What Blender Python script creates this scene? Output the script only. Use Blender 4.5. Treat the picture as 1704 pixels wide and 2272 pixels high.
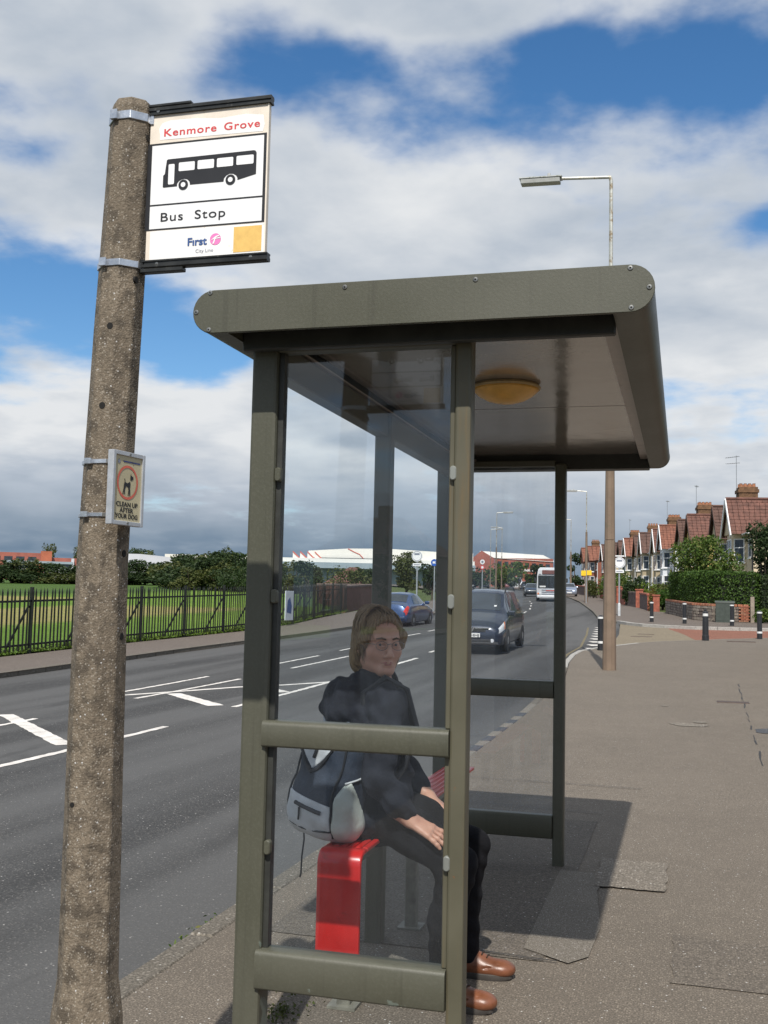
import bpy, bmesh, math, random
import numpy as np
from mathutils import Vector, Matrix
from mathutils.geometry import tessellate_polygon

S = bpy.context.scene
for _o in list(bpy.data.objects):
    bpy.data.objects.remove(_o)
COL = S.collection

# ------------------------------------------------------------------ camera
cam_data = bpy.data.cameras.new("camera")
cam = bpy.data.objects.new("camera", cam_data)
COL.objects.link(cam)
_yaw, _pitch, _roll = 0.2728, 0.08357, 0.02161
_fw = Vector((-math.sin(_yaw) * math.cos(_pitch), math.cos(_yaw) * math.cos(_pitch), math.sin(_pitch)))
_rt = Vector((math.cos(_yaw), math.sin(_yaw), 0))
_up = _rt.cross(_fw)
_r2 = _rt * math.cos(_roll) + _up * math.sin(_roll)
_u2 = -_rt * math.sin(_roll) + _up * math.cos(_roll)
cam.matrix_world = Matrix(((_r2.x, _u2.x, -_fw.x, 0), (_r2.y, _u2.y, -_fw.y, 0), (_r2.z, _u2.z, -_fw.z, 1.6), (0, 0, 0, 1)))
cam_data.sensor_fit = 'HORIZONTAL'
cam_data.sensor_width = 36.0
cam_data.lens = 36.0 * 2380.4 / 1704.0
cam_data.clip_start = 0.05
cam_data.clip_end = 9000
S.camera = cam

# ------------------------------------------------------------------ sun, exposure
SUN_DIR = Vector((0.32, -2.15, 2.52)).normalized()          # towards the sun
sun_data = bpy.data.lights.new("sun", 'SUN')
sun_data.energy = 4.9
sun_data.angle = math.radians(0.55)
sun_data.color = (1.0, 0.955, 0.89)
sun = bpy.data.objects.new("sun", sun_data)
sun.rotation_euler = SUN_DIR.to_track_quat('Z', 'Y').to_euler()
sun.location = (0, 0, 60)
COL.objects.link(sun)
S.view_settings.view_transform = 'Standard'
S.view_settings.look = 'None'
S.view_settings.exposure = 0.0
S.view_settings.gamma = 1.0
S.view_settings.use_curve_mapping = False

# ------------------------------------------------------------------ world: physical sky with broken cloud
world = bpy.data.worlds.new("World")
S.world = world
world.use_nodes = True
wt = world.node_tree
wt.nodes.clear()


def N(tree, kind, loc=None, **kw):
    n = tree.nodes.new(kind)
    for k, v in kw.items():
        if k == 'inp':
            for i, val in v.items():
                n.inputs[i].default_value = val
        else:
            setattr(n, k, v)
    return n


def math_node(t, op, a, b=None, c=None, clamp=False):
    n = t.nodes.new('ShaderNodeMath')
    n.operation = op
    n.use_clamp = clamp
    for i, v in enumerate((a, b, c)):
        if v is None:
            continue
        if isinstance(v, (int, float)):
            n.inputs[i].default_value = v
        else:
            t.links.new(v, n.inputs[i])
    return n.outputs[0]


def ramp_node(t, fac, stops, interp='LINEAR'):
    n = t.nodes.new('ShaderNodeValToRGB')
    n.color_ramp.interpolation = interp
    e = n.color_ramp.elements
    while len(e) < len(stops):
        e.new(0.5)
    for el, (p, c) in zip(e, stops):
        el.position = p
        el.color = (c[0], c[1], c[2], 1) if not isinstance(c, (int, float)) else (c, c, c, 1)
    t.links.new(fac, n.inputs[0])
    return n.outputs[0]


def mix_col(t, fac, a, b, mode='MIX'):
    n = t.nodes.new('ShaderNodeMix')
    n.data_type = 'RGBA'
    n.blend_type = mode
    n.clamp_factor = True
    for sock, v in ((n.inputs[0], fac), (n.inputs[6], a), (n.inputs[7], b)):
        if isinstance(v, (int, float)):
            sock.default_value = v
        elif isinstance(v, tuple):
            sock.default_value = (v[0], v[1], v[2], 1)
        else:
            t.links.new(v, sock)
    return n.outputs[2]


def map_range(t, v, a, b, c=0.0, d=1.0, smooth=True):
    n = t.nodes.new('ShaderNodeMapRange')
    n.interpolation_type = 'SMOOTHSTEP' if smooth else 'LINEAR'
    n.clamp = True
    t.links.new(v, n.inputs[0])
    for i, x in zip((1, 2, 3, 4), (a, b, c, d)):
        n.inputs[i].default_value = x
    return n.outputs[0]


def noise(t, vec, scale, detail=6, rough=0.55, dist=0.0, lac=2.0, out=0):
    n = t.nodes.new('ShaderNodeTexNoise')
    n.inputs['Scale'].default_value = scale
    n.inputs['Detail'].default_value = detail
    n.inputs['Roughness'].default_value = rough
    n.inputs['Lacunarity'].default_value = lac
    n.inputs['Distortion'].default_value = dist
    if vec is not None:
        t.links.new(vec, n.inputs['Vector'])
    return n.outputs[out]


SKY_K = 0.085
sky = N(wt, 'ShaderNodeTexSky', sky_type='NISHITA', sun_disc=False)
sky.sun_elevation = math.asin(SUN_DIR.z)
sky.sun_rotation = math.atan2(SUN_DIR.x, SUN_DIR.y)
sky.altitude = 60
sky.air_density = 1.0
sky.dust_density = 0.3
sky.ozone_density = 2.5
hsv = N(wt, 'ShaderNodeHueSaturation', inp={'Saturation': 1.26, 'Value': 1.5})
wt.links.new(sky.outputs[0], hsv.inputs['Color'])
sky_col = hsv.outputs[0]

tc = N(wt, 'ShaderNodeTexCoord')
sep = N(wt, 'ShaderNodeSeparateXYZ')
wt.links.new(tc.outputs['Generated'], sep.inputs[0])
dx, dy, dz = sep.outputs
zc = math_node(wt, 'MAXIMUM', dz, 0.0)
den = math_node(wt, 'ADD', zc, 0.16)
cx = math_node(wt, 'DIVIDE', dx, den)
cy = math_node(wt, 'DIVIDE', dy, den)
cmb = N(wt, 'ShaderNodeCombineXYZ', inp={2: 3.7})
wt.links.new(cx, cmb.inputs[0])
wt.links.new(cy, cmb.inputs[1])
pc = cmb.outputs[0]


def dir_of(px, py):
    """direction of a point of the sky given by azimuth (deg, clockwise from the road) and elevation (deg)"""
    a, e = math.radians(px), math.radians(py)
    return (math.sin(a) * math.cos(e), math.cos(a) * math.cos(e), math.sin(e))


wob = noise(wt, tc.outputs['Generated'], 7.0, 4, 0.55, 0.0, out=1)
wsep = N(wt, 'ShaderNodeSeparateColor')
wt.links.new(wob, wsep.inputs[0])
DEG = 180 / math.pi
az_ = math_node(wt, 'ADD', math_node(wt, 'MULTIPLY', math_node(wt, 'ARCTAN2', dx, dy), DEG), math_node(wt, 'MULTIPLY_ADD', wsep.outputs[0], 7.0, -3.5))
el_ = math_node(wt, 'ADD', math_node(wt, 'MULTIPLY', math_node(wt, 'ARCSINE', dz), DEG), math_node(wt, 'MULTIPLY_ADD', wsep.outputs[1], 5.0, -2.5))


def lobe(az, el, sa, se, amp):
    """soft elliptical patch of sky: azimuth and elevation (deg), widths, weight"""
    a = math_node(wt, 'MULTIPLY_ADD', az_, 1 / sa, -az / sa)
    e = math_node(wt, 'MULTIPLY_ADD', el_, 1 / se, -el / se)
    r2 = math_node(wt, 'ADD', math_node(wt, 'MULTIPLY', a, a), math_node(wt, 'MULTIPLY', e, e))
    return math_node(wt, 'MULTIPLY', math_node(wt, 'EXPONENT', math_node(wt, 'MULTIPLY', r2, -1.0)), amp)


n_big = noise(wt, pc, 0.95, 3, 0.5, 0.0)
n_mid = noise(wt, pc, 2.4, 6, 0.52, 0.08)
n_fine = noise(wt, pc, 8.0, 5, 0.55, 0.1)
cov = math_node(wt, 'MULTIPLY', n_big, 0.66)
cov = math_node(wt, 'ADD', cov, math_node(wt, 'MULTIPLY', n_mid, 0.86))
cov = math_node(wt, 'ADD', cov, math_node(wt, 'MULTIPLY', n_fine, 0.34))
# where the gaps and the banks of cloud lie on this day
GAPS = [(-5, 26.5, 13, 3.2, -0.29), (3, 26.5, 6, 2.2, -0.16), (-22.5, 26.3, 6, 2.2, -0.24), (-17, 27.5, 4, 1.5, -0.12), (-7, 21.2, 4, 0.8, -0.14), (-36, 24.2, 3, 1.2, -0.12),
        (-32, 14.8, 8, 2.0, -0.28), (-25.5, 13.4, 4, 1.2, -0.26), (-35, 21.5, 3, 1.4, -0.18), (3.5, 19.0, 3, 1.2, -0.22), (3.8, 9.2, 2.2, 0.7, -0.24), (-1, 9.0, 3, 0.5, -0.08),
        (-34, 28.5, 5, 2.5, 0.20), (-17, 29.6, 4, 1.0, 0.10), (-7, 29.0, 4, 0.7, 0.10), (-12, 12.5, 9, 2.0, 0.22), (0, 13.0, 6, 2.5, 0.18), (-20, 15.5, 6, 1.5, 0.10), (-26, 21, 9, 3.0, 0.16), (-14, 19.5, 10, 3.2, 0.22), (-3, 17, 9, 3.4, 0.20), (2, 13, 5, 3, 0.14),
        (-30, 9.5, 8, 2.4, 0.26), (-20, 8, 8, 2.4, 0.18), (-8, 8, 8, 2.5, 0.18), (1, 6, 6, 2.2, 0.14)]
for g in GAPS:
    cov = math_node(wt, 'ADD', cov, lobe(*g))
low = map_range(wt, dz, 0.13, 0.04, 0.0, 0.34)          # towards the horizon the gaps close up, as they do in a deep layer
cov = math_node(wt, 'ADD', cov, low)
cov = math_node(wt, 'ADD', cov, -0.20)
mask = map_range(wt, cov, 0.50, 0.84)
# cloud shading: thin edges bright, thick bases grey, distant layer blue grey
thick = map_range(wt, math_node(wt, 'ADD', cov, math_node(wt, 'MULTIPLY', n_fine, 0.12)), 0.70, 1.02)
billow = noise(wt, pc, 3.4, 6, 0.5, 0.12)
tone = math_node(wt, 'ADD', math_node(wt, 'MULTIPLY', thick, 0.14), math_node(wt, 'MULTIPLY_ADD', billow, 0.95, -0.22))
tone = math_node(wt, 'ADD', tone, lobe(-29, 10.0, 8, 2.2, -0.36))
tone = math_node(wt, 'ADD', tone, lobe(-14, 20, 14, 3.5, -0.10))
tone = math_node(wt, 'ADD', tone, lobe(2, 9, 8, 5, -0.16))
far_dark = map_range(wt, math_node(wt, 'ADD', math_node(wt, 'ADD', dz, math_node(wt, 'MULTIPLY', billow, 0.10)), math_node(wt, 'MULTIPLY', wsep.outputs[1], 0.08)), 0.225, 0.105, 0.0, 0.60)
tone = math_node(wt, 'ADD', tone, far_dark)
ccol = ramp_node(wt, tone, [(0.12, (0.78, 0.80, 0.82)), (0.48, (0.47, 0.53, 0.61)), (0.80, (0.28, 0.35, 0.435)), (1.0, (0.15, 0.225, 0.32))])
glow = map_range(wt, math_node(wt, 'ADD', dz, math_node(wt, 'MULTIPLY', wsep.outputs[0], 0.02)), 0.046, 0.026, 0.0, 0.30)
ccol = mix_col(wt, glow, ccol, (0.52, 0.62, 0.74))
csc = N(wt, 'ShaderNodeVectorMath', operation='SCALE')
csc.inputs['Scale'].default_value = 1.0 / SKY_K
wt.links.new(ccol, csc.inputs[0])
allsky = mix_col(wt, mask, sky_col, csc.outputs[0])
bg = N(wt, 'ShaderNodeBackground', inp={'Strength': SKY_K})
wt.links.new(allsky, bg.inputs['Color'])
wo = N(wt, 'ShaderNodeOutputWorld')
wt.links.new(bg.outputs[0], wo.inputs[0])

# ------------------------------------------------------------------ small toolkit
R = random.Random(7)


class MB:
    """collects faces, becomes one mesh object"""

    def __init__(self):
        self.v, self.f, self.m = [], [], []

    def add(self, vs, fs, mi=0):
        b = len(self.v)
        self.v += [tuple(v) for v in vs]
        self.f += [tuple(i + b for i in f) for f in fs]
        self.m += [mi] * len(fs)
        return self

    def box(self, c, s, rot=None, mi=0):
        hx, hy, hz = s[0] / 2, s[1] / 2, s[2] / 2
        vs = [Vector((x, y, z)) for x in (-hx, hx) for y in (-hy, hy) for z in (-hz, hz)]
        if rot is not None:
            vs = [rot @ v for v in vs]
        c = Vector(c)
        return self.add([v + c for v in vs], [(0, 1, 3, 2), (4, 6, 7, 5), (0, 4, 5, 1), (2, 3, 7, 6), (0, 2, 6, 4), (1, 5, 7, 3)], mi)

    def bbox(self, x0, x1, y0, y1, z0, z1, mi=0):
        return self.box(((x0 + x1) / 2, (y0 + y1) / 2, (z0 + z1) / 2), (abs(x1 - x0), abs(y1 - y0), abs(z1 - z0)), None, mi)

    def prism(self, prof, a, b, u, v, mi=0, cap=True):
        """closed 2-D profile (list of (s,t)) swept from point a to b; u, v the profile axes"""
        a, b, u, v = Vector(a), Vector(b), Vector(u), Vector(v)
        n = len(prof)
        vs = [a + u * s + v * t for s, t in prof] + [b + u * s + v * t for s, t in prof]
        fs = [(i, (i + 1) % n, n + (i + 1) % n, n + i) for i in range(n)]
        if cap:
            fs += [tuple(range(n - 1, -1, -1)), tuple(range(n, 2 * n))]
        return self.add(vs, fs, mi)

    def tube(self, pts, r, seg=8, mi=0, cap=True):
        pts = [Vector(p) for p in pts]
        rs = r if isinstance(r, (list, tuple)) else [r] * len(pts)
        vs, fs = [], []
        up = None
        for i, p in enumerate(pts):
            t = (pts[min(i + 1, len(pts) - 1)] - pts[max(i - 1, 0)]).normalized()
            if up is None:
                up = Vector((0, 0, 1)) if abs(t.z) < 0.9 else Vector((1, 0, 0))
            x = t.cross(up).normalized()
            up = x.cross(t).normalized()
            for k in range(seg):
                a = 2 * math.pi * k / seg
                vs.append(p + (x * math.cos(a) + up * math.sin(a)) * rs[i])
        for i in range(len(pts) - 1):
            for k in range(seg):
                k2 = (k + 1) % seg
                fs.append((i * seg + k, i * seg + k2, (i + 1) * seg + k2, (i + 1) * seg + k))
        if cap:
            fs += [tuple(range(seg - 1, -1, -1)), tuple(range((len(pts) - 1) * seg, len(pts) * seg))]
        return self.add(vs, fs, mi)

    def lathe(self, prof, c=(0, 0, 0), seg=16, axis='Z', mi=0, rot=None):
        """prof: (radius, height) from bottom to top"""
        vs, fs = [], []
        for r, h in prof:
            for k in range(seg):
                a = 2 * math.pi * k / seg
                p = Vector((r * math.cos(a), r * math.sin(a), h))
                if axis == 'Y':
                    p = Vector((p.x, p.z, p.y))
                elif axis == 'X':
                    p = Vector((p.z, p.x, p.y))
                if rot is not None:
                    p = rot @ p
                vs.append(p + Vector(c))
        n = len(prof)
        for i in range(n - 1):
            for k in range(seg):
                k2 = (k + 1) % seg
                fs.append((i * seg + k, i * seg + k2, (i + 1) * seg + k2, (i + 1) * seg + k))
        if prof[0][0] > 1e-6:
            fs.append(tuple(range(seg - 1, -1, -1)))
        if prof[-1][0] > 1e-6:
            fs.append(tuple(range((n - 1) * seg, n * seg)))
        return self.add(vs, fs, mi)

    def build(self, name, mats, parent=None, off=None, smooth=False, bevel=0.0, seg=2, loc=None, angle=35, clean=True):
        me = bpy.data.meshes.new(name)
        vs = self.v
        if off is not None:
            vs = [(v[0] - off[0], v[1] - off[1], v[2] - off[2]) for v in vs]
        me.from_pydata(vs, [], self.f)
        mats = mats if isinstance(mats, (list, tuple)) else [mats]
        for m in mats:
            me.materials.append(m)
        if len(mats) > 1:
            me.polygons.foreach_set('material_index', self.m)
        if clean or bevel > 0:
            bm = bmesh.new()
            bm.from_mesh(me)
            bmesh.ops.recalc_face_normals(bm, faces=bm.faces)
            if bevel > 0:
                es = [e for e in bm.edges if len(e.link_faces) == 2 and e.calc_face_angle(0) > math.radians(angle)]
                bmesh.ops.bevel(bm, geom=es, offset=bevel, segments=seg, affect='EDGES', profile=0.5, clamp_overlap=True)
            bm.to_mesh(me)
            bm.free()
        o = bpy.data.objects.new(name, me)
        COL.objects.link(o)
        if smooth:
            me.polygons.foreach_set('use_smooth', [True] * len(me.polygons))
            if smooth != 'all':
                try:
                    me.set_sharp_from_angle(angle=math.radians(angle))
                except Exception:
                    pass
        if parent is not None:
            o.parent = parent
        if loc is not None:
            o.location = loc
        return o


def link_copy(src, parent=None, loc=None, rot=None, scale=None):
    o = src.copy()
    COL.objects.link(o)
    o.parent = parent
    if loc is not None:
        o.location = loc
    if rot is not None:
        o.rotation_euler = rot
    if scale is not None:
        o.scale = scale
    return o


def copy_tree(o, parent=None):
    c = link_copy(o, parent)
    for ch in list(o.children):
        copy_tree(ch, c)
    return c


def tag(o, label=None, cat=None, group=None, kind=None):
    if label:
        o['label'] = label
    if cat:
        o['category'] = cat
    if group:
        o['group'] = group
    if kind:
        o['kind'] = kind
    return o


def thing(name, label, cat, loc=(0, 0, 0), rz=0.0, group=None):
    o = bpy.data.objects.new(name, None)
    o.empty_display_size = 0.1
    COL.objects.link(o)
    o.location = loc
    o.rotation_euler = (0, 0, rz)
    return tag(o, label, cat, group)


# ------------------------------------------------------------------ materials
MATS = {}


def new_mat(name):
    m = bpy.data.materials.new(name)
    m.use_nodes = True
    t = m.node_tree
    b = t.nodes.get('Principled BSDF')
    return m, t, b


def mat(name, col, rough=0.6, metal=0.0, spec=0.5, var=0.12, vscale=6.0, bump=0.0, bscale=40.0, speck=None, obj_var=0.0, coat=0.0, dirt=None, coords='Object'):
    """painted / plain surface with uneven tone, optional relief, specks and grime"""
    if name in MATS:
        return MATS[name]
    m, t, b = new_mat(name)
    tcn = N(t, 'ShaderNodeTexCoord')
    vec = tcn.outputs[coords]
    c = None
    n1 = noise(t, vec, vscale, 5, 0.6)
    lo = tuple(max(0, x * (1 - var * 1.6)) for x in col)
    hi = tuple(min(1, x * (1 + var * 1.6)) for x in col)
    c = ramp_node(t, n1, [(0.28, lo), (0.72, hi)])
    if speck:
        sc, amt, scol = speck
        n2 = noise(t, vec, sc, 2, 0.5)
        c = mix_col(t, map_range(t, n2, 0.64 - amt * 0.2, 0.70), c, scol)
    if dirt:
        dcol, dsc, dlo, dhi = dirt
        n3 = noise(t, vec, dsc, 7, 0.62, 0.4)
        c = mix_col(t, map_range(t, n3, dlo, dhi), c, dcol)
    if obj_var:
        oi = N(t, 'ShaderNodeObjectInfo')
        k = math_node(t, 'MULTIPLY_ADD', oi.outputs['Random'], obj_var * 2, 1 - obj_var)
        vm = N(t, 'ShaderNodeVectorMath', operation='SCALE')
        t.links.new(c, vm.inputs[0])
        t.links.new(k, vm.inputs['Scale'])
        c = vm.outputs[0]
    t.links.new(c, b.inputs['Base Color'])
    b.inputs['Metallic'].default_value = metal
    b.inputs['Specular IOR Level'].default_value = spec
    rr = math_node(t, 'MULTIPLY_ADD', n1, 0.2, rough - 0.1, clamp=True)
    t.links.new(rr, b.inputs['Roughness'])
    if coat:
        b.inputs['Coat Weight'].default_value = coat
        b.inputs['Coat Roughness'].default_value = 0.06
    if bump:
        bn = N(t, 'ShaderNodeBump', inp={'Strength': 1.0, 'Distance': bump})
        t.links.new(noise(t, vec, bscale, 6, 0.6), bn.inputs['Height'])
        t.links.new(bn.outputs[0], b.inputs['Normal'])
    MATS[name] = m
    return m


def glass_mat(name, tint, refl_rough=0.0, haze=0.04, haze_col=(0.75, 0.8, 0.85), ior=1.5, streak=True):
    """thin clear sheet: lets light straight through, mirrors by Fresnel, carries a little grime"""
    m, t, b = new_mat(name)
    t.nodes.remove(b)
    out = t.nodes['Material Output']
    tr = N(t, 'ShaderNodeBsdfTransparent')
    tr.inputs[0].default_value = (*tint, 1)
    gl = N(t, 'ShaderNodeBsdfGlossy')
    gl.inputs['Roughness'].default_value = refl_rough
    gl.inputs['Color'].default_value = (0.9, 0.95, 1.0, 1)
    fr = N(t, 'ShaderNodeFresnel')
    ge = N(t, 'ShaderNodeNewGeometry')
    t.links.new(math_node(t, 'MULTIPLY_ADD', ge.outputs['Backfacing'], 1 / ior - ior, ior), fr.inputs['IOR'])
    k = math_node(t, 'MULTIPLY', fr.outputs[0], 0.95, clamp=True)
    mx = N(t, 'ShaderNodeMixShader')
    t.links.new(k, mx.inputs[0])
    t.links.new(tr.outputs[0], mx.inputs[1])
    t.links.new(gl.outputs[0], mx.inputs[2])
    df = N(t, 'ShaderNodeBsdfDiffuse')
    df.inputs[0].default_value = (*haze_col, 1)
    tcn = N(t, 'ShaderNodeTexCoord')
    mp = N(t, 'ShaderNodeMapping')
    mp.inputs['Scale'].default_value = (9, 9, 1.2)
    t.links.new(tcn.outputs['Object'], mp.inputs[0])
    n1 = noise(t, mp.outputs[0], 2.2, 6, 0.62)
    n2 = noise(t, tcn.outputs['Object'], 70, 2, 0.5)
    h = math_node(t, 'MULTIPLY', map_range(t, n1, 0.30, 0.85, 0.6, 1.5), haze)
    mx2 = N(t, 'ShaderNodeMixShader')
    t.links.new(h, mx2.inputs[0])
    t.links.new(mx.outputs[0], mx2.inputs[1])
    t.links.new(df.outputs[0], mx2.inputs[2])
    t.links.new(mx2.outputs[0], out.inputs['Surface'])
    MATS[name] = m
    return m


# ------------------------------------------------------------------ lie of the land
def zt(Y):
    if Y < 8:
        return 0.0
    if Y < 20:
        return 0.025 * (Y - 8) ** 2 / 24
    if Y < 240:
        return 0.025 * (Y - 14)
    return 0.025 * 226 + 0.012 * (min(Y, 700) - 240)


def interp(tab, y):
    if y <= tab[0][0]:
        return tab[0][1]
    for (a, va), (b, vb) in zip(tab, tab[1:]):
        if y <= b:
            return va + (vb - va) * (y - a) / (b - a)
    return tab[-1][1]


RIGHT_KERB = [(-60, -2.15), (16, -2.15), (22, -2.28), (25.4, -2.55), (28.2, -2.66), (29.8, -2.62), (30.4, -2.45)]
MAIN_FAR = [(-2.97, 51.2), (-3.6, 53.0), (-4.25, 56.5), (-5.3, 66.5), (-6.8, 79.0), (-8.7, 94.5), (-11.4, 113.0), (-15.2, 134), (-21, 160), (-30.5, 192), (-45, 230), (-72, 290)]
LEFT_KERB = [(-60, -12.5), (25, -12.45), (35, -12.2), (50, -12.35), (57, -12.9), (70, -14.0), (90, -16.6), (110, -20.0), (134, -25.4), (160, -32), (192, -42), (230, -57), (290, -86)]
FENCE = [(-40, -15.0), (25, -14.95), (34, -14.6), (40, -14.95), (47, -16.2), (56, -17.6)]
NEAR_CORNER = [(-2.45, 30.4), (-2.26, 31.4), (-1.89, 32.5), (-1.3, 34.2), (-0.6, 35.57), (0.0, 36.25), (0.62, 36.9), (1.41, 38.0), (2.82, 39.55), (6, 41.2), (16, 42.4), (34, 43.0)]
FAR_CORNER = [(34, 47.4), (3.4, 47.05), (2.25, 46.85), (0.5, 46.8), (-0.8, 47.5), (-1.72, 48.2), (-2.45, 49.6), (-2.97, 51.2)]


def sheet(name, poly, dz, material, step=1.5, dense_to=60, kind='structure'):
    """polygon laid on the land, raised by dz"""
    bm = bmesh.new()
    vs = [bm.verts.new((x, y, 0)) for x, y in poly]
    tris = tessellate_polygon([[Vector((x, y, 0)) for x, y in poly]])
    for t3 in tris:
        try:
            bm.faces.new([vs[i] for i in t3])
        except ValueError:
            pass
    y0, y1 = min(p[1] for p in poly), max(p[1] for p in poly)
    y = max(y0, 7.0)
    while y < y1:
        if y > y0 + 1e-3:
            bmesh.ops.bisect_plane(bm, geom=bm.verts[:] + bm.edges[:] + bm.faces[:], plane_co=(0, y, 0), plane_no=(0, 1, 0), dist=1e-4)
        y += step if y < dense_to else 12.0
    for v in bm.verts:
        v.co.z = zt(v.co.y) + dz
    bmesh.ops.recalc_face_normals(bm, faces=bm.faces)
    for f in bm.faces:
        if f.normal.z < 0:
            f.normal_flip()
    me = bpy.data.meshes.new(name)
    bm.to_mesh(me)
    bm.free()
    me.materials.append(material)
    o = bpy.data.objects.new(name, me)
    COL.objects.link(o)
    if kind:
        o['kind'] = kind
    return o

# ================================================================== ground, road, pavements
def asphalt(name, base, stone, light, grain, wear=0.0, patchy=0.25, bump=0.004, rough=0.85, moss=None):
    m, t, b = new_mat(name)
    tcn = N(t, 'ShaderNodeTexCoord')
    v = tcn.outputs['Object']
    big = noise(t, v, 0.55, 5, 0.6, 0.3)
    med = noise(t, v, 3.5, 6, 0.62)
    fine = noise(t, v, grain, 3, 0.65)
    c = mix_col(t, map_range(t, big, 0.3, 0.72), base, tuple(x * (1 - patchy) for x in base))
    c = mix_col(t, map_range(t, med, 0.42, 0.75, 0, 0.55), c, tuple(x * 1.28 for x in base))
    c = mix_col(t, map_range(t, fine, 0.42, 0.60, 0, 0.75), tuple(x * 0.42 for x in base), c)
    vo = N(t, 'ShaderNodeTexVoronoi', feature='F1')
    vo.inputs['Scale'].default_value = grain * 0.85
    t.links.new(v, vo.inputs['Vector'])
    cid = N(t, 'ShaderNodeSeparateColor')
    t.links.new(vo.outputs['Color'], cid.inputs[0])
    st = map_range(t, cid.outputs[0], 0.74, 0.80)
    st = math_node(t, 'MULTIPLY', st, map_range(t, vo.outputs['Distance'], 0.55, 0.30))
    c = mix_col(t, math_node(t, 'MULTIPLY', st, 0.75), c, stone)
    sp = map_range(t, cid.outputs[1], 0.985, 0.992)
    sp = math_node(t, 'MULTIPLY', sp, map_range(t, vo.outputs['Distance'], 0.5, 0.25))
    c = mix_col(t, sp, c, light)
    if wear:
        mp = N(t, 'ShaderNodeMapping')
        mp.inputs['Scale'].default_value = (0.9, 0.035, 1)
        t.links.new(v, mp.inputs[0])
        w = noise(t, mp.outputs[0], 1.0, 3, 0.5)
        c = mix_col(t, map_range(t, w, 0.40, 0.62, 0.0, wear), c, tuple(x * 1.5 for x in base))
        mp2 = N(t, 'ShaderNodeMapping')
        mp2.inputs['Scale'].default_value = (1.1, 0.22, 1)
        mp2.inputs['Rotation'].default_value = (0, 0, 0.12)
        t.links.new(v, mp2.inputs[0])
        w2 = noise(t, mp2.outputs[0], 1.3, 4, 0.55, 0.6)
        c = mix_col(t, map_range(t, w2, 0.60, 0.72, 0.0, 0.45), c, tuple(x * 0.45 for x in base))
    if moss:
        n = noise(t, v, 1.4, 7, 0.65, 0.5)
        c = mix_col(t, map_range(t, n, 0.60, 0.78, 0, 0.5), c, moss)
    t.links.new(c, b.inputs['Base Color'])
    b.inputs['Roughness'].default_value = rough
    b.inputs['Specular IOR Level'].default_value = 0.35
    bn = N(t, 'ShaderNodeBump', inp={'Strength': 0.9, 'Distance': bump})
    hh = math_node(t, 'ADD', math_node(t, 'MULTIPLY', fine, 0.7), math_node(t, 'MULTIPLY', st, 0.4))
    t.links.new(hh, bn.inputs['Height'])
    t.links.new(bn.outputs[0], b.inputs['Normal'])
    MATS[name] = m
    return m


M_road = asphalt('road_asphalt', (0.079, 0.078, 0.0765), (0.16, 0.15, 0.14), (0.55, 0.53, 0.50), 85, wear=0.55, patchy=0.25, bump=0.006)
M_pave = asphalt('pavement_asphalt', (0.228, 0.192, 0.152), (0.30, 0.255, 0.20), (0.60, 0.58, 0.54), 120, patchy=0.20, bump=0.003)
M_pave2 = asphalt('pavement_asphalt_far', (0.205, 0.168, 0.140), (0.25, 0.21, 0.18), (0.5, 0.48, 0.45), 90, patchy=0.18, bump=0.003)
M_patch = asphalt('pavement_patch_dark', (0.185, 0.158, 0.127), (0.19, 0.17, 0.155), (0.5, 0.48, 0.45), 105, patchy=0.2, bump=0.005)
M_patch2 = asphalt('pavement_patch_pale', (0.245, 0.215, 0.175), (0.30, 0.27, 0.24), (0.6, 0.58, 0.54), 130, patchy=0.12, bump=0.002)
M_mortar = asphalt('mortar_spill', (0.275, 0.24, 0.195), (0.36, 0.33, 0.28), (0.6, 0.6, 0.57), 60, patchy=0.3, bump=0.003)
M_patch3 = asphalt('pavement_patch_soft', (0.208, 0.176, 0.141), (0.28, 0.24, 0.19), (0.55, 0.53, 0.5), 110, patchy=0.22, bump=0.004)
M_pale = asphalt('pavement_patch_worn', (0.262, 0.226, 0.182), (0.36, 0.32, 0.27), (0.62, 0.6, 0.56), 80, patchy=0.22, bump=0.004)
M_tan = asphalt('side_road_tan', (0.30, 0.245, 0.165), (0.34, 0.29, 0.21), (0.55, 0.5, 0.42), 60, patchy=0.15, bump=0.003)
M_redpave = asphalt('side_road_red', (0.32, 0.135, 0.085), (0.38, 0.18, 0.12), (0.55, 0.42, 0.36), 60, patchy=0.18, bump=0.003)
M_kerb = asphalt('kerb_concrete', (0.21, 0.185, 0.150), (0.28, 0.25, 0.21), (0.55, 0.53, 0.48), 75, patchy=0.3, bump=0.004, moss=(0.13, 0.13, 0.06))
M_kerb_l = asphalt('kerb_pale', (0.285, 0.255, 0.212), (0.34, 0.31, 0.26), (0.65, 0.63, 0.58), 70, patchy=0.25, bump=0.003)
M_kerb_w = asphalt('kerb_new_white', (0.52, 0.50, 0.46), (0.56, 0.54, 0.50), (0.7, 0.68, 0.64), 70, patchy=0.2, bump=0.002)
M_kerb_d = asphalt('kerb_dark', (0.105, 0.110, 0.122), (0.15, 0.155, 0.165), (0.4, 0.4, 0.4), 70, patchy=0.25, bump=0.003)
M_tar = mat('tar', (0.02, 0.019, 0.018), 0.6, var=0.2, vscale=30)


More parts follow.
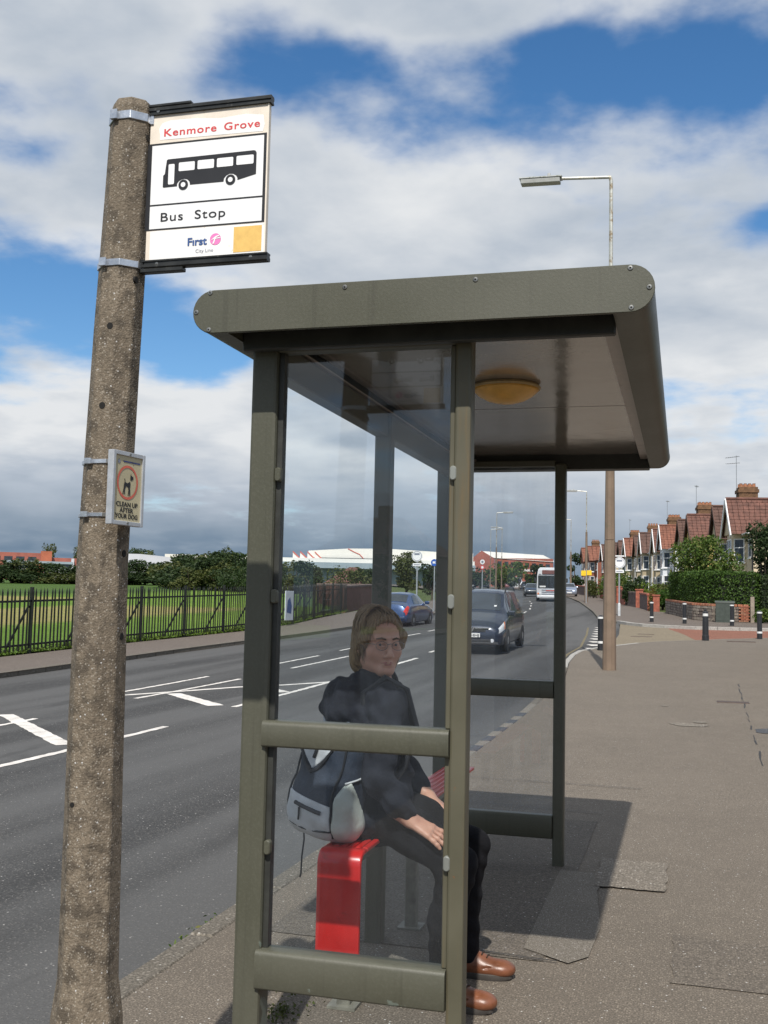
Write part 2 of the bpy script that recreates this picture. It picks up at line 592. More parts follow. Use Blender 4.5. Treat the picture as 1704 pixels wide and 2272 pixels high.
def paint_mat():
    m, t, b = new_mat('road_paint')
    tcn = N(t, 'ShaderNodeTexCoord')
    v = tcn.outputs['Object']
    n1 = noise(t, v, 5, 6, 0.65)
    n2 = noise(t, v, 85, 3, 0.6)
    c = ramp_node(t, n1, [(0.3, (0.50, 0.47, 0.43)), (0.7, (0.78, 0.74, 0.69))])
    w = math_node(t, 'ADD', math_node(t, 'MULTIPLY', n2, 0.8), math_node(t, 'MULTIPLY', n1, 0.45))
    c = mix_col(t, map_range(t, w, 0.44, 0.52), (0.12, 0.118, 0.115), c)
    t.links.new(c, b.inputs['Base Color'])
    b.inputs['Roughness'].default_value = 0.75
    bn = N(t, 'ShaderNodeBump', inp={'Strength': 0.7, 'Distance': 0.004})
    t.links.new(n2, bn.inputs['Height'])
    t.links.new(bn.outputs[0], b.inputs['Normal'])
    return m


M_paint = paint_mat()
M_yellow_paint = asphalt('road_paint_yellow', (0.25, 0.205, 0.115), (0.3, 0.27, 0.2), (0.6, 0.5, 0.3), 70, patchy=0.3, bump=0.003)


def grass_mat(name, a, b_, straw=None, sc=1.0):
    m, t, b = new_mat(name)
    tcn = N(t, 'ShaderNodeTexCoord')
    v = tcn.outputs['Object']
    mp = N(t, 'ShaderNodeMapping')
    mp.inputs['Scale'].default_value = (1, 1, 1)
    t.links.new(v, mp.inputs[0])
    n1 = noise(t, v, 0.06 * sc, 6, 0.6, 0.4)
    n2 = noise(t, v, 1.6 * sc, 6, 0.65)
    n3 = noise(t, v, 26 * sc, 4, 0.7)
    c = mix_col(t, map_range(t, n1, 0.35, 0.66), a, b_)
    c = mix_col(t, map_range(t, n2, 0.35, 0.7, 0, 0.5), c, tuple(x * 0.62 for x in a))
    c = mix_col(t, map_range(t, n3, 0.45, 0.7, 0, 0.55), c, tuple(min(1, x * 1.6) for x in b_))
    if straw:
        sp0 = N(t, 'ShaderNodeSeparateXYZ')
        t.links.new(v, sp0.inputs[0])
        # the far half blends into a darker green
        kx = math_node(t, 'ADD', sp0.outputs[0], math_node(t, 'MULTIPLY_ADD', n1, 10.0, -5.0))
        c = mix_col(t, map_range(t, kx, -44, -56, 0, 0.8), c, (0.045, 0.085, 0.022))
        sp = N(t, 'ShaderNodeSeparateXYZ')
        t.links.new(v, sp.inputs[0])
        # mown, drying strips across the pitch
        for (x0, x1, w, y0, y1) in straw:
            e = math_node(t, 'ADD', sp.outputs[0], math_node(t, 'MULTIPLY_ADD', n2, 5.0, -2.5))
            e2 = math_node(t, 'ADD', sp.outputs[1], math_node(t, 'MULTIPLY_ADD', n2, 8.0, -4.0))
            k = math_node(t, 'MULTIPLY', map_range(t, e, x0, x0 + w), map_range(t, e, x1, x1 - w))
            k = math_node(t, 'MULTIPLY', k, math_node(t, 'MULTIPLY', map_range(t, e2, y0, y0 + 6), map_range(t, e2, y1, y1 - 6)))
            k = math_node(t, 'MULTIPLY', k, map_range(t, n2, 0.22, 0.60, 0.25, 0.95))
            c = mix_col(t, k, c, (0.30, 0.255, 0.10))
    t.links.new(c, b.inputs['Base Color'])
    b.inputs['Roughness'].default_value = 0.9
    b.inputs['Specular IOR Level'].default_value = 0.15
    bn = N(t, 'ShaderNodeBump', inp={'Strength': 1.0, 'Distance': 0.05})
    t.links.new(math_node(t, 'ADD', n3, n2), bn.inputs['Height'])
    t.links.new(bn.outputs[0], b.inputs['Normal'])
    return m


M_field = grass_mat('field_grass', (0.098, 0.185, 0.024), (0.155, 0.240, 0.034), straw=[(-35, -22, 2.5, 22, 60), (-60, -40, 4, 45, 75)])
M_ground = grass_mat('rough_ground', (0.060, 0.085, 0.026), (0.085, 0.105, 0.035), sc=0.6)
M_garden = grass_mat('garden_ground', (0.070, 0.095, 0.028), (0.10, 0.10, 0.045))

# one sheet to the horizon
sheet('ground', [(-2500, -300), (2500, -300), (2500, 3500), (-2500, 3500)], -0.30, M_ground, step=4, dense_to=60)
# playing field on the left
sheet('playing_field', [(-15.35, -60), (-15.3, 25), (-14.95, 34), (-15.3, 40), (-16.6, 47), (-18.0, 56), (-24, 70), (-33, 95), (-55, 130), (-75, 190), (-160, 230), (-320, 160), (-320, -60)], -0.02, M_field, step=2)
far_field = [(x, y) for x, y in [(-17.2, 56), (-20.5, 75), (-27, 105), (-38, 140), (-50, 170)]]
# carriageway: between the kerbs
right_edge = [(x, y) for y, x in RIGHT_KERB] + [(-2.5, 31.5), (-2.2, 33)] + [(-2.0, 36.5), (-2.2, 41), (-2.9, 51.4)] + MAIN_FAR[1:]
left_edge = [(x, y) for y, x in LEFT_KERB]
sheet('road', right_edge + left_edge[::-1], -0.10, M_road, step=1.5)
# side road: tan apron, then red beyond a skew joint
sheet('side_road', [(x + 0.0, y) for x, y in NEAR_CORNER[1:7]] + [(0.37, 39.0), (0.0, 42.67), (-0.56, 46.55), (-0.62, 47.45)] + [(-1.72, 48.2), (-2.45, 49.6), (-2.8, 50.9), (-2.3, 41), (-2.2, 36.5), (-2.35, 33)], -0.096, M_tan, step=1.0)
sheet('side_road_red', NEAR_CORNER[6:] + [(34, 47.4), (3.4, 47.05), (2.25, 46.85), (0.5, 46.8), (-0.62, 47.45), (-0.56, 46.55), (0.0, 42.67), (0.37, 39.0)], -0.0955, M_redpave, step=1.0)
# pavements
near_right = [(x, y) for y, x in RIGHT_KERB]
sheet('pavement', near_right + NEAR_CORNER[1:] + [(34, 43), (34, 36), (3.3, 36), (3.3, -60)], 0.0, M_pave, step=1.0)
sheet('pavement_far', FAR_CORNER[1:] + MAIN_FAR[1:] + [(-68, 292), (-40, 231), (-26, 193), (-17.5, 161.5), (-12.0, 135), (-8.0, 114), (-5.3, 95.5), (-3.4, 80), (-1.9, 70), (-0.7, 66), (0.2, 59), (0.7, 55.8), (1.5, 54.3), (34, 53.6)], 0.0, M_pave2, step=1.5)
lk = [(x, y) for y, x in LEFT_KERB]
sheet('pavement_left', lk + [(-96, 292), (-66, 232), (-49, 194), (-37.5, 162), (-29.5, 135), (-24, 111), (-20.3, 91), (-18.4, 71), (-17.3, 56.5), (-16.0, 47), (-14.8, 40), (-14.45, 34), (-14.8, 25), (-14.85, -60)], 0.0, M_pave2, step=1.5)
sheet('garden_ground', [(3.3, -60), (3.3, 36), (34, 36), (34, -60)], -0.02, M_garden, step=3)
sheet('garden_ground_far', [(1.5, 54.3), (0.7, 55.8), (0.2, 59), (-0.7, 66), (-1.9, 70), (-3.4, 80), (-5.3, 95.5), (-8.0, 114), (-12, 135), (-17.5, 161.5), (-26, 193), (30, 193), (34, 53.6)], -0.02, M_garden, step=3)


def strip(name, pts, w, dz, material, kind='structure', jag=0.0, parent=None):
    """painted line: pts are its centre line, w its width"""
    pts = [Vector((x, y, 0)) for x, y in pts]
    dense = []
    for a, b in zip(pts, pts[1:]):
        n = max(2, int((b - a).length / 0.09))
        for i in range(n):
            dense.append(a.lerp(b, i / n))
    dense.append(pts[-1])
    vs, fs = [], []
    for i, p in enumerate(dense):
        d = (dense[min(i + 1, len(dense) - 1)] - dense[max(i - 1, 0)]).normalized()
        nrm = Vector((-d.y, d.x, 0))
        for s in (-1, 1):
            q = p + nrm * s * (w / 2 + R.uniform(-jag, jag))
            vs.append((q.x, q.y, zt(q.y) + dz))
    for i in range(len(dense) - 1):
        fs.append((2 * i, 2 * i + 1, 2 * i + 3, 2 * i + 2))
    mb = MB().add(vs, fs)
    o = mb.build(name, material, parent, clean=False)
    for p in o.data.polygons:
        pass
    bm = bmesh.new()
    bm.from_mesh(o.data)
    for f in bm.faces:
        f.normal_update()
        if f.normal.z < 0:
            f.normal_flip()
    bm.to_mesh(o.data)
    bm.free()
    if kind:
        o['kind'] = kind
    return o


RZ = -0.10 + 0.005
markings = [
    ([(-9.05, 13.12), (-6.74, 10.90)], 0.21), ([(-6.5, 4.0), (-6.5, 9.0)], 0.10), ([(-6.49, 9.0), (-6.47, 12.85)], 0.10), ([(-9.19, 16.3), (-9.1, 19.83)], 0.085),
    ([(-9.0, 15.95), (-7.72, 18.19), (-7.16, 18.81), (-6.49, 19.81)], 0.14), ([(-8.49, 15.75), (-8.32, 19.6)], 0.085),
    ([(-8.30, 16.70), (-6.90, 15.36)], 0.26), ([(-6.59, 15.3), (-6.53, 19.85)], 0.10), ([(-8.42, 11.6), (-8.43, 12.9)], 0.085),
    ([(-8.99, 22.6), (-8.92, 26.03)], 0.085), ([(-8.26, 22.27), (-8.17, 26.25)], 0.085), ([(-9.0, 28.0), (-9.0, 31.5)], 0.085),
    ([(-6.45, 22.9), (-6.43, 26.38)], 0.10), ([(-6.61, 28.5), (-6.66, 31.5)], 0.10), ([(-7.2, 18.2), (-6.66, 17.68)], 0.22),
    ([(-9.23, 34.6), (-9.12, 37.79)], 0.09), ([(-9.21, 39.45), (-9.21, 42.6)], 0.09), ([(-6.8, 34), (-6.9, 37)], 0.1), ([(-7.0, 40), (-7.2, 43)], 0.1),
    ([(-9.1, 1.5), (-9.1, 4.5)], 0.09), ([(-9.1, 6.5), (-9.1, 9.5)], 0.09)]
for pts, w in markings:
    strip('road_marking', pts, w, RZ, M_paint, jag=0.011)
for k in range(7):
    y = 48 + k * 7.5
    strip('road_marking', [(interp(LEFT_KERB, y) + 4.4, y), (interp(LEFT_KERB, y + 3) + 4.4, y + 3)], 0.10, RZ, M_paint)
# give way marks and faded yellow line at the mouth of the side road
for k in range(9):
    f = k / 8
    x, y = -2.62 + (-3.42 + 2.62) * f ** 1.1, 32.2 + 14.0 * f
    strip('give_way_mark', [(x - 0.12, y), (x + 0.30, y + 0.15)], 0.62, RZ, M_paint, jag=0.01)
strip('yellow_line', [(-2.72, 25.0), (-2.95, 27.6), (-3.02, 29.6), (-2.98, 33), (-3.4, 40), (-3.85, 46)], 0.07, RZ, M_yellow_paint)

# ------------------------------------------------------------------ kerbs, stone by stone
def kerb_run(name, line, stone, pick, width=0.13, rise=0.0, drop=0.22, gap=0.012, side=1, limit=999):
    """line: (x, y) points of the carriageway edge; stones lie on the pavement side"""
    root = thing(name, None, None)
    del root
    root = bpy.data.objects.new(name, None)
    COL.objects.link(root)
    root['kind'] = 'structure'
    protos = {}
    pts = [Vector((x, y)) for x, y in line]
    n = 0
    for a, b in zip(pts, pts[1:]):
        L = (b - a).length
        cnt = max(1, round(L / stone))
        for i in range(cnt):
            p = a.lerp(b, (i + 0.5) / cnt)
            d = (b - a).normalized()
            ln = L / cnt - gap
            m = pick(p.x, p.y, n)
            nrm = Vector((d.y, -d.x)) * side
            c = p + nrm * width / 2
            z = zt(c.y)
            slope = math.atan2(zt(c.y + 0.5) - zt(c.y - 0.5), 1.0) * d.y
            key = (m.name, round(ln, 3))
            if key not in protos:
                o = MB().box((0, 0, -drop / 2), (ln, width, drop)).build('kerb_stone', m, root, bevel=0.012, seg=1)
                protos[key] = o
            else:
                o = link_copy(protos[key], root)
            o.location = (c.x, c.y, z + rise + R.uniform(-0.003, 0.003))
            o.rotation_euler = (0, -slope, math.atan2(d.y, d.x) + R.uniform(-0.006, 0.006))
            n += 1
            if n >= limit:
                return root
    return root


def pick_near(x, y, n):
    if 10.3 < y < 17.0:
        return M_kerb_d if (n % 2) else M_kerb_l
    if y > 24.0:
        return M_kerb_w
    return M_kerb


kerb_run('kerb', [(-2.28, 1.2), (-2.28, 10.3)], 0.91, pick_near, rise=0.004)
kerb_run('kerb', [(-2.28, 10.3), (-2.28, 16)], 0.44, pick_near, rise=0.004)
kerb_run('kerb', [(-2.28, 16), (-2.42, 22), (-2.70, 25.4), (-2.81, 28.2), (-2.77, 29.8), (-2.58, 30.5), (-2.38, 31.5), (-2.0, 32.6), (-1.4, 34.3)], 0.75, pick_near, rise=0.004)
kerb_run('kerb', [(x - 0.08, y + 0.10) for x, y in NEAR_CORNER[3:9]], 0.9, lambda x, y, n: M_kerb_l, width=0.11, rise=0.002)
kerb_run('kerb', [(p[0], p[1]) for p in FAR_CORNER[0:]], 0.92, lambda x, y, n: M_kerb_w, width=0.22, rise=0.035)
kerb_run('kerb', MAIN_FAR[:8], 1.3, lambda x, y, n: M_kerb_l if y < 58 else M_kerb, width=0.14, rise=0.006)
kerb_run('kerb', [(-12.49, 9.0), (-12.46, 25), (-12.2, 35), (-12.35, 50), (-12.9, 57), (-14.0, 70)], 0.93, lambda x, y, n: M_kerb, width=0.14, rise=0.006, side=-1)


# ------------------------------------------------------------------ repairs, covers and cracks in the pavement
def blob(cx, cy, rx, ry, n=22, wob=0.22, rot=0.0):
    ph = [R.uniform(0, 6.28) for _ in range(4)]
    out = []
    for i in range(n):
        a = 2 * math.pi * i / n
        k = 1 + wob * (math.sin(2 * a + ph[0]) * 0.5 + math.sin(3 * a + ph[1]) * 0.35 + math.sin(5 * a + ph[2]) * 0.3)
        x, y = rx * k * math.cos(a), ry * k * math.sin(a)
        out.append((cx + x * math.cos(rot) - y * math.sin(rot), cy + x * math.sin(rot) + y * math.cos(rot)))
    return out


def wob_rect(x0, x1, y0, y1, j=0.015, n=8):
    out = []
    for (ax, ay), (bx, by) in (((x0, y0), (x1, y0)), ((x1, y0), (x1, y1)), ((x1, y1), (x0, y1)), ((x0, y1), (x0, y0))):
        for i in range(n):
            out.append((ax + (bx - ax) * i / n + R.uniform(-j, j), ay + (by - ay) * i / n + R.uniform(-j, j)))
    return out


sheet('pavement_patch', wob_rect(-1.95, -0.62, 5.0, 8.3, 0.006), 0.004, M_patch, step=2)
sheet('pavement_patch', [(-0.72, 5.15), (-0.5, 5.0), (-0.42, 5.12), (-0.40, 5.6), (-0.47, 6.3), (-0.43, 6.7), (-0.72, 6.7)], 0.0075, M_patch2, step=2)
sheet('pavement_patch', wob_rect(-0.50, -0.10, 6.40, 7.10, 0.012), 0.010, M_pale, step=2)
sheet('pavement_patch', wob_rect(-0.05, 2.9, 4.9, 5.6, 0.012), 0.004, M_patch3, step=2)
sheet('mortar_splash', blob(0.07, 15.05, 0.26, 0.17), 0.006, M_mortar, step=9)
sheet('mortar_splash', blob(0.22, 15.4, 0.10, 0.10, 14), 0.008, M_mortar, step=9)
sheet('mortar_splash', blob(-0.28, 17.3, 0.05, 0.07, 10), 0.006, M_mortar, step=9)
sheet('oil_stain', blob(1.12, 14.8, 0.26, 0.26, 18), 0.006, M_kerb_d, step=9)
crack = [(0.62, 4.2)]
y = 4.2
while y < 21.5:
    y += R.uniform(0.25, 0.6)
    crack.append((0.62 + (y - 4.2) * 0.022 + R.uniform(-0.012, 0.012), y))
for i in range(len(crack) - 1):
    if R.random() < 0.72:
        strip('pavement_joint', [crack[i], crack[i + 1]], R.choice((0.006, 0.010, 0.02)), 0.004, M_tar, jag=0.003)
for (x0, y0, x1, y1) in ((-2.0, 9.9, -0.35, 9.85), (-1.9, 8.7, -0.6, 8.6), (-1.2, 5.02, -0.55, 5.0), (0.6, 19.2, 1.3, 19.25)):
    strip('pavement_joint', [(x0, y0), ((x0 + x1) / 2, (y0 + y1) / 2 + 0.02), (x1, y1)], 0.010, 0.012, M_tar, jag=0.003)
M_iron = mat('cast_iron', (0.085, 0.058, 0.048), 0.6, metal=0.5, var=0.3, vscale=14, bump=0.003, bscale=60)
mh = MB().bbox(1.36, 2.24, 36.45, 36.95, zt(36.7) - 0.02, zt(36.7) + 0.012)
tag(mh.build('access_cover', M_iron, bevel=0.006), 'rusty brown rectangular iron cover flush in the pavement by the tapered bollard', 'access cover')
for (cx, cy, ln) in ((-1.45, 40.0, 0.75), (-1.35, 41.8, 0.6)):
    z = zt(cy) - 0.10
    mb = MB().bbox(cx - ln / 2, cx + ln / 2, cy - 0.16, cy + 0.16, z - 0.02, z + 0.012)
    tag(mb.build('drain_cover', M_iron, bevel=0.006), 'nearer long dark cover set in the tan side road' if cy < 41 else 'farther, shorter dark cover set in the tan side road', 'drain cover')
mb = MB().bbox(0.52, 1.02, 18.2, 18.45, zt(18.3) - 0.02, zt(18.3) + 0.008)
tag(mb.build('stop_tap_cover', M_iron, bevel=0.005), 'small worn service cover set in the open pavement right of the shelter', 'service cover')

# ================================================================== concrete stop post, flag sign, dog sign
def exposed_concrete():
    m, t, b = new_mat('exposed_concrete')
    tcn = N(t, 'ShaderNodeTexCoord')
    v = tcn.outputs['Object']
    n1 = noise(t, v, 5, 6, 0.6)
    n2 = noise(t, v, 26, 5, 0.6)
    n3 = noise(t, v, 130, 3, 0.6)
    vo = N(t, 'ShaderNodeTexVoronoi')
    vo.inputs['Scale'].default_value = 215
    t.links.new(v, vo.inputs['Vector'])
    cs = N(t, 'ShaderNodeSeparateColor')
    t.links.new(vo.outputs['Color'], cs.inputs[0])
    c = ramp_node(t, n1, [(0.3, (0.135, 0.107, 0.076)), (0.7, (0.225, 0.182, 0.132))])
    c = mix_col(t, map_range(t, n2, 0.46, 0.64, 0, 0.9), c, (0.065, 0.052, 0.038))
    c = mix_col(t, map_range(t, n3, 0.35, 0.62, 0.6, 0.0), c, (0.09, 0.072, 0.05))
    k = math_node(t, 'MULTIPLY', map_range(t, cs.outputs[0], 0.74, 0.90), map_range(t, vo.outputs['Distance'], 0.6, 0.35))
    c = mix_col(t, math_node(t, 'MULTIPLY', k, 0.55), c, (0.38, 0.34, 0.28))
    k2 = math_node(t, 'MULTIPLY', map_range(t, cs.outputs[1], 0.988, 0.993), map_range(t, vo.outputs['Distance'], 0.6, 0.35))
    c = mix_col(t, k2, c, (0.50, 0.49, 0.47))
    t.links.new(c, b.inputs['Base Color'])
    b.inputs['Roughness'].default_value = 0.82
    b.inputs['Specular IOR Level'].default_value = 0.4
    bn = N(t, 'ShaderNodeBump', inp={'Strength': 1.0, 'Distance': 0.0022})
    t.links.new(math_node(t, 'ADD', math_node(t, 'MULTIPLY', vo.outputs['Distance'], -0.6), n2), bn.inputs['Height'])
    t.links.new(bn.outputs[0], b.inputs['Normal'])
    return m


M_conc = exposed_concrete()
M_strap = mat('galvanised', (0.55, 0.57, 0.60), 0.32, metal=0.85, var=0.15, vscale=25, bump=0.002, bscale=30)
M_hole = mat('dark_hole', (0.008, 0.007, 0.006), 0.9)
PX, PY = -1.414, 2.452
post = thing('bus_stop_post', 'mottled octagonal exposed-concrete post carrying the white bus stop flag', 'post', (PX, PY, 0))


def octa(mb, rings, mi=0):
    vs, fs = [], []
    for z, w, cx in rings:
        r = w / 2 / math.cos(math.pi / 8)
        for k in range(8):
            a = math.pi / 8 + k * math.pi / 4
            vs.append((cx + r * math.cos(a), r * math.sin(a), z))
    for i in range(len(rings) - 1):
        for k in range(8):
            k2 = (k + 1) % 8
            fs.append((i * 8 + k, i * 8 + k2, (i + 1) * 8 + k2, (i + 1) * 8 + k))
    fs.append(tuple(range(7, -1, -1)))
    fs.append(tuple(range((len(rings) - 1) * 8, len(rings) * 8)))
    mb.add(vs, fs, mi)
    return mb


SH = lambda z: interp([(0, -0.006), (0.73, -0.008), (1.2, -0.014), (1.7, -0.017), (2.3, -0.001), (2.85, 0.017)], z)      # the shaft leans a touch
W_ = lambda z: interp([(0.6, 0.139), (0.735, 0.1375), (1.25, 0.130), (1.7, 0.1207), (2.85, 0.107)], z)
rings = [(-0.10, 0.180, -0.006), (0.50, 0.170, -0.006), (0.57, 0.162, -0.006), (0.66, 0.1385, -0.007)]
z = 0.85
while z < 2.84:
    rings.append((z, W_(z) * R.uniform(0.994, 1.006), SH(z)))
    z += 0.12
rings += [(2.872, 0.106, SH(2.87)), (2.893, 0.094, SH(2.88)), (2.899, 0.070, SH(2.9)), (2.900, 0.01, SH(2.9))]
octa(MB(), rings).build('shaft', M_conc, post, bevel=0.003, seg=1, angle=20)
for zz, hh in ((2.843, 0.022), (2.452, 0.018), (1.938, 0.011), (1.803, 0.010)):
    mb = MB()
    w = W_(zz) + 0.007
    octa(mb, [(zz - hh / 2, w, SH(zz)), (zz + hh / 2, w - 0.0004, SH(zz))])
    mb.box((SH(zz) - 0.02, -w / 2 - 0.004, zz), (0.020, 0.010, hh + 0.004))
    mb.box((SH(zz) + w / 2 + 0.004, 0.0, zz), (0.010, 0.02, hh + 0.003))
    mb.build('strap', M_strap, post, bevel=0.001, seg=1)
for (hx, hz) in ((-1.404, 2.286), (-1.410, 2.081), (-1.434, 1.087)):
    rr = 0.0085 if hz > 1.5 else 0.006
    MB().lathe([(rr, 0), (rr, 0.006)], (SH(hz) + (hx + 1.414), -W_(hz) / 2 - 0.0012, hz), 12, 'Y').build('bolt_hole', M_hole, post)
for (hy, hz) in ((2.44, 2.793), (2.427, 2.412), (2.45, 1.708), (2.45, 1.499)):
    MB().lathe([(0.009, 0), (0.009, 0.006)], (SH(hz) + W_(hz) / 2 - 0.004, hy - PY, hz), 12, 'X').build('bolt_hole', M_hole, post)

M_signwhite = mat('sign_white', (0.80, 0.80, 0.80), 0.45, var=0.025, vscale=4)
M_signcream = mat('sign_cream', (0.74, 0.66, 0.56), 0.55, var=0.10, vscale=9, dirt=((0.50, 0.40, 0.25), 18, 0.60, 0.75))
M_paper = mat('sign_paper', (0.80, 0.79, 0.77), 0.6, var=0.03, vscale=9, dirt=((0.55, 0.47, 0.33), 35, 0.66, 0.74))
M_black = mat('sign_black', (0.013, 0.013, 0.015), 0.45, var=0.1)
M_blackmetal = mat('black_channel', (0.022, 0.023, 0.022), 0.4, metal=0.3, var=0.35, vscale=20, dirt=((0.10, 0.10, 0.09), 40, 0.62, 0.72))
M_red = mat('sign_red', (0.58, 0.045, 0.05), 0.5, var=0.08, vscale=40)
M_blue = mat('sign_blue', (0.035, 0.085, 0.24), 0.5)
M_pink = mat('sign_pink', (0.78, 0.20, 0.47), 0.5)
M_grey = mat('sign_grey', (0.20, 0.22, 0.27), 0.5)
M_yel = mat('sign_yellow', (0.72, 0.46, 0.13), 0.5, var=0.06, vscale=60)
M_screw = mat('screw_steel', (0.24, 0.24, 0.225), 0.35, metal=0.8, var=0.2, vscale=80)

# local frame of a flat print: origin, right axis, up axis, outward normal
class Plane:
    def __init__(self, o, u, v):
        self.o, self.u, self.v = Vector(o), Vector(u), Vector(v)
        self.n = self.u.cross(self.v).normalized()

    def p(self, a, b, d=0.0):
        return self.o + self.u * a + self.v * b + self.n * d


def flat(mb, pl, poly, d=0.0006, th=0.0, mi=0):
    """filled polygon (any simple outline) printed on a plane"""
    tris = tessellate_polygon([[Vector((a, b, 0)) for a, b in poly]])
    vs = [pl.p(a, b, d) for a, b in poly]
    fs = []
    for t3 in tris:
        a, b, c = (vs[i] for i in t3)
        nn = (b - a).cross(c - a)
        fs.append(tuple(t3) if nn.dot(pl.n) > 0 else tuple(reversed(t3)))
    mb.add(vs, fs, mi)
    return mb


def rect(x0, x1, y0, y1):
    return [(x0, y0), (x1, y0), (x1, y1), (x0, y1)]


def rrect(x0, x1, y0, y1, r, n=4):
    out = []
    for cx, cy, a0 in ((x1 - r, y0 + r, -90), (x1 - r, y1 - r, 0), (x0 + r, y1 - r, 90), (x0 + r, y0 + r, 180)):
        for i in range(n + 1):
            a = math.radians(a0 + 90 * i / n)
            out.append((cx + r * math.cos(a), cy + r * math.sin(a)))
    return out


def disc(cx, cy, r, n=28, sx=1.0):
    return [(cx + sx * r * math.cos(2 * math.pi * i / n), cy + r * math.sin(2 * math.pi * i / n)) for i in range(n)]


def lettering(name, body, pl, x0, x1, base, cap, material, parent, off, d=0.0009, bold=0.0, space=1.0, shear=0.0, word=1.0):
    cu = bpy.data.curves.new(name, 'FONT')
    cu.body = body
    cu.size = 1.0
    cu.offset = bold
    cu.space_character = space
    cu.space_word = word
    cu.shear = shear
    cu.fill_mode = 'FRONT'
    cu.resolution_u = 4
    tmp = bpy.data.objects.new('tmp_text', cu)
    COL.objects.link(tmp)
    bpy.context.view_layer.update()
    me = bpy.data.meshes.new_from_object(tmp.evaluated_get(bpy.context.evaluated_depsgraph_get()))
    bpy.data.objects.remove(tmp)
    bpy.data.curves.remove(cu)
    xs = [v.co.x for v in me.vertices]
    # height of a capital in the built-in face is about 0.73 of the size
    sx = (x1 - x0) / (max(xs) - min(xs))
    mx = min(xs)
    sy = cap / 0.729
    for v in me.vertices:
        q = pl.p(x0 + (v.co.x - mx) * sx, base + v.co.y * sy, d)
        v.co = q - Vector(off)
    me.materials.append(material)
    me.name = name
    o = bpy.data.objects.new(name, me)
    COL.objects.link(o)
    o.parent = parent
    return o


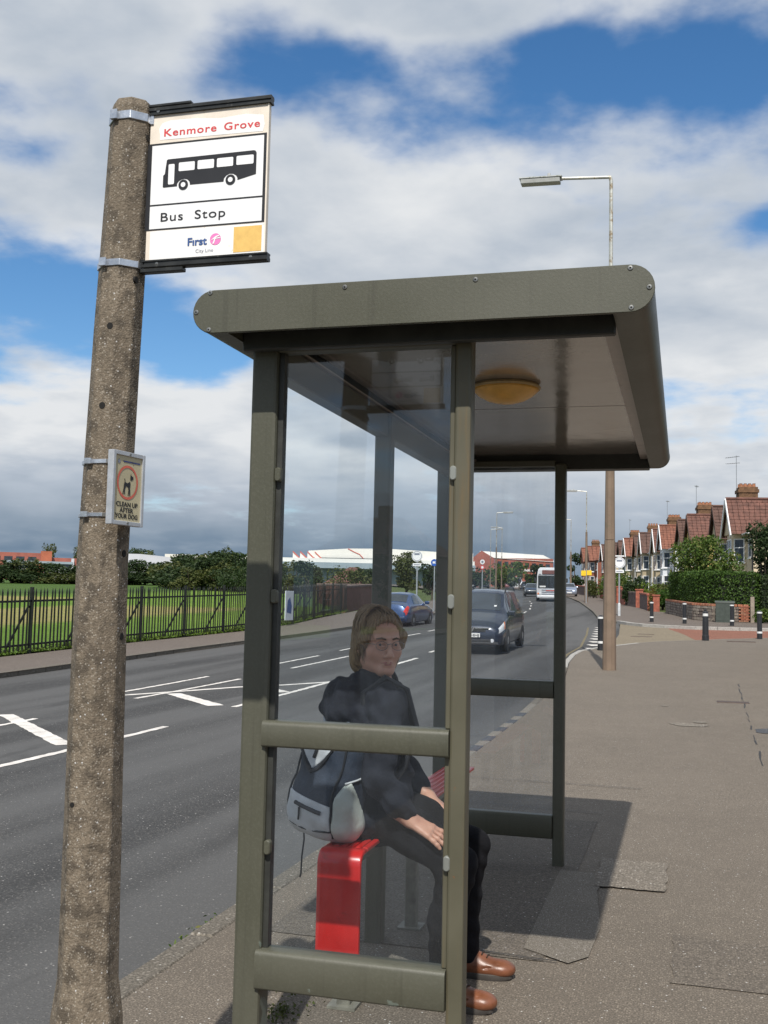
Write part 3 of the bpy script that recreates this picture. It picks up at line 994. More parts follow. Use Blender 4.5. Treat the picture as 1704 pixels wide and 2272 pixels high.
def flag_face(pl, root, off):
    """prints one face of the flag; plane coords: x from the pole outwards 0..0.333, y = height"""
    def part(name, polys, m, d):
        for q in polys:
            flat(MB(), pl, q, d).build(name, m, root, off=off, clean=False)
    flip = pl.flip
    X = (lambda a: a) if not flip else (lambda a: 0.333 - a)
    RX = lambda x0, x1, y0, y1: rect(min(X(x0), X(x1)), max(X(x0), X(x1)), y0, y1)
    part('name_panel', [RX(0.010, 0.329, 2.778, 2.850)], M_signcream, 0.0006)
    lab = [(0.030, 2.787), (0.318, 2.783), (0.322, 2.800), (0.318, 2.826), (0.27, 2.833), (0.20, 2.829), (0.13, 2.836), (0.06, 2.838), (0.035, 2.832), (0.026, 2.818), (0.029, 2.803)]
    part('name_label', [[(X(a), b) for a, b in (lab if not flip else lab[::-1])]], M_paper, 0.0012)
    part('border', [RX(-0.004, 0.0085, 2.546, 2.778), RX(0.3215, 0.3335, 2.546, 2.778), RX(0.0085, 0.3215, 2.7735, 2.778), RX(0.0085, 0.3215, 2.6105, 2.6145), RX(0.0085, 0.3215, 2.546, 2.5495)], M_black, 0.0012)
    part('symbol_panel', [RX(0.0085, 0.3215, 2.6145, 2.7735), RX(0.0085, 0.3215, 2.5495, 2.6105)], M_signwhite, 0.0006)
    part('operator_panel', [RX(0.012, 0.331, 2.468, 2.544)], M_paper, 0.0006)
    part('yellow_patch', [RX(0.247, 0.323, 2.472, 2.538)], M_yel, 0.0012)
    # the bus: nose to the left on the near face
    bx = lambda a: a - 1.342 * -1.0
    def B(poly):
        q = [((a + 1.342), b) for a, b in poly]
        return q
    body = [(-1.299, 2.660), (-1.297, 2.658), (-1.2585, 2.6585), (-1.258, 2.666), (-1.253, 2.672), (-1.246, 2.6755), (-1.238, 2.6765), (-1.230, 2.6745), (-1.224, 2.669), (-1.222, 2.662), (-1.222, 2.6595), (-1.128, 2.6595), (-1.127, 2.668), (-1.121, 2.675), (-1.112, 2.679), (-1.102, 2.678), (-1.094, 2.673), (-1.090, 2.666), (-1.090, 2.6605), (-1.0395, 2.672), (-1.0395, 2.728), (-1.042, 2.733), (-1.047, 2.735), (-1.286, 2.733), (-1.290, 2.731), (-1.2945, 2.694), (-1.299, 2.690)]
    part('bus_symbol', [B(body)], M_black, 0.0012)
    win = [rrect(-1.255, -1.210, 2.698, 2.721, 0.003), rrect(-1.202, -1.156, 2.6985, 2.722, 0.003), rrect(-1.148, -1.103, 2.699, 2.7225, 0.003), rrect(-1.094, -1.047, 2.700, 2.7235, 0.003), rrect(-1.284, -1.267, 2.665, 2.719, 0.003)]
    part('bus_symbol_window', [B(w) for w in win], M_signwhite, 0.0018)
    part('bus_symbol_wheel', [B(disc(-1.2405, 2.661, 0.0135)), B(disc(-1.109, 2.663, 0.0135))], M_black, 0.0020)
    part('bus_symbol_hub', [B(disc(-1.2405, 2.661, 0.0065)), B(disc(-1.109, 2.663, 0.0065))], M_signwhite, 0.0026)
    L = lambda n, s, x0, x1, b, c, m, **k: lettering(n, s, pl, x0 + 1.342, x1 + 1.342, b, c, m, root, off, d=0.0018, **k)
    L('stop_name', 'Kenmore', -1.3005, -1.1525, 2.7955, 0.0205, M_red, bold=0.016, space=1.12)
    L('stop_name', 'Grove', -1.1315, -1.0325, 2.7955, 0.0205, M_red, bold=0.016, space=1.12)
    L('stop_word', 'Bus', -1.301, -1.238, 2.5680, 0.0240, M_black, bold=0.004, space=1.1)
    L('stop_word', 'Stop', -1.205, -1.120, 2.5680, 0.0240, M_black, bold=0.004, space=1.1)
    L('operator_name', 'F\u0131rst', -1.222, -1.168, 2.4985, 0.0205, M_blue, bold=0.028, space=0.98)
    L('operator_line', 'City Line', -1.199, -1.150, 2.4785, 0.0095, M_grey, bold=0.0)
    cx, cy = -1.145 + 1.342, 2.5105
    part('operator_mark', [disc(cx, cy, 0.0152)], M_pink, 0.0014)
    sw = [(-0.0135, -0.004), (-0.006, 0.0025), (0.001, 0.0078), (0.008, 0.0098), (0.0135, 0.0100), (0.0095, 0.0068), (0.005, 0.0055), (0.002, 0.0030), (0.0125, 0.0040), (0.0145, 0.0012), (0.0010, 0.0005), (-0.001, -0.005), (-0.0035, -0.0125), (-0.0075, -0.0115), (-0.0045, -0.004), (-0.0035, 0.0008)]
    part('operator_mark_swoosh', [[(cx + a, cy + b) for a, b in sw]], M_paper, 0.0022)


SO = (-1.342, 2.452, 2.443)
flag = thing('bus_stop_sign', 'white flag sign with black bus symbol, Kenmore Grove above and Bus Stop below', 'bus stop sign', SO)
mb = MB().bbox(-1.342, -1.009, 2.446, 2.456, 2.448, 2.866)
mb.build('panel', M_signcream, flag, off=SO, bevel=0.001, seg=1)
near_pl = Plane((-1.342, 2.446, 0), (1, 0, 0), (0, 0, 1))
near_pl.flip = False
flag_face(near_pl, flag, SO)
far_pl = Plane((-1.009, 2.456, 0), (-1, 0, 0), (0, 0, 1))
far_pl.flip = True
flag_face(far_pl, flag, SO)
chan = [(-0.012, 0.0), (0.012, 0.0), (0.012, 0.004), (0.009, 0.005), (0.009, 0.010), (0.012, 0.011), (0.012, 0.018), (0.009, 0.021), (-0.009, 0.021), (-0.012, 0.018), (-0.012, 0.011), (-0.009, 0.010), (-0.009, 0.005), (-0.012, 0.004)]
MB().prism(chan, (-1.352, 2.451, 2.8545), (-1.003, 2.451, 2.8545), (0, 1, 0), (0, 0, 1)).build('top_channel', M_blackmetal, flag, off=SO)
MB().prism([(s, -t) for s, t in chan][::-1], (-1.350, 2.451, 2.4660), (-1.001, 2.451, 2.4660), (0, 1, 0), (0, 0, 1)).build('bottom_channel', M_blackmetal, flag, off=SO)
mb = MB().bbox(-1.372, -1.225, 2.440, 2.462, 2.8765, 2.884).bbox(-1.372, -1.350, 2.440, 2.462, 2.836, 2.876)
mb.build('bracket', M_blackmetal, flag, off=SO, bevel=0.0015, seg=1)
mb = MB().bbox(-1.365, -1.232, 2.440, 2.462, 2.434, 2.4445).bbox(-1.362, -1.345, 2.440, 2.462, 2.445, 2.470)
mb.build('bracket', M_blackmetal, flag, off=SO, bevel=0.0015, seg=1)
for (sx_, sz_) in ((-1.318, 2.864), (-1.305, 2.455), (-1.045, 2.456)):
    MB().lathe([(0.0045, 0), (0.0045, 0.002), (0.003, 0.003)], (sx_, 2.4395, sz_), 10, 'Y').build('screw', M_screw, flag, off=SO)
MB().bbox(-1.0125, -1.0085, 2.444, 2.458, 2.466, 2.855).build('edge_trim', M_signcream, flag, off=SO)

# dog sign strapped to the right-hand face
A_, B_ = Vector((-1.349, 2.338, 0)), Vector((-1.331, 2.466, 0))
ud = (B_ - A_).normalized()
DW, DH, DZ0 = (B_ - A_).length, 0.184, 1.776
dog = thing('dog_fouling_sign', 'small framed cream sign with a red ring and dog saying CLEAN UP AFTER YOUR DOG', 'sign', (A_.x, A_.y, DZ0))
doff = (A_.x, A_.y, DZ0)
M_alu = mat('aluminium_frame', (0.55, 0.56, 0.58), 0.42, metal=0.6, var=0.10, vscale=30)
M_dogcream = mat('dog_sign_cream', (0.50, 0.44, 0.28), 0.4, var=0.07, vscale=12)
M_dogred = mat('dog_sign_red', (0.60, 0.13, 0.085), 0.45, var=0.1, vscale=30)
M_dogblue = mat('dog_sign_blue', (0.03, 0.045, 0.16), 0.45)
dpl = Plane(A_ + Vector((0, 0, DZ0)), ud, (0, 0, 1))
dn = dpl.n
fw_ = 0.0105


def slab(mb, pl, x0, x1, y0, y1, d0, d1, mi=0):
    vs = [pl.p(x, y, d) for d in (d0, d1) for (x, y) in ((x0, y0), (x1, y0), (x1, y1), (x0, y1))]
    mb.add(vs, [(3, 2, 1, 0), (4, 5, 6, 7), (0, 1, 5, 4), (1, 2, 6, 5), (2, 3, 7, 6), (3, 0, 4, 7)], mi)
    return mb


mb = MB()
slab(mb, dpl, 0, fw_, 0, DH, -0.014, 0.004)
slab(mb, dpl, DW - fw_, DW, 0, DH, -0.014, 0.004)
slab(mb, dpl, fw_, DW - fw_, 0, fw_, -0.014, 0.004)
slab(mb, dpl, fw_, DW - fw_, DH - fw_, DH, -0.014, 0.004)
mb.build('frame', M_alu, dog, off=doff, bevel=0.001, seg=1)
slab(MB(), dpl, fw_, DW - fw_, fw_, DH - fw_, -0.010, 0.0).build('panel', M_dogcream, dog, off=doff)
cx, cy, rr = DW * 0.485, DH * 0.585, 0.0430
ring = MB()
n = 40
vs = [dpl.p(cx + r_ * 0.98 * math.cos(2 * math.pi * i / n), cy + r_ * math.sin(2 * math.pi * i / n), 0.0008) for r_ in (rr, rr - 0.0062) for i in range(n)]
ring.add(vs, [(i, (i + 1) % n, n + (i + 1) % n, n + i) for i in range(n)])
ring.build('red_ring', M_dogred, dog, off=doff, clean=False)
dogp = [(0.19, -0.02), (0.185, -0.09), (0.165, -0.22), (0.185, -0.30), (0.20, -0.54), (0.15, -0.54), (0.12, -0.32), (0.085, -0.54), (0.04, -0.54), (0.075, -0.30), (0.04, -0.17), (-0.10, -0.16), (-0.16, -0.30), (-0.14, -0.50), (-0.18, -0.50), (-0.21, -0.33), (-0.26, -0.50), (-0.31, -0.50), (-0.25, -0.28), (-0.22, -0.05), (-0.18, 0.03), (-0.22, 0.15), (-0.17, 0.14), (-0.14, 0.01), (-0.02, -0.03), (0.10, 0.02), (0.16, 0.06)]
head = [(0.17, 0.10), (0.24, 0.10), (0.33, 0.14), (0.37, 0.20), (0.36, 0.26), (0.28, 0.29), (0.22, 0.30), (0.215, 0.40), (0.185, 0.33), (0.165, 0.22)]
mb = MB()
flat(mb, dpl, [(cx + a * 0.062, cy + b * 0.062) for a, b in dogp], 0.0008)
flat(mb, dpl, [(cx + a * 0.062, cy + b * 0.062) for a, b in head], 0.0008)
mb.build('dog_symbol', M_black, dog, off=doff, clean=False)
mb = MB()
flat(mb, dpl, rect(DW * 0.33, DW * 0.86, DH * 0.858, DH * 0.876), 0.0008)
flat(mb, dpl, rect(fw_, fw_ + 0.0022, fw_, DH * 0.78), 0.0008)
mb.build('blue_bar', M_dogblue, dog, off=doff, clean=False)
mb = MB()
star = []
for i in range(16):
    a = 2 * math.pi * i / 16 + math.pi / 2
    r_ = (0.0085 if i == 0 else 0.0066) if i % 2 == 0 else 0.0042
    star.append((DW * 0.20 + r_ * math.cos(a), DH * 0.855 + r_ * math.sin(a)))
flat(mb, dpl, star, 0.0008)
mb.build('crest', M_grey, dog, off=doff, clean=False)
for s_, x0, x1, bz in (('CLEAN UP', 0.165, 0.83, 0.255), ('AFTER', 0.27, 0.70, 0.175), ('YOUR DOG', 0.135, 0.84, 0.095)):
    lettering('sign_text', s_, dpl, DW * x0, DW * x1, DH * bz, 0.0118, M_black, dog, doff, d=0.0008, bold=0.03)
for zz in (0.006, DH - 0.0055):
    MB().add([dpl.p(DW * 0.5 + 0.003 * math.cos(a), zz + 0.003 * math.sin(a), d) for d in (0.004, 0.006) for a in [2 * math.pi * i / 8 for i in range(8)]], [tuple(range(8, 16))] + [(i, (i + 1) % 8, 8 + (i + 1) % 8, 8 + i) for i in range(8)]).build('rivet', M_screw, dog, off=doff)

# ================================================================== bus shelter
def shelter_paint():
    m, t, b = new_mat('shelter_paint')
    tcn = N(t, 'ShaderNodeTexCoord')
    v = tcn.outputs['Object']
    n1 = noise(t, v, 2.2, 5, 0.6)
    n2 = noise(t, v, 110, 3, 0.6)
    c = ramp_node(t, n1, [(0.3, (0.066, 0.066, 0.045)), (0.7, (0.080, 0.079, 0.056))])
    c = mix_col(t, map_range(t, n2, 0.45, 0.7, 0, 0.35), c, (0.105, 0.104, 0.078))
    # bleached, flaking paint low down
    sp = N(t, 'ShaderNodeSeparateXYZ')
    t.links.new(v, sp.inputs[0])
    n3 = noise(t, v, 7.5, 7, 0.6, 0.6)
    k = math_node(t, 'ADD', n3, map_range(t, sp.outputs[2], 0.62, 0.18, -0.20, 0.055, smooth=False))
    c = mix_col(t, math_node(t, 'MULTIPLY', map_range(t, k, 0.575, 0.60, 0, 0.75), map_range(t, sp.outputs[1], -1.0, -1.3)), c, (0.17, 0.205, 0.175))
    mps = N(t, 'ShaderNodeMapping')
    mps.inputs['Scale'].default_value = (38, 38, 1.1)
    t.links.new(v, mps.inputs[0])
    runs = noise(t, mps.outputs[0], 1.0, 5, 0.6)
    c = mix_col(t, map_range(t, runs, 0.52, 0.74, 0, 0.45), c, (0.045, 0.043, 0.030))
    n5 = noise(t, v, 1.1, 4, 0.55, 0.3)
    c = mix_col(t, map_range(t, n5, 0.45, 0.72, 0, 0.4), c, (0.105, 0.102, 0.080))
    n4 = noise(t, v, 34, 5, 0.7)
    c = mix_col(t, map_range(t, n4, 0.70, 0.76, 0, 0.6), c, (0.045, 0.045, 0.035))
    t.links.new(c, b.inputs['Base Color'])
    t.links.new(math_node(t, 'MULTIPLY_ADD', n1, 0.2, 0.36), b.inputs['Roughness'])
    b.inputs['Metallic'].default_value = 0.0
    b.inputs['Specular IOR Level'].default_value = 0.5
    bn = N(t, 'ShaderNodeBump', inp={'Strength': 0.35, 'Distance': 0.0012})
    t.links.new(n2, bn.inputs['Height'])
    t.links.new(bn.outputs[0], b.inputs['Normal'])
    return m


def rusty_paint():
    m, t, b = new_mat('shelter_paint_rusty')
    tcn = N(t, 'ShaderNodeTexCoord')
    v = tcn.outputs['Object']
    mp = N(t, 'ShaderNodeMapping')
    mp.inputs['Scale'].default_value = (30, 30, 2.0)
    t.links.new(v, mp.inputs[0])
    n1 = noise(t, v, 3, 5, 0.6)
    n2 = noise(t, mp.outputs[0], 1.0, 6, 0.62)
    n3 = noise(t, v, 30, 5, 0.65)
    c = ramp_node(t, n1, [(0.3, (0.075, 0.070, 0.044)), (0.7, (0.105, 0.098, 0.066))])
    c = mix_col(t, map_range(t, n2, 0.52, 0.78, 0, 0.55), c, (0.16, 0.095, 0.030))
    c = mix_col(t, map_range(t, n3, 0.68, 0.73, 0, 0.9), c, (0.22, 0.075, 0.02))
    t.links.new(c, b.inputs['Base Color'])
    b.inputs['Roughness'].default_value = 0.5
    return m


M_shel = shelter_paint()
M_rusty = rusty_paint()
M_shdark = mat('shelter_dark_seal', (0.030, 0.031, 0.027), 0.5, var=0.2, vscale=12)
M_ceil = mat('ceiling_laminate', (0.40, 0.365, 0.325), 0.15, metal=0.5, spec=0.6, var=0.05, vscale=3, dirt=((0.30, 0.265, 0.23), 1.6, 0.45, 0.75), bump=0.0035, bscale=3.0)
M_trim = mat('ceiling_trim', (0.36, 0.31, 0.275), 0.35, var=0.10, vscale=14, dirt=((0.16, 0.12, 0.09), 9, 0.58, 0.75))
M_glass1 = glass_mat('shelter_glass', (0.93, 0.955, 0.965), haze=0.011, haze_col=(0.42, 0.47, 0.55))
M_glass2 = glass_mat('shelter_glass_rear', (0.94, 0.955, 0.965), haze=0.055, haze_col=(0.55, 0.60, 0.66))
M_amber = mat('amber_diffuser', (0.80, 0.46, 0.11), 0.35, var=0.12, vscale=9, dirt=((0.30, 0.17, 0.05), 12, 0.55, 0.8))
M_rim = mat('lamp_rim', (0.50, 0.38, 0.20), 0.45, var=0.15, vscale=20)

BO = (-1.40, 5.1, 0.0)
shel = thing('bus_shelter', 'olive green metal bus shelter with curved-edge roof and glazed end panels', 'bus shelter', BO)


def spart(mb, name, m, parent=None, **k):
    return mb.build(name, m, parent or shel, off=BO, **k)


XL, XRt, ZB, ZT = -1.519, -0.1529, 2.485, 2.6324
rad = (ZT - ZB) / 2
zc_ = (ZT + ZB) / 2


def stadium(x0, x1, r, zc, n=14):
    out = []
    for i in range(n + 1):
        a = math.radians(-90 + 180 * i / n)
        out.append((x1 + r * math.cos(a), zc + r * math.sin(a)))
    for i in range(n + 1):
        a = math.radians(90 + 180 * i / n)
        out.append((x0 + r * math.cos(a), zc + r * math.sin(a)))
    return out


for y0, y1 in ((3.245, 3.260), (6.995, 7.010)):
    mb = MB().prism(stadium(XL, XRt, rad, zc_), (0, y0, 0), (0, y1, 0), (1, 0, 0), (0, 0, 1))
    fas = spart(mb, 'fascia_panel', M_shel, bevel=0.002, seg=1, smooth=True, angle=30)
    if y0 < 4:
        for sx_, sz_ in ((-1.531, 2.623), (-1.580, 2.559), (-1.532, 2.497), (-1.056, 2.615), (-0.626, 2.614), (-0.152, 2.621), (-0.096, 2.559), (-0.149, 2.499)):
            mb = MB().lathe([(0.0085, 0), (0.0085, -0.0015), (0.0068, -0.003), (0.0030, -0.0034), (0.0028, -0.0012)], (sx_, y0, sz_), 12, 'Y')
            spart(mb, 'screw', M_screw, fas)
            spart(MB().lathe([(0.0028, 0), (0.0028, -0.0002)], (sx_, y0 - 0.0036, sz_), 8, 'Y'), 'screw_socket', M_hole, fas)
# rounded long edges (roof gutter profiles) and skins
for side in (1, -1):
    x0 = XRt if side > 0 else XL
    prof = []
    for i in range(13):
        a = math.radians(-90 + 180 * i / 12)
        prof.append((x0 + side * (rad - 0.0015) * math.cos(a), zc_ + (rad - 0.0015) * math.sin(a)))
    prof += [(x0 - side * 0.050, ZT - 0.0015), (x0 - side * 0.050, ZB + 0.0015)]
    mb = MB().prism(prof if side > 0 else prof[::-1], (0, 3.261, 0), (0, 6.994, 0), (1, 0, 0), (0, 0, 1))
    spart(mb, 'roof_edge', M_shel, smooth=True, angle=40)
mb = MB().bbox(XL + 0.05, XRt - 0.05, 3.261, 6.994, ZT - 0.012, ZT - 0.002)
spart(mb, 'roof_sheet', M_shel)
# ceiling: two panels on a dark backing, trims round the edge
ceil = spart(MB().bbox(-1.38, -0.262, 3.52, 5.19, 2.562, 2.568), 'ceiling_panel', M_ceil)
spart(MB().bbox(-1.38, -0.262, 5.20, 6.872, 2.562, 2.568), 'ceiling_panel', M_ceil)
spart(MB().bbox(-0.258, -0.2035, 3.422, 6.874, 2.530, 2.536), 'ceiling_trim', M_trim, bevel=0.001, seg=1)
spart(MB().bbox(-1.468, -1.384, 3.422, 6.874, 2.530, 2.536), 'ceiling_trim', M_trim)
spart(MB().bbox(-1.468, -0.2035, 3.385, 3.42, 2.456, 2.600), 'header_beam', M_shdark, bevel=0.004, seg=1)
spart(MB().bbox(-1.468, -0.2035, 6.876, 6.993, 2.470, 2.600), 'header_beam', M_shdark, bevel=0.004, seg=1)
spart(MB().bbox(-1.38, -0.262, 3.425, 3.515, 2.548, 2.554), 'ceiling_trim', M_trim)
# posts
def upost(x0, x1, y0, y1, z1, name='post', m=None, bev=0.012):
    mb = MB().bbox(x0, x1, y0, y1, -0.12, z1)
    return spart(mb, name, m or M_shel, bevel=bev, seg=2, angle=60)


upost(-1.458, -1.362, 3.448, 3.545, 2.519)
upost(-0.7285, -0.6745, 3.448, 3.525, 2.519, m=M_rusty, bev=0.008)
upost(-1.455, -1.372, 5.00, 5.085, 2.521)
upost(-1.545, -1.455, 6.79, 6.875, 2.499)
upost(-0.782, -0.712, 6.795, 6.875, 2.499)
# beams
spart(MB().bbox(-1.452, -1.385, 3.546, 4.999, 2.405, 2.520), 'back_beam', M_shel, bevel=0.004, seg=1)
spart(MB().bbox(-1.452, -1.385, 5.086, 6.79, 2.405, 2.520), 'back_beam', M_shel, bevel=0.004, seg=1)
spart(MB().bbox(-1.362, -0.7285, 3.452, 3.515, 2.462, 2.519), 'top_rail', M_shel, bevel=0.004, seg=1)
spart(MB().bbox(-1.455, -0.782, 6.80, 6.865, 2.482, 2.5195), 'top_rail', M_shel, bevel=0.004, seg=1)
# rails with a rounded upper edge
def rail(x0, x1, yf, yb, z0, z1, name='rail'):
    h = z1 - z0
    prof = [(yb, z0), (yb, z1 - 0.004), (yb - 0.004, z1), (yf + 0.016, z1), (yf + 0.008, z1 - 0.002), (yf + 0.003, z1 - 0.008), (yf, z1 - 0.016), (yf, z0 + 0.008), (yf + 0.003, z0 + 0.002), (yf + 0.008, z0)]
    mb = MB().prism(prof, (x0, 0, 0), (x1, 0, 0), (0, 1, 0), (0, 0, 1))
    return spart(mb, name, M_shel, smooth=True, angle=50)


rail(-1.374, -0.7295, 3.432, 3.512, 1.104, 1.191)
rail(-1.374, -0.7295, 3.432, 3.512, 0.311, 0.437)
rail(-1.454, -0.783, 6.79, 6.865, 1.022, 1.128)
rail(-1.454, -0.783, 6.79, 6.865, 0.165, 0.305)
M_clip = mat('clip_grey', (0.24, 0.25, 0.23), 0.4, metal=0.3, var=0.1)
# glazing channels, panes and clips
for z0, z1 in ((1.192, 2.461), (0.438, 1.103)):
    spart(MB().bbox(-1.3615, -1.343, 3.470, 3.505, z0, z1), 'glazing_channel', M_shdark)
    spart(MB().bbox(-0.747, -0.7290, 3.462, 3.505, z0, z1), 'glazing_channel', M_rusty, bevel=0.003, seg=1)
    spart(MB().bbox(-1.360, -0.732, 3.484, 3.490, z0 - 0.008, z1 + 0.008), 'glass_pane', M_glass1)
for z0, z1 in ((1.129, 2.481), (0.306, 1.021)):
    spart(MB().bbox(-1.4545, -0.783, 6.826, 6.832, z0 - 0.004, z1), 'glass_pane', M_glass2)
for (cx, zz) in ((-1.349, 2.031), (-1.350, 1.611), (-1.348, 0.770), (-0.731, 2.029), (-0.731, 1.605), (-0.732, 0.768)):
    prof = rrect(-0.011, 0.011, -0.024, 0.024, 0.010)
    mb = MB().prism(prof, (cx, 3.444, zz), (cx, 3.470, zz), (1, 0, 0), (0, 0, 1))
    spart(mb, 'glass_clip', M_shel if cx < -1 else M_clip, bevel=0.003, seg=1)
# makers plate on the rear header
spart(MB().bbox(-1.345, -1.30, 6.852, 6.8595, 2.512, 2.540), 'badge', M_trim)

# ceiling light
lamp = thing('ceiling_light', 'amber oval dome lamp under the shelter roof', 'ceiling light', (-0.75, 4.63, 2.562))
MB().lathe([(0.150, -0.020), (0.152, -0.012), (0.142, -0.001)], (0, 0, 0), 40).build('rim', M_rim, lamp, smooth=True)
MB().lathe([(0.001, -0.082), (0.045, -0.078), (0.085, -0.066), (0.118, -0.048), (0.138, -0.030), (0.146, -0.0195)], (0, 0, 0), 40).build('diffuser', M_amber, lamp, smooth='all')

# bench
M_seat = mat('bench_red', (0.62, 0.018, 0.015), 0.32, var=0.10, vscale=5, dirt=((0.30, 0.03, 0.02), 14, 0.6, 0.8), coat=0.2)
M_leg = mat('bench_leg', (0.17, 0.165, 0.135), 0.55, var=0.25, vscale=14)
bench = thing('bench', 'bright red metal waiting bench with a turned-down end', 'bench', (-1.25, 5.0, 0))
bo = (-1.25, 5.0, 0)
bx0, bx1, by0, by1, bz = -1.385, -1.205, 4.08, 6.45, 0.627
th, rr_ = 0.022, 0.055
# end panel: sheet bent down with a rounded corner
prof = []
for i in range(7):
    a = math.radians(180 - 90 * i / 6)
    prof.append((by0 + rr_ + rr_ * math.cos(a), bz - rr_ + rr_ * math.sin(a)))
prof = [(by0, 0.22)] + prof + [(by0 + 0.10, bz), (by0 + 0.10, bz - th)]
for i in range(6, -1, -1):
    a = math.radians(180 - 90 * i / 6)
    prof.append((by0 + rr_ + (rr_ - th) * math.cos(a), bz - rr_ + (rr_ - th) * math.sin(a)))
prof += [(by0 + th, 0.22)]
MB().prism(prof, (bx0, 0, 0), (bx1, 0, 0), (0, 1, 0), (0, 0, 1)).build('end_panel', M_seat, bench, off=bo, bevel=0.010, seg=2, smooth=True, angle=40)
ns = 6
sw_ = (bx1 - bx0) / ns
for i in range(ns):
    x0 = bx0 + i * sw_
    MB().bbox(x0 + 0.003, x0 + sw_ - 0.003, by0 + 0.101, by1, bz - 0.020, bz - 0.001).build('seat_slat', M_seat, bench, off=bo, bevel=0.004, seg=1)
MB().bbox(bx0 + 0.03, bx1 - 0.03, by0 + 0.11, by1 - 0.02, bz - 0.060, bz - 0.0205).build('seat_beam', M_leg, bench, off=bo)
for yy in (4.22, 5.30, 6.30):
    MB().bbox(-1.325, -1.27, yy - 0.03, yy + 0.03, 0.006, bz - 0.061).build('leg', M_leg, bench, off=bo, bevel=0.004, seg=1)
    MB().bbox(-1.355, -1.24, yy - 0.06, yy + 0.06, 0.001, 0.012).build('foot_plate', M_leg, bench, off=bo)

# ================================================================== steel railings along the playing field
M_rail = mat('black_railing', (0.016, 0.018, 0.016), 0.45, metal=0.3, var=0.3, vscale=8)
fy0, fy1, fsp = 15.2, 55.6, 0.162


def fence_x(y):
    return interp([(yy, xx) for yy, xx in [(-40, -15.02), (25, -14.95), (34, -14.62), (40, -14.95), (47, -16.2), (56, -17.6)]], y)


fence = thing('railing_fence', 'long black steel railing fence between the far pavement and the playing field', 'fence', (-15, 30, 0))
fo = Vector((-15, 30, 0))
pale_prof = MB()
hw, ht = 0.026, 0.008
vs = [(-ht, -hw, 0.07), (ht, -hw, 0.07), (ht, hw, 0.07), (-ht, hw, 0.07), (-ht, -hw, 1.44), (ht, -hw, 1.44), (ht, hw, 1.44), (-ht, hw, 1.44), (0, -0.004, 1.535), (0, 0.004, 1.535)]
pale_prof.add(vs, [(0, 1, 5, 4), (1, 2, 6, 5), (2, 3, 7, 6), (3, 0, 4, 7), (4, 5, 8), (5, 6, 9, 8), (6, 7, 9), (7, 4, 8, 9), (3, 2, 1, 0)])
pale0 = pale_prof.build('pale', M_rail, fence)
first = True
y = fy0
while y < fy1:
    x = fence_x(y)
    hd = math.atan2(-(fence_x(y + 0.5) - fence_x(y - 0.5)), 1.0)
    o = pale0 if first else link_copy(pale0, fence)
    first = False
    o.location = (x - fo.x + R.uniform(-0.008, 0.008), y - fo.y, zt(y))
    o.rotation_euler = (R.uniform(-0.012, 0.012), R.uniform(-0.012, 0.012), hd)
    y += fsp
posts_y = [17.25, 19.87, 22.52, 25.12, 27.74, 30.34, 33.02, 35.6, 38.2, 40.8, 43.4, 46.0, 48.6, 51.2, 53.8]
p0 = MB().bbox(-0.045, 0.03, -0.035, 0.035, -0.1, 1.56).build('post', M_rail, fence, bevel=0.004, seg=1)
b0 = MB().tube([(-0.66, 0, 0.0), (-0.04, 0, 1.12)], 0.028, 6).build('brace', M_rail, fence)
for i, y in enumerate(posts_y):
    x = fence_x(y)
    o = p0 if i == 0 else link_copy(p0, fence)
    o.location = (x - fo.x - 0.03, y - fo.y, zt(y))
    q = b0 if i == 0 else link_copy(b0, fence)
    q.location = (x - fo.x - 0.03, y - fo.y - 0.05, zt(y))
    if i + 1 < len(posts_y):
        y2 = posts_y[i + 1]
        for h in (0.20, 1.23):
            a = Vector((x - fo.x - 0.022, y - fo.y, zt(y) + h))
            b = Vector((fence_x(y2) - fo.x - 0.022, y2 - fo.y, zt(y2) + h))
            d = (b - a).normalized()
            u = Vector((d.y, -d.x, 0))
            MB().prism([(-0.010, -0.024), (0.010, -0.024), (0.010, 0.024), (-0.010, 0.024)], a, b, u, (0, 0, 1)).build('rail', M_rail, fence)
for h in (0.20, 1.23):
    a = Vector((fence_x(fy0) - fo.x - 0.022, fy0 - fo.y, zt(fy0) + h))
    b = Vector((fence_x(17.25) - fo.x - 0.022, 17.25 - fo.y, zt(17.25) + h))
    MB().prism([(-0.010, -0.024), (0.010, -0.024), (0.010, 0.024), (-0.010, 0.024)], a, b, (1, 0, 0), (0, 0, 1)).build('rail', M_rail, fence)
# notice board tied to the railings, seen through the glass
M_board = mat('notice_white', (0.55, 0.58, 0.62), 0.5, var=0.08, vscale=3)
nb = thing('notice_board', 'pale blue and white poster board fixed to the railings behind the glass', 'poster board', (-14.55, 38.8, zt(38.8) + 0.2))
MB().bbox(-0.02, 0.02, -0.42, 0.42, 0, 1.12).build('board', M_board, nb, bevel=0.005, seg=1)
mb = MB()
flat(mb, Plane((0.0215, -0.42, 0), (0, 1, 0), (0, 0, 1)), [(0.12, 0.30), (0.60, 0.25), (0.66, 0.55), (0.45, 0.88), (0.20, 0.75)], 0.001)
mb.build('print', M_blue, nb, clean=False)

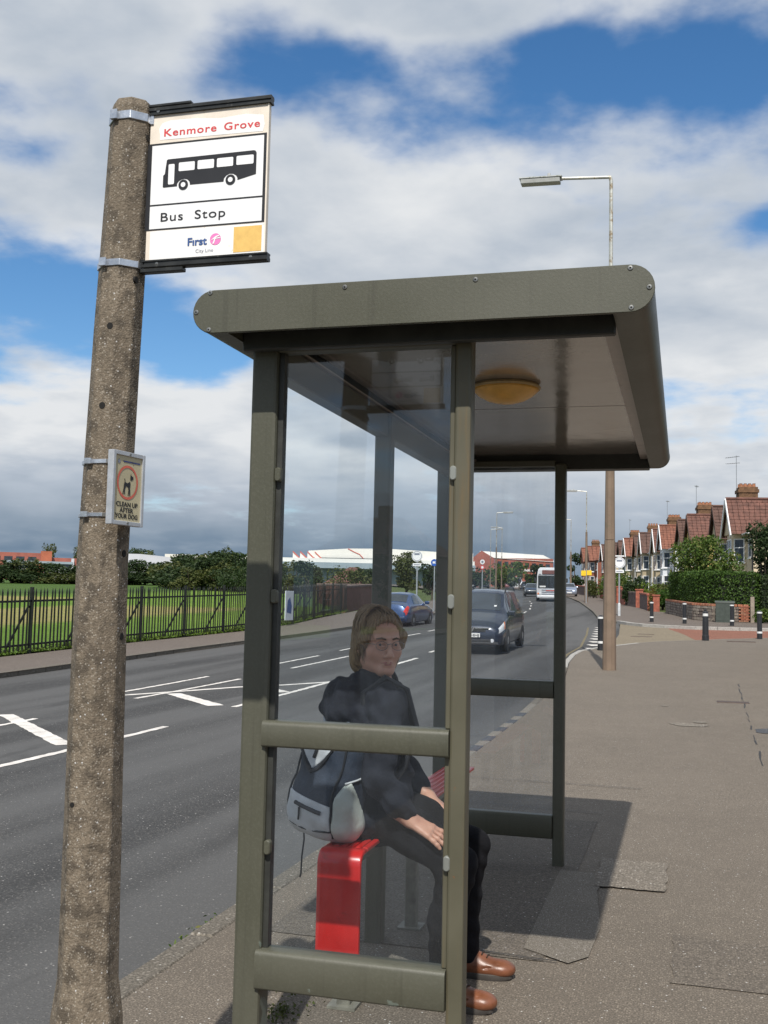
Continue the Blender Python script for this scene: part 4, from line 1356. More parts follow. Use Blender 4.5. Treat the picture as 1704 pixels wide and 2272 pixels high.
# ================================================================== lamp posts
M_col = mat('lamp_column_concrete', (0.190, 0.136, 0.096), 0.8, var=0.12, vscale=3, bump=0.003, bscale=60, dirt=((0.15, 0.12, 0.08), 5, 0.55, 0.75))
M_tube = mat('lamp_tube', (0.50, 0.50, 0.46), 0.45, metal=0.4, var=0.15, vscale=3, dirt=((0.26, 0.19, 0.11), 6, 0.48, 0.66))
M_lant = mat('lantern_grey', (0.33, 0.34, 0.33), 0.45, var=0.15, vscale=6, dirt=((0.12, 0.13, 0.08), 8, 0.5, 0.7))
M_lens = mat('lantern_bowl', (0.46, 0.46, 0.45), 0.25, var=0.08, vscale=8)


def lamp_post(x, y, H, conc, arm, label, heading=0.0, r0=0.14, lant=0.92, z0=None, detail=True, arm_sign=-1):
    z = zt(y) if z0 is None else z0
    t = thing('lamp_post', label, 'lamp post', (x, y, z), heading, 'lamp posts along the main road')
    seg = 10 if detail else 6
    MB().lathe([(r0 * 1.02, -0.15), (r0, 0.3), (r0 * 0.80, conc * 0.50 - 0.004)], (0, 0, 0), seg).build('column', M_col, t, smooth=True)
    MB().lathe([(r0 * 0.775, conc * 0.50 + 0.006), (r0 * 0.60, conc)], (0, 0, 0), seg).build('column', M_col, t, smooth=True)
    s = arm_sign
    MB().tube([(0, 0, conc + 0.002), (0, 0, H - 0.12), (s * 0.02, 0, H - 0.02)], [0.052, 0.042, 0.042], seg).build('tube', M_tube, t, smooth=True)
    MB().tube([(s * 0.0, 0, H - 0.02), (s * (arm - lant), 0, H + 0.045)], 0.036, 8).build('arm', M_tube, t, smooth=True)
    xa, xb = s * (arm - lant - 0.04), s * arm
    zz = H + 0.03
    prof = [(-0.15, 0.02), (-0.13, 0.055), (-0.06, 0.08), (0.06, 0.08), (0.13, 0.055), (0.15, 0.02)]
    MB().prism(prof, (xa, 0, zz), (xb, 0, zz + 0.02), (0, 1, 0), (0, 0, 1)).build('canopy', M_lant, t, bevel=0.008, seg=1)
    prof2 = [(-0.135, 0.0185), (-0.11, -0.085), (0.11, -0.085), (0.135, 0.0185)]
    MB().prism(prof2, (xa + s * 0.04, 0, zz - 0.002), (xb - s * 0.03, 0, zz + 0.016), (0, 1, 0), (0, 0, 1)).build('bowl', M_lens, t, bevel=0.012, seg=1)
    if detail:
        MB().lathe([(0.035, 0), (0.04, 0.02), (0.036, 0.07), (0.01, 0.075)], (s * (arm - lant * 0.72), 0, zz + 0.09), 8).build('photocell', M_lens, t)
    return t


lp = lamp_post(-1.535, 23.75, 10.95, 5.6, 2.05, 'tall brown lamp post standing on the pavement just beyond the shelter', r0=0.145)
lamp_post(-7.85, 91.6, 9.35, 5.9, 1.75, 'lamp post on the right-hand pavement just past the white bus sign pole', 0.13)
lamp_post(-13.1, 131.3, 9.1, 5.2, 1.7, 'lamp post on the right-hand pavement behind the parked silver car', 0.2, detail=False)
lamp_post(-17.6, 104, 8.3, 4.9, 1.6, 'lamp post rising behind the roof of the dark people carrier', 0.10, r0=0.10, detail=False, arm_sign=1)
lamp_post(-24.6, 150, 9.0, 5, 1.6, 'lamp post left of the white bus, in front of the long brick factory', 0.2, r0=0.10, detail=False, arm_sign=-1)
lamp_post(-29.0, 166, 9.5, 5, 1.9, 'lamp post standing over the far end of the traffic queue', 0.2, r0=0.10, detail=False, arm_sign=1)

# ================================================================== bollards
M_bol = mat('bollard_black', (0.020, 0.021, 0.024), 0.42, var=0.2, vscale=12)
M_bolw = mat('bollard_white', (0.70, 0.70, 0.68), 0.45, var=0.08, vscale=20)


def bollard(x, y, label, kind='round', h=0.95):
    R_ = 0.74
    t = thing('bollard', label, 'bollard', (x, y, zt(y)), 0, 'black bollards round the side road')
    if kind == 'round':
        MB().lathe([(0.122 * R_, -0.05), (0.115 * R_, h * 0.20)], (0, 0, 0), 14).build('base', M_bol, t, smooth=True)
        MB().lathe([(0.123 * R_, h * 0.20), (0.123 * R_, h * 0.265)], (0, 0, 0), 14).build('white_band', M_bolw, t, smooth=True)
        MB().lathe([(0.110 * R_, h * 0.265), (0.110 * R_, h * 0.91)], (0, 0, 0), 14).build('shaft', M_bol, t, smooth=True)
        MB().lathe([(0.122 * R_, h * 0.91), (0.122 * R_, h * 0.965)], (0, 0, 0), 14).build('white_band', M_bolw, t, smooth=True)
        MB().lathe([(0.112 * R_, h * 0.965), (0.09 * R_, h * 0.99), (0.05 * R_, h * 1.01), (0.006 * R_, h * 1.013)], (0, 0, 0), 14).build('cap', M_bol, t, smooth=True)
    else:
        MB().lathe([(0.15 * R_, -0.05), (0.15 * R_, 0.17), (0.135 * R_, 0.18), (0.132 * R_, 0.62 * h)], (0, 0, 0), 16).build('base', M_bol, t, smooth=True)
        MB().lathe([(0.131 * R_, 0.62 * h), (0.118 * R_, 0.81 * h)], (0, 0, 0), 16).build('shaft', M_bol, t, smooth=True)
        MB().lathe([(0.1185 * R_, 0.81 * h), (0.116 * R_, 0.90 * h)], (0, 0, 0), 16).build('white_band', M_bolw, t, smooth=True)
        MB().lathe([(0.12 * R_, 0.90 * h), (0.122 * R_, 0.93 * h), (0.085 * R_, 0.965 * h), (0.055 * R_, 0.985 * h), (0.062 * R_, h * 1.01), (0.03 * R_, h * 1.03), (0.004 * R_, h * 1.035)], (0, 0, 0), 16).build('cap', M_bol, t, smooth=True)
    return t


bollard(-2.18, 30.15, 'banded bollard half hidden behind the brown lamp post')
bollard(0.70, 36.75, 'tapered black bollard with a round cap at the near edge of the red paving', 'taper', 0.98)
bollard(2.50, 38.75, 'banded bollard at the right edge of the picture beyond the iron cover')
bollard(-1.41, 51.6, 'banded bollard across the side road, left of the other far ones')
bollard(0.06, 50.6, 'banded bollard across the side road in front of the stone wall')
bollard(2.05, 49.4, 'banded bollard standing in front of the green cabinet')

# ================================================================== cabinet, signs
M_cab = mat('cabinet_green', (0.050, 0.062, 0.052), 0.5, var=0.12, vscale=5)
cab = thing('utility_cabinet', 'dark green street cabinet with a ridged lid against the stone wall', 'cabinet', (1.90, 53.3, zt(53.3)), -0.06)
MB().bbox(-0.42, 0.42, -0.2, 0.2, -0.05, 0.92).build('body', M_cab, cab, bevel=0.01, seg=1)
MB().prism([(-0.225, 0.922), (0.225, 0.922), (0.21, 0.97), (0.06, 1.02), (-0.06, 1.02), (-0.21, 0.97)], (-0.45, 0, 0), (0.45, 0, 0), (0, 1, 0), (0, 0, 1)).build('lid', M_cab, cab, bevel=0.008, seg=1)
for sx in (-1, 1):
    MB().bbox(sx * 0.205 - 0.19, sx * 0.205 + 0.19, -0.2075, -0.2005, 0.08, 0.88).build('door', M_cab, cab, bevel=0.003, seg=1)

M_pole = mat('sign_pole', (0.42, 0.44, 0.46), 0.4, metal=0.5, var=0.1, vscale=4)
M_poleb = mat('pole_base', (0.50, 0.52, 0.53), 0.5, var=0.1, vscale=6)


def stop_pole(x, y, label, rz, hue='white', h=2.55):
    t = thing('sign_pole', label, 'sign', (x, y, zt(y)), rz)
    MB().lathe([(0.075, -0.05), (0.075, 0.62), (0.055, 0.68), (0.045, 0.69)], (0, 0, 0), 10).build('base', M_poleb, t, smooth=True)
    MB().lathe([(0.044, 0.69), (0.044, h + 0.55)], (0, 0, 0), 10).build('pole', M_pole, t, smooth=True)
    MB().lathe([(0.30, -0.012), (0.30, 0.012)], (0, -0.06, h + 0.30), 28, 'Y').build('disc', M_signwhite, t)
    mb = MB()
    n = 28
    pl = Plane((0, -0.0725, h + 0.30), (1, 0, 0), (0, 0, 1))
    vs = [pl.p(r_ * math.cos(2 * math.pi * i / n), r_ * math.sin(2 * math.pi * i / n), 0.001) for r_ in (0.27, 0.24) for i in range(n)]
    mb.add(vs, [(i, (i + 1) % n, n + (i + 1) % n, n + i) for i in range(n)])
    mb.build('ring', M_grey, t, clean=False)
    mb = MB()
    flat(mb, pl, rect(-0.15, 0.15, 0.05, 0.16), 0.001)
    mb.build('symbol', M_grey, t, clean=False)
    MB().bbox(-0.23, 0.23, -0.075, -0.055, h - 0.25, h - 0.09).build('plate', M_signwhite, t, bevel=0.004, seg=1)
    mb = MB()
    flat(mb, Plane((0, -0.0755, 0), (1, 0, 0), (0, 0, 1)), rect(-0.17, 0.17, h - 0.195, h - 0.145), 0.001)
    mb.build('plate_print', M_grey, t, clean=False)
    return t


sp_r = stop_pole(-3.31, 59.1, 'grey-white round bus sign on a slim pole behind the brown lamp post', 0.15)
MB().bbox(-0.26, 0.26, -0.05, 0.05, 3.18, 3.24).build('top_bar', M_signwhite, sp_r)
stop_pole(-13.9, 56.6, 'round pale sign on a slim pole on the far pavement beyond the blue car', -0.05, h=2.75)
t = thing('cycle_sign', 'small round blue sign on a thin pole on the far pavement', 'sign', (-13.6, 59.5, zt(59.5)))
MB().lathe([(0.035, -0.05), (0.035, 2.95)], (0, 0, 0), 8).build('pole', M_pole, t, smooth=True)
M_bluesign = mat('blue_sign', (0.02, 0.10, 0.42), 0.4, var=0.05)
MB().lathe([(0.20, -0.012), (0.20, 0.012)], (0, -0.05, 2.75), 24, 'Y').build('disc', M_bluesign, t)
mb = MB()
flat(mb, Plane((0, -0.0625, 2.75), (1, 0, 0), (0, 0, 1)), [(-0.10, -0.05), (0.10, -0.05), (0.03, 0.02), (0.08, 0.09), (-0.02, 0.05), (-0.09, 0.08)], 0.001)
mb.build('symbol', M_signwhite, t, clean=False)
M_yb = mat('yellow_box', (0.78, 0.52, 0.02), 0.45, var=0.06)
t = thing('grit_sign', 'bright yellow double plate fixed at head height behind a lamp post', 'sign', (-7.55, 88.2, zt(88.2)), 0.1)
MB().lathe([(0.05, -0.05), (0.05, 2.75)], (0, 0, 0), 8).build('pole', M_pole, t)
MB().bbox(-0.42, -0.03, -0.09, -0.055, 2.2, 2.62).build('plate', M_yb, t, bevel=0.01, seg=1)
MB().bbox(0.03, 0.42, -0.09, -0.055, 2.24, 2.64).build('plate', M_yb, t, bevel=0.01, seg=1)
t = thing('round_traffic_signs', 'pair of round road signs one above the other behind the people carrier', 'sign', (-17.5, 96, zt(96)), 0.1)
MB().lathe([(0.05, -0.05), (0.05, 3.5)], (0, 0, 0), 8).build('pole', M_pole, t)
M_rsign = mat('sign_ring_red', (0.50, 0.05, 0.05), 0.4)
for zz, m in ((3.35, M_signwhite), (2.85, M_rsign)):
    d_ = MB().lathe([(0.21, -0.012), (0.21, 0.012)], (0, -0.07, zz), 22, 'Y').build('disc', m, t)
    MB().lathe([(0.11, -0.004), (0.11, 0.002)], (0, -0.086, zz), 18, 'Y').build('symbol', M_grey if zz > 3 else M_signwhite, d_)

# ================================================================== garden walls
def stone_mat(name, a, b_, c_):
    m, t, b = new_mat(name)
    tcn = N(t, 'ShaderNodeTexCoord')
    oi = N(t, 'ShaderNodeObjectInfo')
    n1 = noise(t, tcn.outputs['Object'], 9, 5, 0.6)
    c = ramp_node(t, oi.outputs['Random'], [(0.0, a), (0.45, b_), (1.0, c_)])
    c = mix_col(t, map_range(t, n1, 0.35, 0.7, 0, 0.6), c, tuple(x * 0.45 for x in a))
    t.links.new(c, b.inputs['Base Color'])
    b.inputs['Roughness'].default_value = 0.9
    bn = N(t, 'ShaderNodeBump', inp={'Strength': 1, 'Distance': 0.02})
    t.links.new(n1, bn.inputs['Height'])
    t.links.new(bn.outputs[0], b.inputs['Normal'])
    return m


M_stone = stone_mat('rubble_stone', (0.16, 0.125, 0.11), (0.27, 0.225, 0.18), (0.38, 0.33, 0.27))
M_brick = stone_mat('red_brick', (0.30, 0.10, 0.06), (0.42, 0.165, 0.09), (0.35, 0.20, 0.13))
M_mort = mat('wall_mortar', (0.17, 0.145, 0.12), 0.95, var=0.3, vscale=8)
M_farwall = mat('far_stone_wall', (0.13, 0.095, 0.085), 0.95, var=0.5, vscale=5, bump=0.05, bscale=4)
M_farbrick = mat('far_brick', (0.30, 0.095, 0.06), 0.9, var=0.25, vscale=5, bump=0.02, bscale=8)
M_timber = mat('gate_timber', (0.26, 0.215, 0.17), 0.85, var=0.2, vscale=6, bump=0.01, bscale=18)


def stone_wall(label, line, h, thick=0.30, rows=5, piers=()):
    a0 = line[0]
    root = thing('garden_wall', label, 'wall', (a0[0], a0[1], zt(a0[1])))
    off = Vector((a0[0], a0[1], zt(a0[1])))
    core = MB()
    protos = []
    for i in range(7):
        w, hh = 1.0, 1.0
        mb = MB().box((0, 0, 0), (1, 1, 1))
        o = mb.build('stone', M_stone, None, bevel=0.10, seg=1)
        for v in o.data.vertices:
            v.co += Vector((R.uniform(-0.06, 0.06), R.uniform(-0.03, 0.03), R.uniform(-0.07, 0.07)))
        protos.append(o)
    used = set()
    cop0 = MB().box((0, 0, 0), (0.215, thick + 0.06, 0.115)).build('coping_brick', M_brick, root, bevel=0.012, seg=1)
    cop_used = False
    for a, b in zip(line, line[1:]):
        a, b = Vector((*a, 0)), Vector((*b, 0))
        L = (b - a).length
        d = (b - a).normalized()
        n = Vector((d.y, -d.x, 0))          # towards the street
        za, zb = zt(a.y), zt(b.y)
        sl = (zb - za) / L
        ang = math.atan2(d.y, d.x)
        tilt = -math.atan(sl)
        p = [a + n * (thick / 2 - 0.035), b + n * (thick / 2 - 0.035), b - n * thick / 2, a - n * thick / 2]
        zs = [za, zb, zb, za]
        vs = [(q.x, q.y, z - 0.15) for q, z in zip(p, zs)] + [(q.x, q.y, z + h) for q, z in zip(p, zs)]
        core.add(vs, [(3, 2, 1, 0), (4, 5, 6, 7), (0, 1, 5, 4), (1, 2, 6, 5), (2, 3, 7, 6), (3, 0, 4, 7)])
        for r in range(rows):
            s = -R.uniform(0, 0.15)
            rh = h / rows
            while s < L:
                w = R.uniform(0.20, 0.42)
                if s + w > L + 0.05:
                    w = L - s
                if s < 0:
                    w += s
                    s = 0
                if w < 0.06:
                    break
                k = R.randrange(7)
                c = a + d * (s + w / 2) + n * (thick / 2 - 0.03 + R.uniform(-0.010, 0.012))
                z = za + sl * (s + w / 2) + rh * (r + 0.5)
                o = protos[k] if k not in used else link_copy(protos[k])
                used.add(k)
                o.parent = root
                o.location = Vector((c.x, c.y, z)) - off
                o.rotation_euler = (0, tilt, ang)
                o.scale = (w - 0.02, 0.10, rh - 0.018 + R.uniform(-0.012, 0.006))
                s += w
        m = int(L / 0.232)
        for i in range(m):
            f = (i + 0.5) / m
            o = link_copy(cop0, root) if cop_used else cop0
            cop_used = True
            c = a.lerp(b, f)
            o.location = Vector((c.x, c.y, za + (zb - za) * f + h + 0.058)) - off
            o.rotation_euler = (R.uniform(-0.02, 0.02), tilt, ang + R.uniform(-0.02, 0.02))
    for i in range(7):
        if i not in used:
            bpy.data.objects.remove(protos[i])
    core.build('mortar_core', M_mort, root, off=off)
    return root, off


w1, w1o = stone_wall('low rubble-stone garden wall with red brick coping below the tall clipped hedge', [(-0.85, 66.2), (0.12, 59.2), (0.62, 55.9), (1.50, 54.35), (3.02, 54.2)], 0.72)
# brick end of that wall
br0 = MB().box((0, 0, 0), (0.215, 0.10, 0.066)).build('brick', M_brick, w1, bevel=0.005, seg=1)
bi = 0
for r in range(10):
    for c in range(2):
        o = br0 if bi == 0 else link_copy(br0, w1)
        bi += 1
        o.location = Vector((2.66 + c * 0.225 + (0.10 if r % 2 else 0), 54.02, zt(54) + 0.05 + r * 0.076)) - w1o
        o.rotation_euler = (0, 0, R.uniform(-0.03, 0.03))
gp = MB().bbox(-0.09, 0.09, -0.09, 0.09, -0.1, 1.22)
o = gp.build('gate_post', M_timber, None, bevel=0.012, seg=1, loc=(3.16, 53.85, zt(53.85)))
tag(o, 'weathered square timber gate post at the right end of the stone wall', 'gate post')


def plain_wall(label, line, h, thick, m, cope, piers=()):
    a0 = line[0]
    off = Vector((a0[0], a0[1], zt(a0[1])))
    root = thing('garden_wall', label, 'wall', off)
    mb, cp = MB(), MB()
    for a, b in zip(line, line[1:]):
        a, b = Vector((*a, 0)), Vector((*b, 0))
        d = (b - a).normalized()
        n = Vector((d.y, -d.x, 0))
        for tgt, z0, z1, w in ((mb, -0.15, h, thick), (cp, h + 0.002, h + 0.12, thick + 0.07)):
            p = [a + n * w / 2, b + n * w / 2, b - n * w / 2, a - n * w / 2]
            zs = [zt(a.y), zt(b.y), zt(b.y), zt(a.y)]
            vs = [(q.x, q.y, z + z0) for q, z in zip(p, zs)] + [(q.x, q.y, z + z1) for q, z in zip(p, zs)]
            tgt.add(vs, [(3, 2, 1, 0), (4, 5, 6, 7), (0, 1, 5, 4), (1, 2, 6, 5), (2, 3, 7, 6), (3, 0, 4, 7)])
    mb.build('wall_body', m, root, off=off)
    cp.build('coping', cope, root, off=off, bevel=0.01, seg=1)
    for (x, y, ph, s) in piers:
        MB().bbox(x - s / 2, x + s / 2, y - s / 2, y + s / 2, zt(y) - 0.1, zt(y) + ph).bbox(x - s / 2 - 0.04, x + s / 2 + 0.04, y - s / 2 - 0.04, y + s / 2 + 0.04, zt(y) + ph + 0.001, zt(y) + ph + 0.09).build('pier', M_farbrick, root, off=off, bevel=0.008, seg=1)


plain_wall('dark stone garden wall with ivy-topped brick gate piers left of the tall hedge', [(-1.95, 70.2), (-2.75, 76.3)], 0.95, 0.3, M_farwall, M_farbrick, [(-1.60, 68.6, 0.95, 0.4), (-2.0, 70.0, 0.95, 0.36)])
plain_wall('dark stone wall running up the right-hand pavement past the gateway', [(-3.05, 78.2), (-4.1, 83.4)], 0.95, 0.3, M_farwall, M_farwall, [(-2.95, 77.6, 1.2, 0.5)])
plain_wall('bright red brick wall panel behind the slim bus sign pole', [(-4.2, 84.2), (-4.75, 87.4)], 1.05, 0.25, M_farbrick, M_farbrick)
plain_wall('reddish garden wall with piers beside the second lamp post', [(-5.1, 90.5), (-8.1, 112.5)], 1.0, 0.3, M_farbrick, M_farwall, [(-5.0, 90.0, 1.3, 0.5), (-6.1, 98, 1.25, 0.45), (-7.1, 105, 1.25, 0.45)])
plain_wall('low far garden wall beyond the parked silver car', [(-8.6, 115), (-12.2, 135), (-17.5, 160)], 1.0, 0.3, M_farwall, M_farbrick)
plain_wall('red brick wall in the garden behind the dark stone wall', [(-0.9, 78.5), (1.3, 77.9)], 1.25, 0.22, M_farbrick, M_farbrick)
plain_wall('red brick boundary wall seen through the glass past the end of the railings', [(-18.3, 57.2), (-20.6, 71.5), (-24.6, 71.0)], 1.25, 0.3, mat('old_dark_brick', (0.125, 0.055, 0.042), 0.95, var=0.3, vscale=4, bump=0.02, bscale=8), M_farwall)
plain_wall('low brick garden wall beside the pavement behind the photographer', [(3.3, -22), (3.3, 33.5)], 0.8, 0.25, M_farbrick, M_farbrick)

# ================================================================== foliage
def leaf_mat(name, cols, trans=0.25):
    m, t, b = new_mat(name)
    g = N(t, 'ShaderNodeNewGeometry')
    c = ramp_node(t, g.outputs['Random Per Island'], [(i / (len(cols) - 1), c_) for i, c_ in enumerate(cols)])
    t.links.new(c, b.inputs['Base Color'])
    b.inputs['Roughness'].default_value = 0.55
    b.inputs['Specular IOR Level'].default_value = 0.25
    tl = N(t, 'ShaderNodeBsdfTranslucent')
    t.links.new(c, tl.inputs[0])
    mx = N(t, 'ShaderNodeMixShader', inp={0: trans})
    t.links.new(b.outputs[0], mx.inputs[1])
    t.links.new(tl.outputs[0], mx.inputs[2])
    t.links.new(mx.outputs[0], t.nodes['Material Output'].inputs['Surface'])
    return m


M_leaf_mid = leaf_mat('leaf_mid', [(0.035, 0.070, 0.014), (0.075, 0.130, 0.022), (0.055, 0.100, 0.018), (0.120, 0.175, 0.035), (0.17, 0.16, 0.05)])
M_leaf_hedge = leaf_mat('leaf_hedge', [(0.028, 0.060, 0.012), (0.060, 0.115, 0.018), (0.040, 0.085, 0.014), (0.090, 0.150, 0.026)])
M_leaf_dark = leaf_mat('leaf_dark', [(0.018, 0.036, 0.013), (0.036, 0.060, 0.019), (0.026, 0.048, 0.015), (0.055, 0.080, 0.026)])
M_leaf_olive = leaf_mat('leaf_olive', [(0.045, 0.062, 0.020), (0.085, 0.098, 0.026), (0.062, 0.080, 0.020), (0.115, 0.120, 0.034)])
M_leaf_lime = leaf_mat('leaf_lime', [(0.075, 0.120, 0.018), (0.14, 0.20, 0.03), (0.10, 0.16, 0.022), (0.20, 0.24, 0.05)])
M_leaf_rust = leaf_mat('leaf_rust', [(0.11, 0.085, 0.020), (0.19, 0.13, 0.025), (0.09, 0.09, 0.02), (0.16, 0.14, 0.03)])
M_bark = mat('bark', (0.075, 0.058, 0.042), 0.95, var=0.35, vscale=10, bump=0.02, bscale=24)
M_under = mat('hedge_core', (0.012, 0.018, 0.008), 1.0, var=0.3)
nrg = np.random.RandomState(11)


def leaf_mesh(name, pts, nrm, size, m, jitter=0.9, aspect=0.62):
    """one mesh of folded leaf faces at the given points"""
    n = len(pts)
    pts = np.asarray(pts, float)
    d = nrg.normal(size=(n, 3))
    nn = np.asarray(nrm, float) * (1 - jitter) + d * jitter
    nn /= np.linalg.norm(nn, axis=1)[:, None] + 1e-9
    a = np.cross(nn, nrg.normal(size=(n, 3)))
    a /= np.linalg.norm(a, axis=1)[:, None] + 1e-9
    b = np.cross(nn, a)
    s = size * nrg.uniform(0.6, 1.35, n)[:, None]
    v = np.empty((n, 4, 3))
    v[:, 0] = pts - a * s * 0.5
    v[:, 1] = pts + b * s * 0.5 * aspect + nn * s * 0.10
    v[:, 2] = pts + a * s * 0.5
    v[:, 3] = pts - b * s * 0.5 * aspect + nn * s * 0.10
    me = bpy.data.meshes.new(name)
    me.vertices.add(n * 4)
    me.vertices.foreach_set('co', v.reshape(-1))
    me.loops.add(n * 4)
    me.loops.foreach_set('vertex_index', np.arange(n * 4, dtype=np.int32))
    me.polygons.add(n)
    me.polygons.foreach_set('loop_start', np.arange(0, n * 4, 4, dtype=np.int32))
    me.update(calc_edges=True)
    me.materials.append(m)
    o = bpy.data.objects.new(name, me)
    COL.objects.link(o)
    return o


def clump_points(clumps, per):
    """points spread through ellipsoidal clumps, denser near their skins"""
    P, Nn = [], []
    for (cx, cy, cz, rx, ry, rz) in clumps:
        k = max(8, int(per * rx * ry * rz / (1.0)))
        u = nrg.normal(size=(k, 3))
        u /= np.linalg.norm(u, axis=1)[:, None]
        r = nrg.uniform(0.35, 1.0, k) ** 0.45
        r *= 1 + 0.12 * np.sin(u[:, 0] * 7 + cx * 3) * np.sin(u[:, 2] * 6 + cz)
        P.append(np.array([cx, cy, cz]) + u * r[:, None] * np.array([rx, ry, rz]))
        Nn.append(u)
    return np.concatenate(P), np.concatenate(Nn)


def crown_clumps(h0, h1, rad_, n, seedn, squash=1.0):
    rr = random.Random(seedn)
    out = []
    hm = (h0 + h1) / 2
    for i in range(n):
        f = rr.random()
        z = h0 + (h1 - h0) * (0.12 + 0.80 * f)
        w = rad_ * math.sqrt(max(0.05, 1 - ((z - hm) / ((h1 - h0) * 0.56)) ** 2))
        a = rr.uniform(0, 6.28)
        d = w * rr.uniform(0.15, 0.82)
        s = rad_ * rr.uniform(0.28, 0.46)
        out.append((d * math.cos(a), d * math.sin(a), z, s, s, s * 0.75 * squash))
    return out


def tree(label, loc, h, rad_, m, leaf, n_leaf, nclump=14, seedn=1, trunk=0.12, h0=None, group=None, limbs=5, cat='tree', name='tree'):
    rr = random.Random(seedn)
    t = thing(name, label, cat, loc, 0, group)
    h0 = h * 0.28 if h0 is None else h0
    cl = crown_clumps(h0, h, rad_, nclump, seedn)
    vol = sum(c[3] * c[4] * c[5] for c in cl)
    P, Nn = clump_points(cl, n_leaf / vol)
    o = leaf_mesh('crown', P, Nn, leaf, m)
    o.parent = t
    mb = MB()
    mb.tube([(0, 0, -0.2), (rr.uniform(-0.08, 0.08) * h * 0.3, 0, h0 * 0.7), (rr.uniform(-0.1, 0.1), rr.uniform(-0.1, 0.1), h * 0.55)], [trunk, trunk * 0.75, trunk * 0.45], 7)
    for i in range(limbs):
        c = cl[i % len(cl)]
        z = h0 * rr.uniform(0.55, 1.1)
        mb.tube([(0, 0, z), (c[0] * 0.5, c[1] * 0.5, (z + c[2]) / 2 + 0.1), (c[0], c[1], c[2])], [trunk * 0.5, trunk * 0.32, trunk * 0.12], 5)
    mb.build('trunk', M_bark, t, smooth=True)
    return t


def hedge(label, line, width, h, m, leaf, dens, z_off=0.0, cat='hedge', name='hedge', core=True, rough=0.06):
    """clipped hedge along a line; line runs along its street face, the body lies behind it"""
    a0 = line[0]
    off = Vector((a0[0], a0[1], zt(a0[1]) + z_off))
    t = thing(name, label, cat, off)
    P, Nn = [], []
    mb = MB()
    for ia, (a, b) in enumerate(zip(line, line[1:])):
        a, b = Vector((*a, 0)), Vector((*b, 0))
        L = (b - a).length
        d = (b - a).normalized()
        nb_ = Vector((-d.y, d.x, 0))
        za, zb = zt(a.y) + z_off, zt(b.y) + z_off

        def at(s, w, f):
            q = a + d * s + nb_ * w
            return (q.x - off.x, q.y - off.y, za + (zb - za) * s / L + f * h - off.z)
        k = int(L * h * dens)
        for _ in range(k):            # street face
            P.append(at(nrg.uniform(0, L), nrg.normal() * rough + 0.02, nrg.uniform(0.0, 1.0)))
            Nn.append((-nb_.x, -nb_.y, 0.25))
        for _ in range(int(L * width * dens)):
            P.append(at(nrg.uniform(0, L), nrg.uniform(0, width), 1 + nrg.normal() * rough / h))
            Nn.append((0, 0, 1))
        for _ in range(int(L * h * dens * 0.5)):
            P.append(at(nrg.uniform(0, L), width + nrg.normal() * rough, nrg.uniform(0, 1)))
            Nn.append((nb_.x, nb_.y, 0.25))
        if ia == 0:
            for _ in range(int(width * h * dens)):
                P.append(at(nrg.normal() * rough, nrg.uniform(0, width), nrg.uniform(0, 1)))
                Nn.append((-d.x, -d.y, 0.2))
        if ia == len(line) - 2:
            for _ in range(int(width * h * dens)):
                P.append(at(L + nrg.normal() * rough, nrg.uniform(0, width), nrg.uniform(0, 1)))
                Nn.append((d.x, d.y, 0.2))
        e = 0.07
        vs = [at(e, e, 0), at(L - e, e, 0), at(L - e, width - e, 0), at(e, width - e, 0), at(e, e, 1 - e / h), at(L - e, e, 1 - e / h), at(L - e, width - e, 1 - e / h), at(e, width - e, 1 - e / h)]
        mb.add(vs, [(3, 2, 1, 0), (4, 5, 6, 7), (0, 1, 5, 4), (1, 2, 6, 5), (2, 3, 7, 6), (3, 0, 4, 7)])
    o = leaf_mesh('foliage', P, Nn, leaf, m, jitter=0.55)
    o.parent = t
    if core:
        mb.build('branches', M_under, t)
    return t


def bush(label, loc, rx, ry, h, m, leaf, n, seedn=3, group=None):
    rr = random.Random(seedn)
    t = thing('shrub', label, 'shrub', loc, 0, group)
    cl = [(rr.uniform(-0.45, 0.45) * rx, rr.uniform(-0.45, 0.45) * ry, h * rr.uniform(0.3, 0.68), rx * 0.58, ry * 0.58, h * 0.36) for _ in range(6)]
    vol = sum(c[3] * c[4] * c[5] for c in cl)
    P, Nn = clump_points(cl, n / vol)
    P[:, 2] = np.maximum(P[:, 2], 0.03)
    o = leaf_mesh('foliage', P, Nn, leaf, m)
    o.parent = t
    mb = MB()
    for i in range(4):
        mb.tube([(0, 0, -0.1), (cl[i][0] * 0.6, cl[i][1] * 0.6, cl[i][2] * 0.8)], [0.04, 0.015], 5)
    mb.build('stems', M_bark, t)
    return t


hedge('tall clipped green hedge above the stone wall on the corner', [(-0.80, 66.2), (0.20, 59.2), (0.72, 56.2), (1.55, 54.75), (3.45, 54.6)], 1.25, 2.32, M_leaf_hedge, 0.11, 420)
hedge('darker conifer hedge to the right of the tall clipped hedge', [(3.55, 54.6), (6.5, 54.3)], 1.1, 2.2, M_leaf_dark, 0.10, 420)
tree('spreading fruit tree with gnarled stems behind the tall hedge', (1.05, 62.5, zt(62.5)), 4.35, 1.95, M_leaf_mid, 0.17, 5200, 26, 21, 0.10, 1.9, limbs=9)
tree('broad dark green tree at the right edge of the picture', (4.0, 57.6, zt(57.6)), 5.1, 1.55, M_leaf_dark, 0.16, 5200, 22, 5, 0.12, 1.2)
bush('rough green shrub in front of the cream house', (2.75, 64.5, zt(64.5)), 1.3, 1.0, 2.6, M_leaf_mid, 0.16, 2200, 8)
bush('straggly weeds in front of the timber gate post', (3.55, 53.4, zt(53.4)), 0.5, 0.4, 0.8, M_leaf_mid, 0.12, 500, 9)
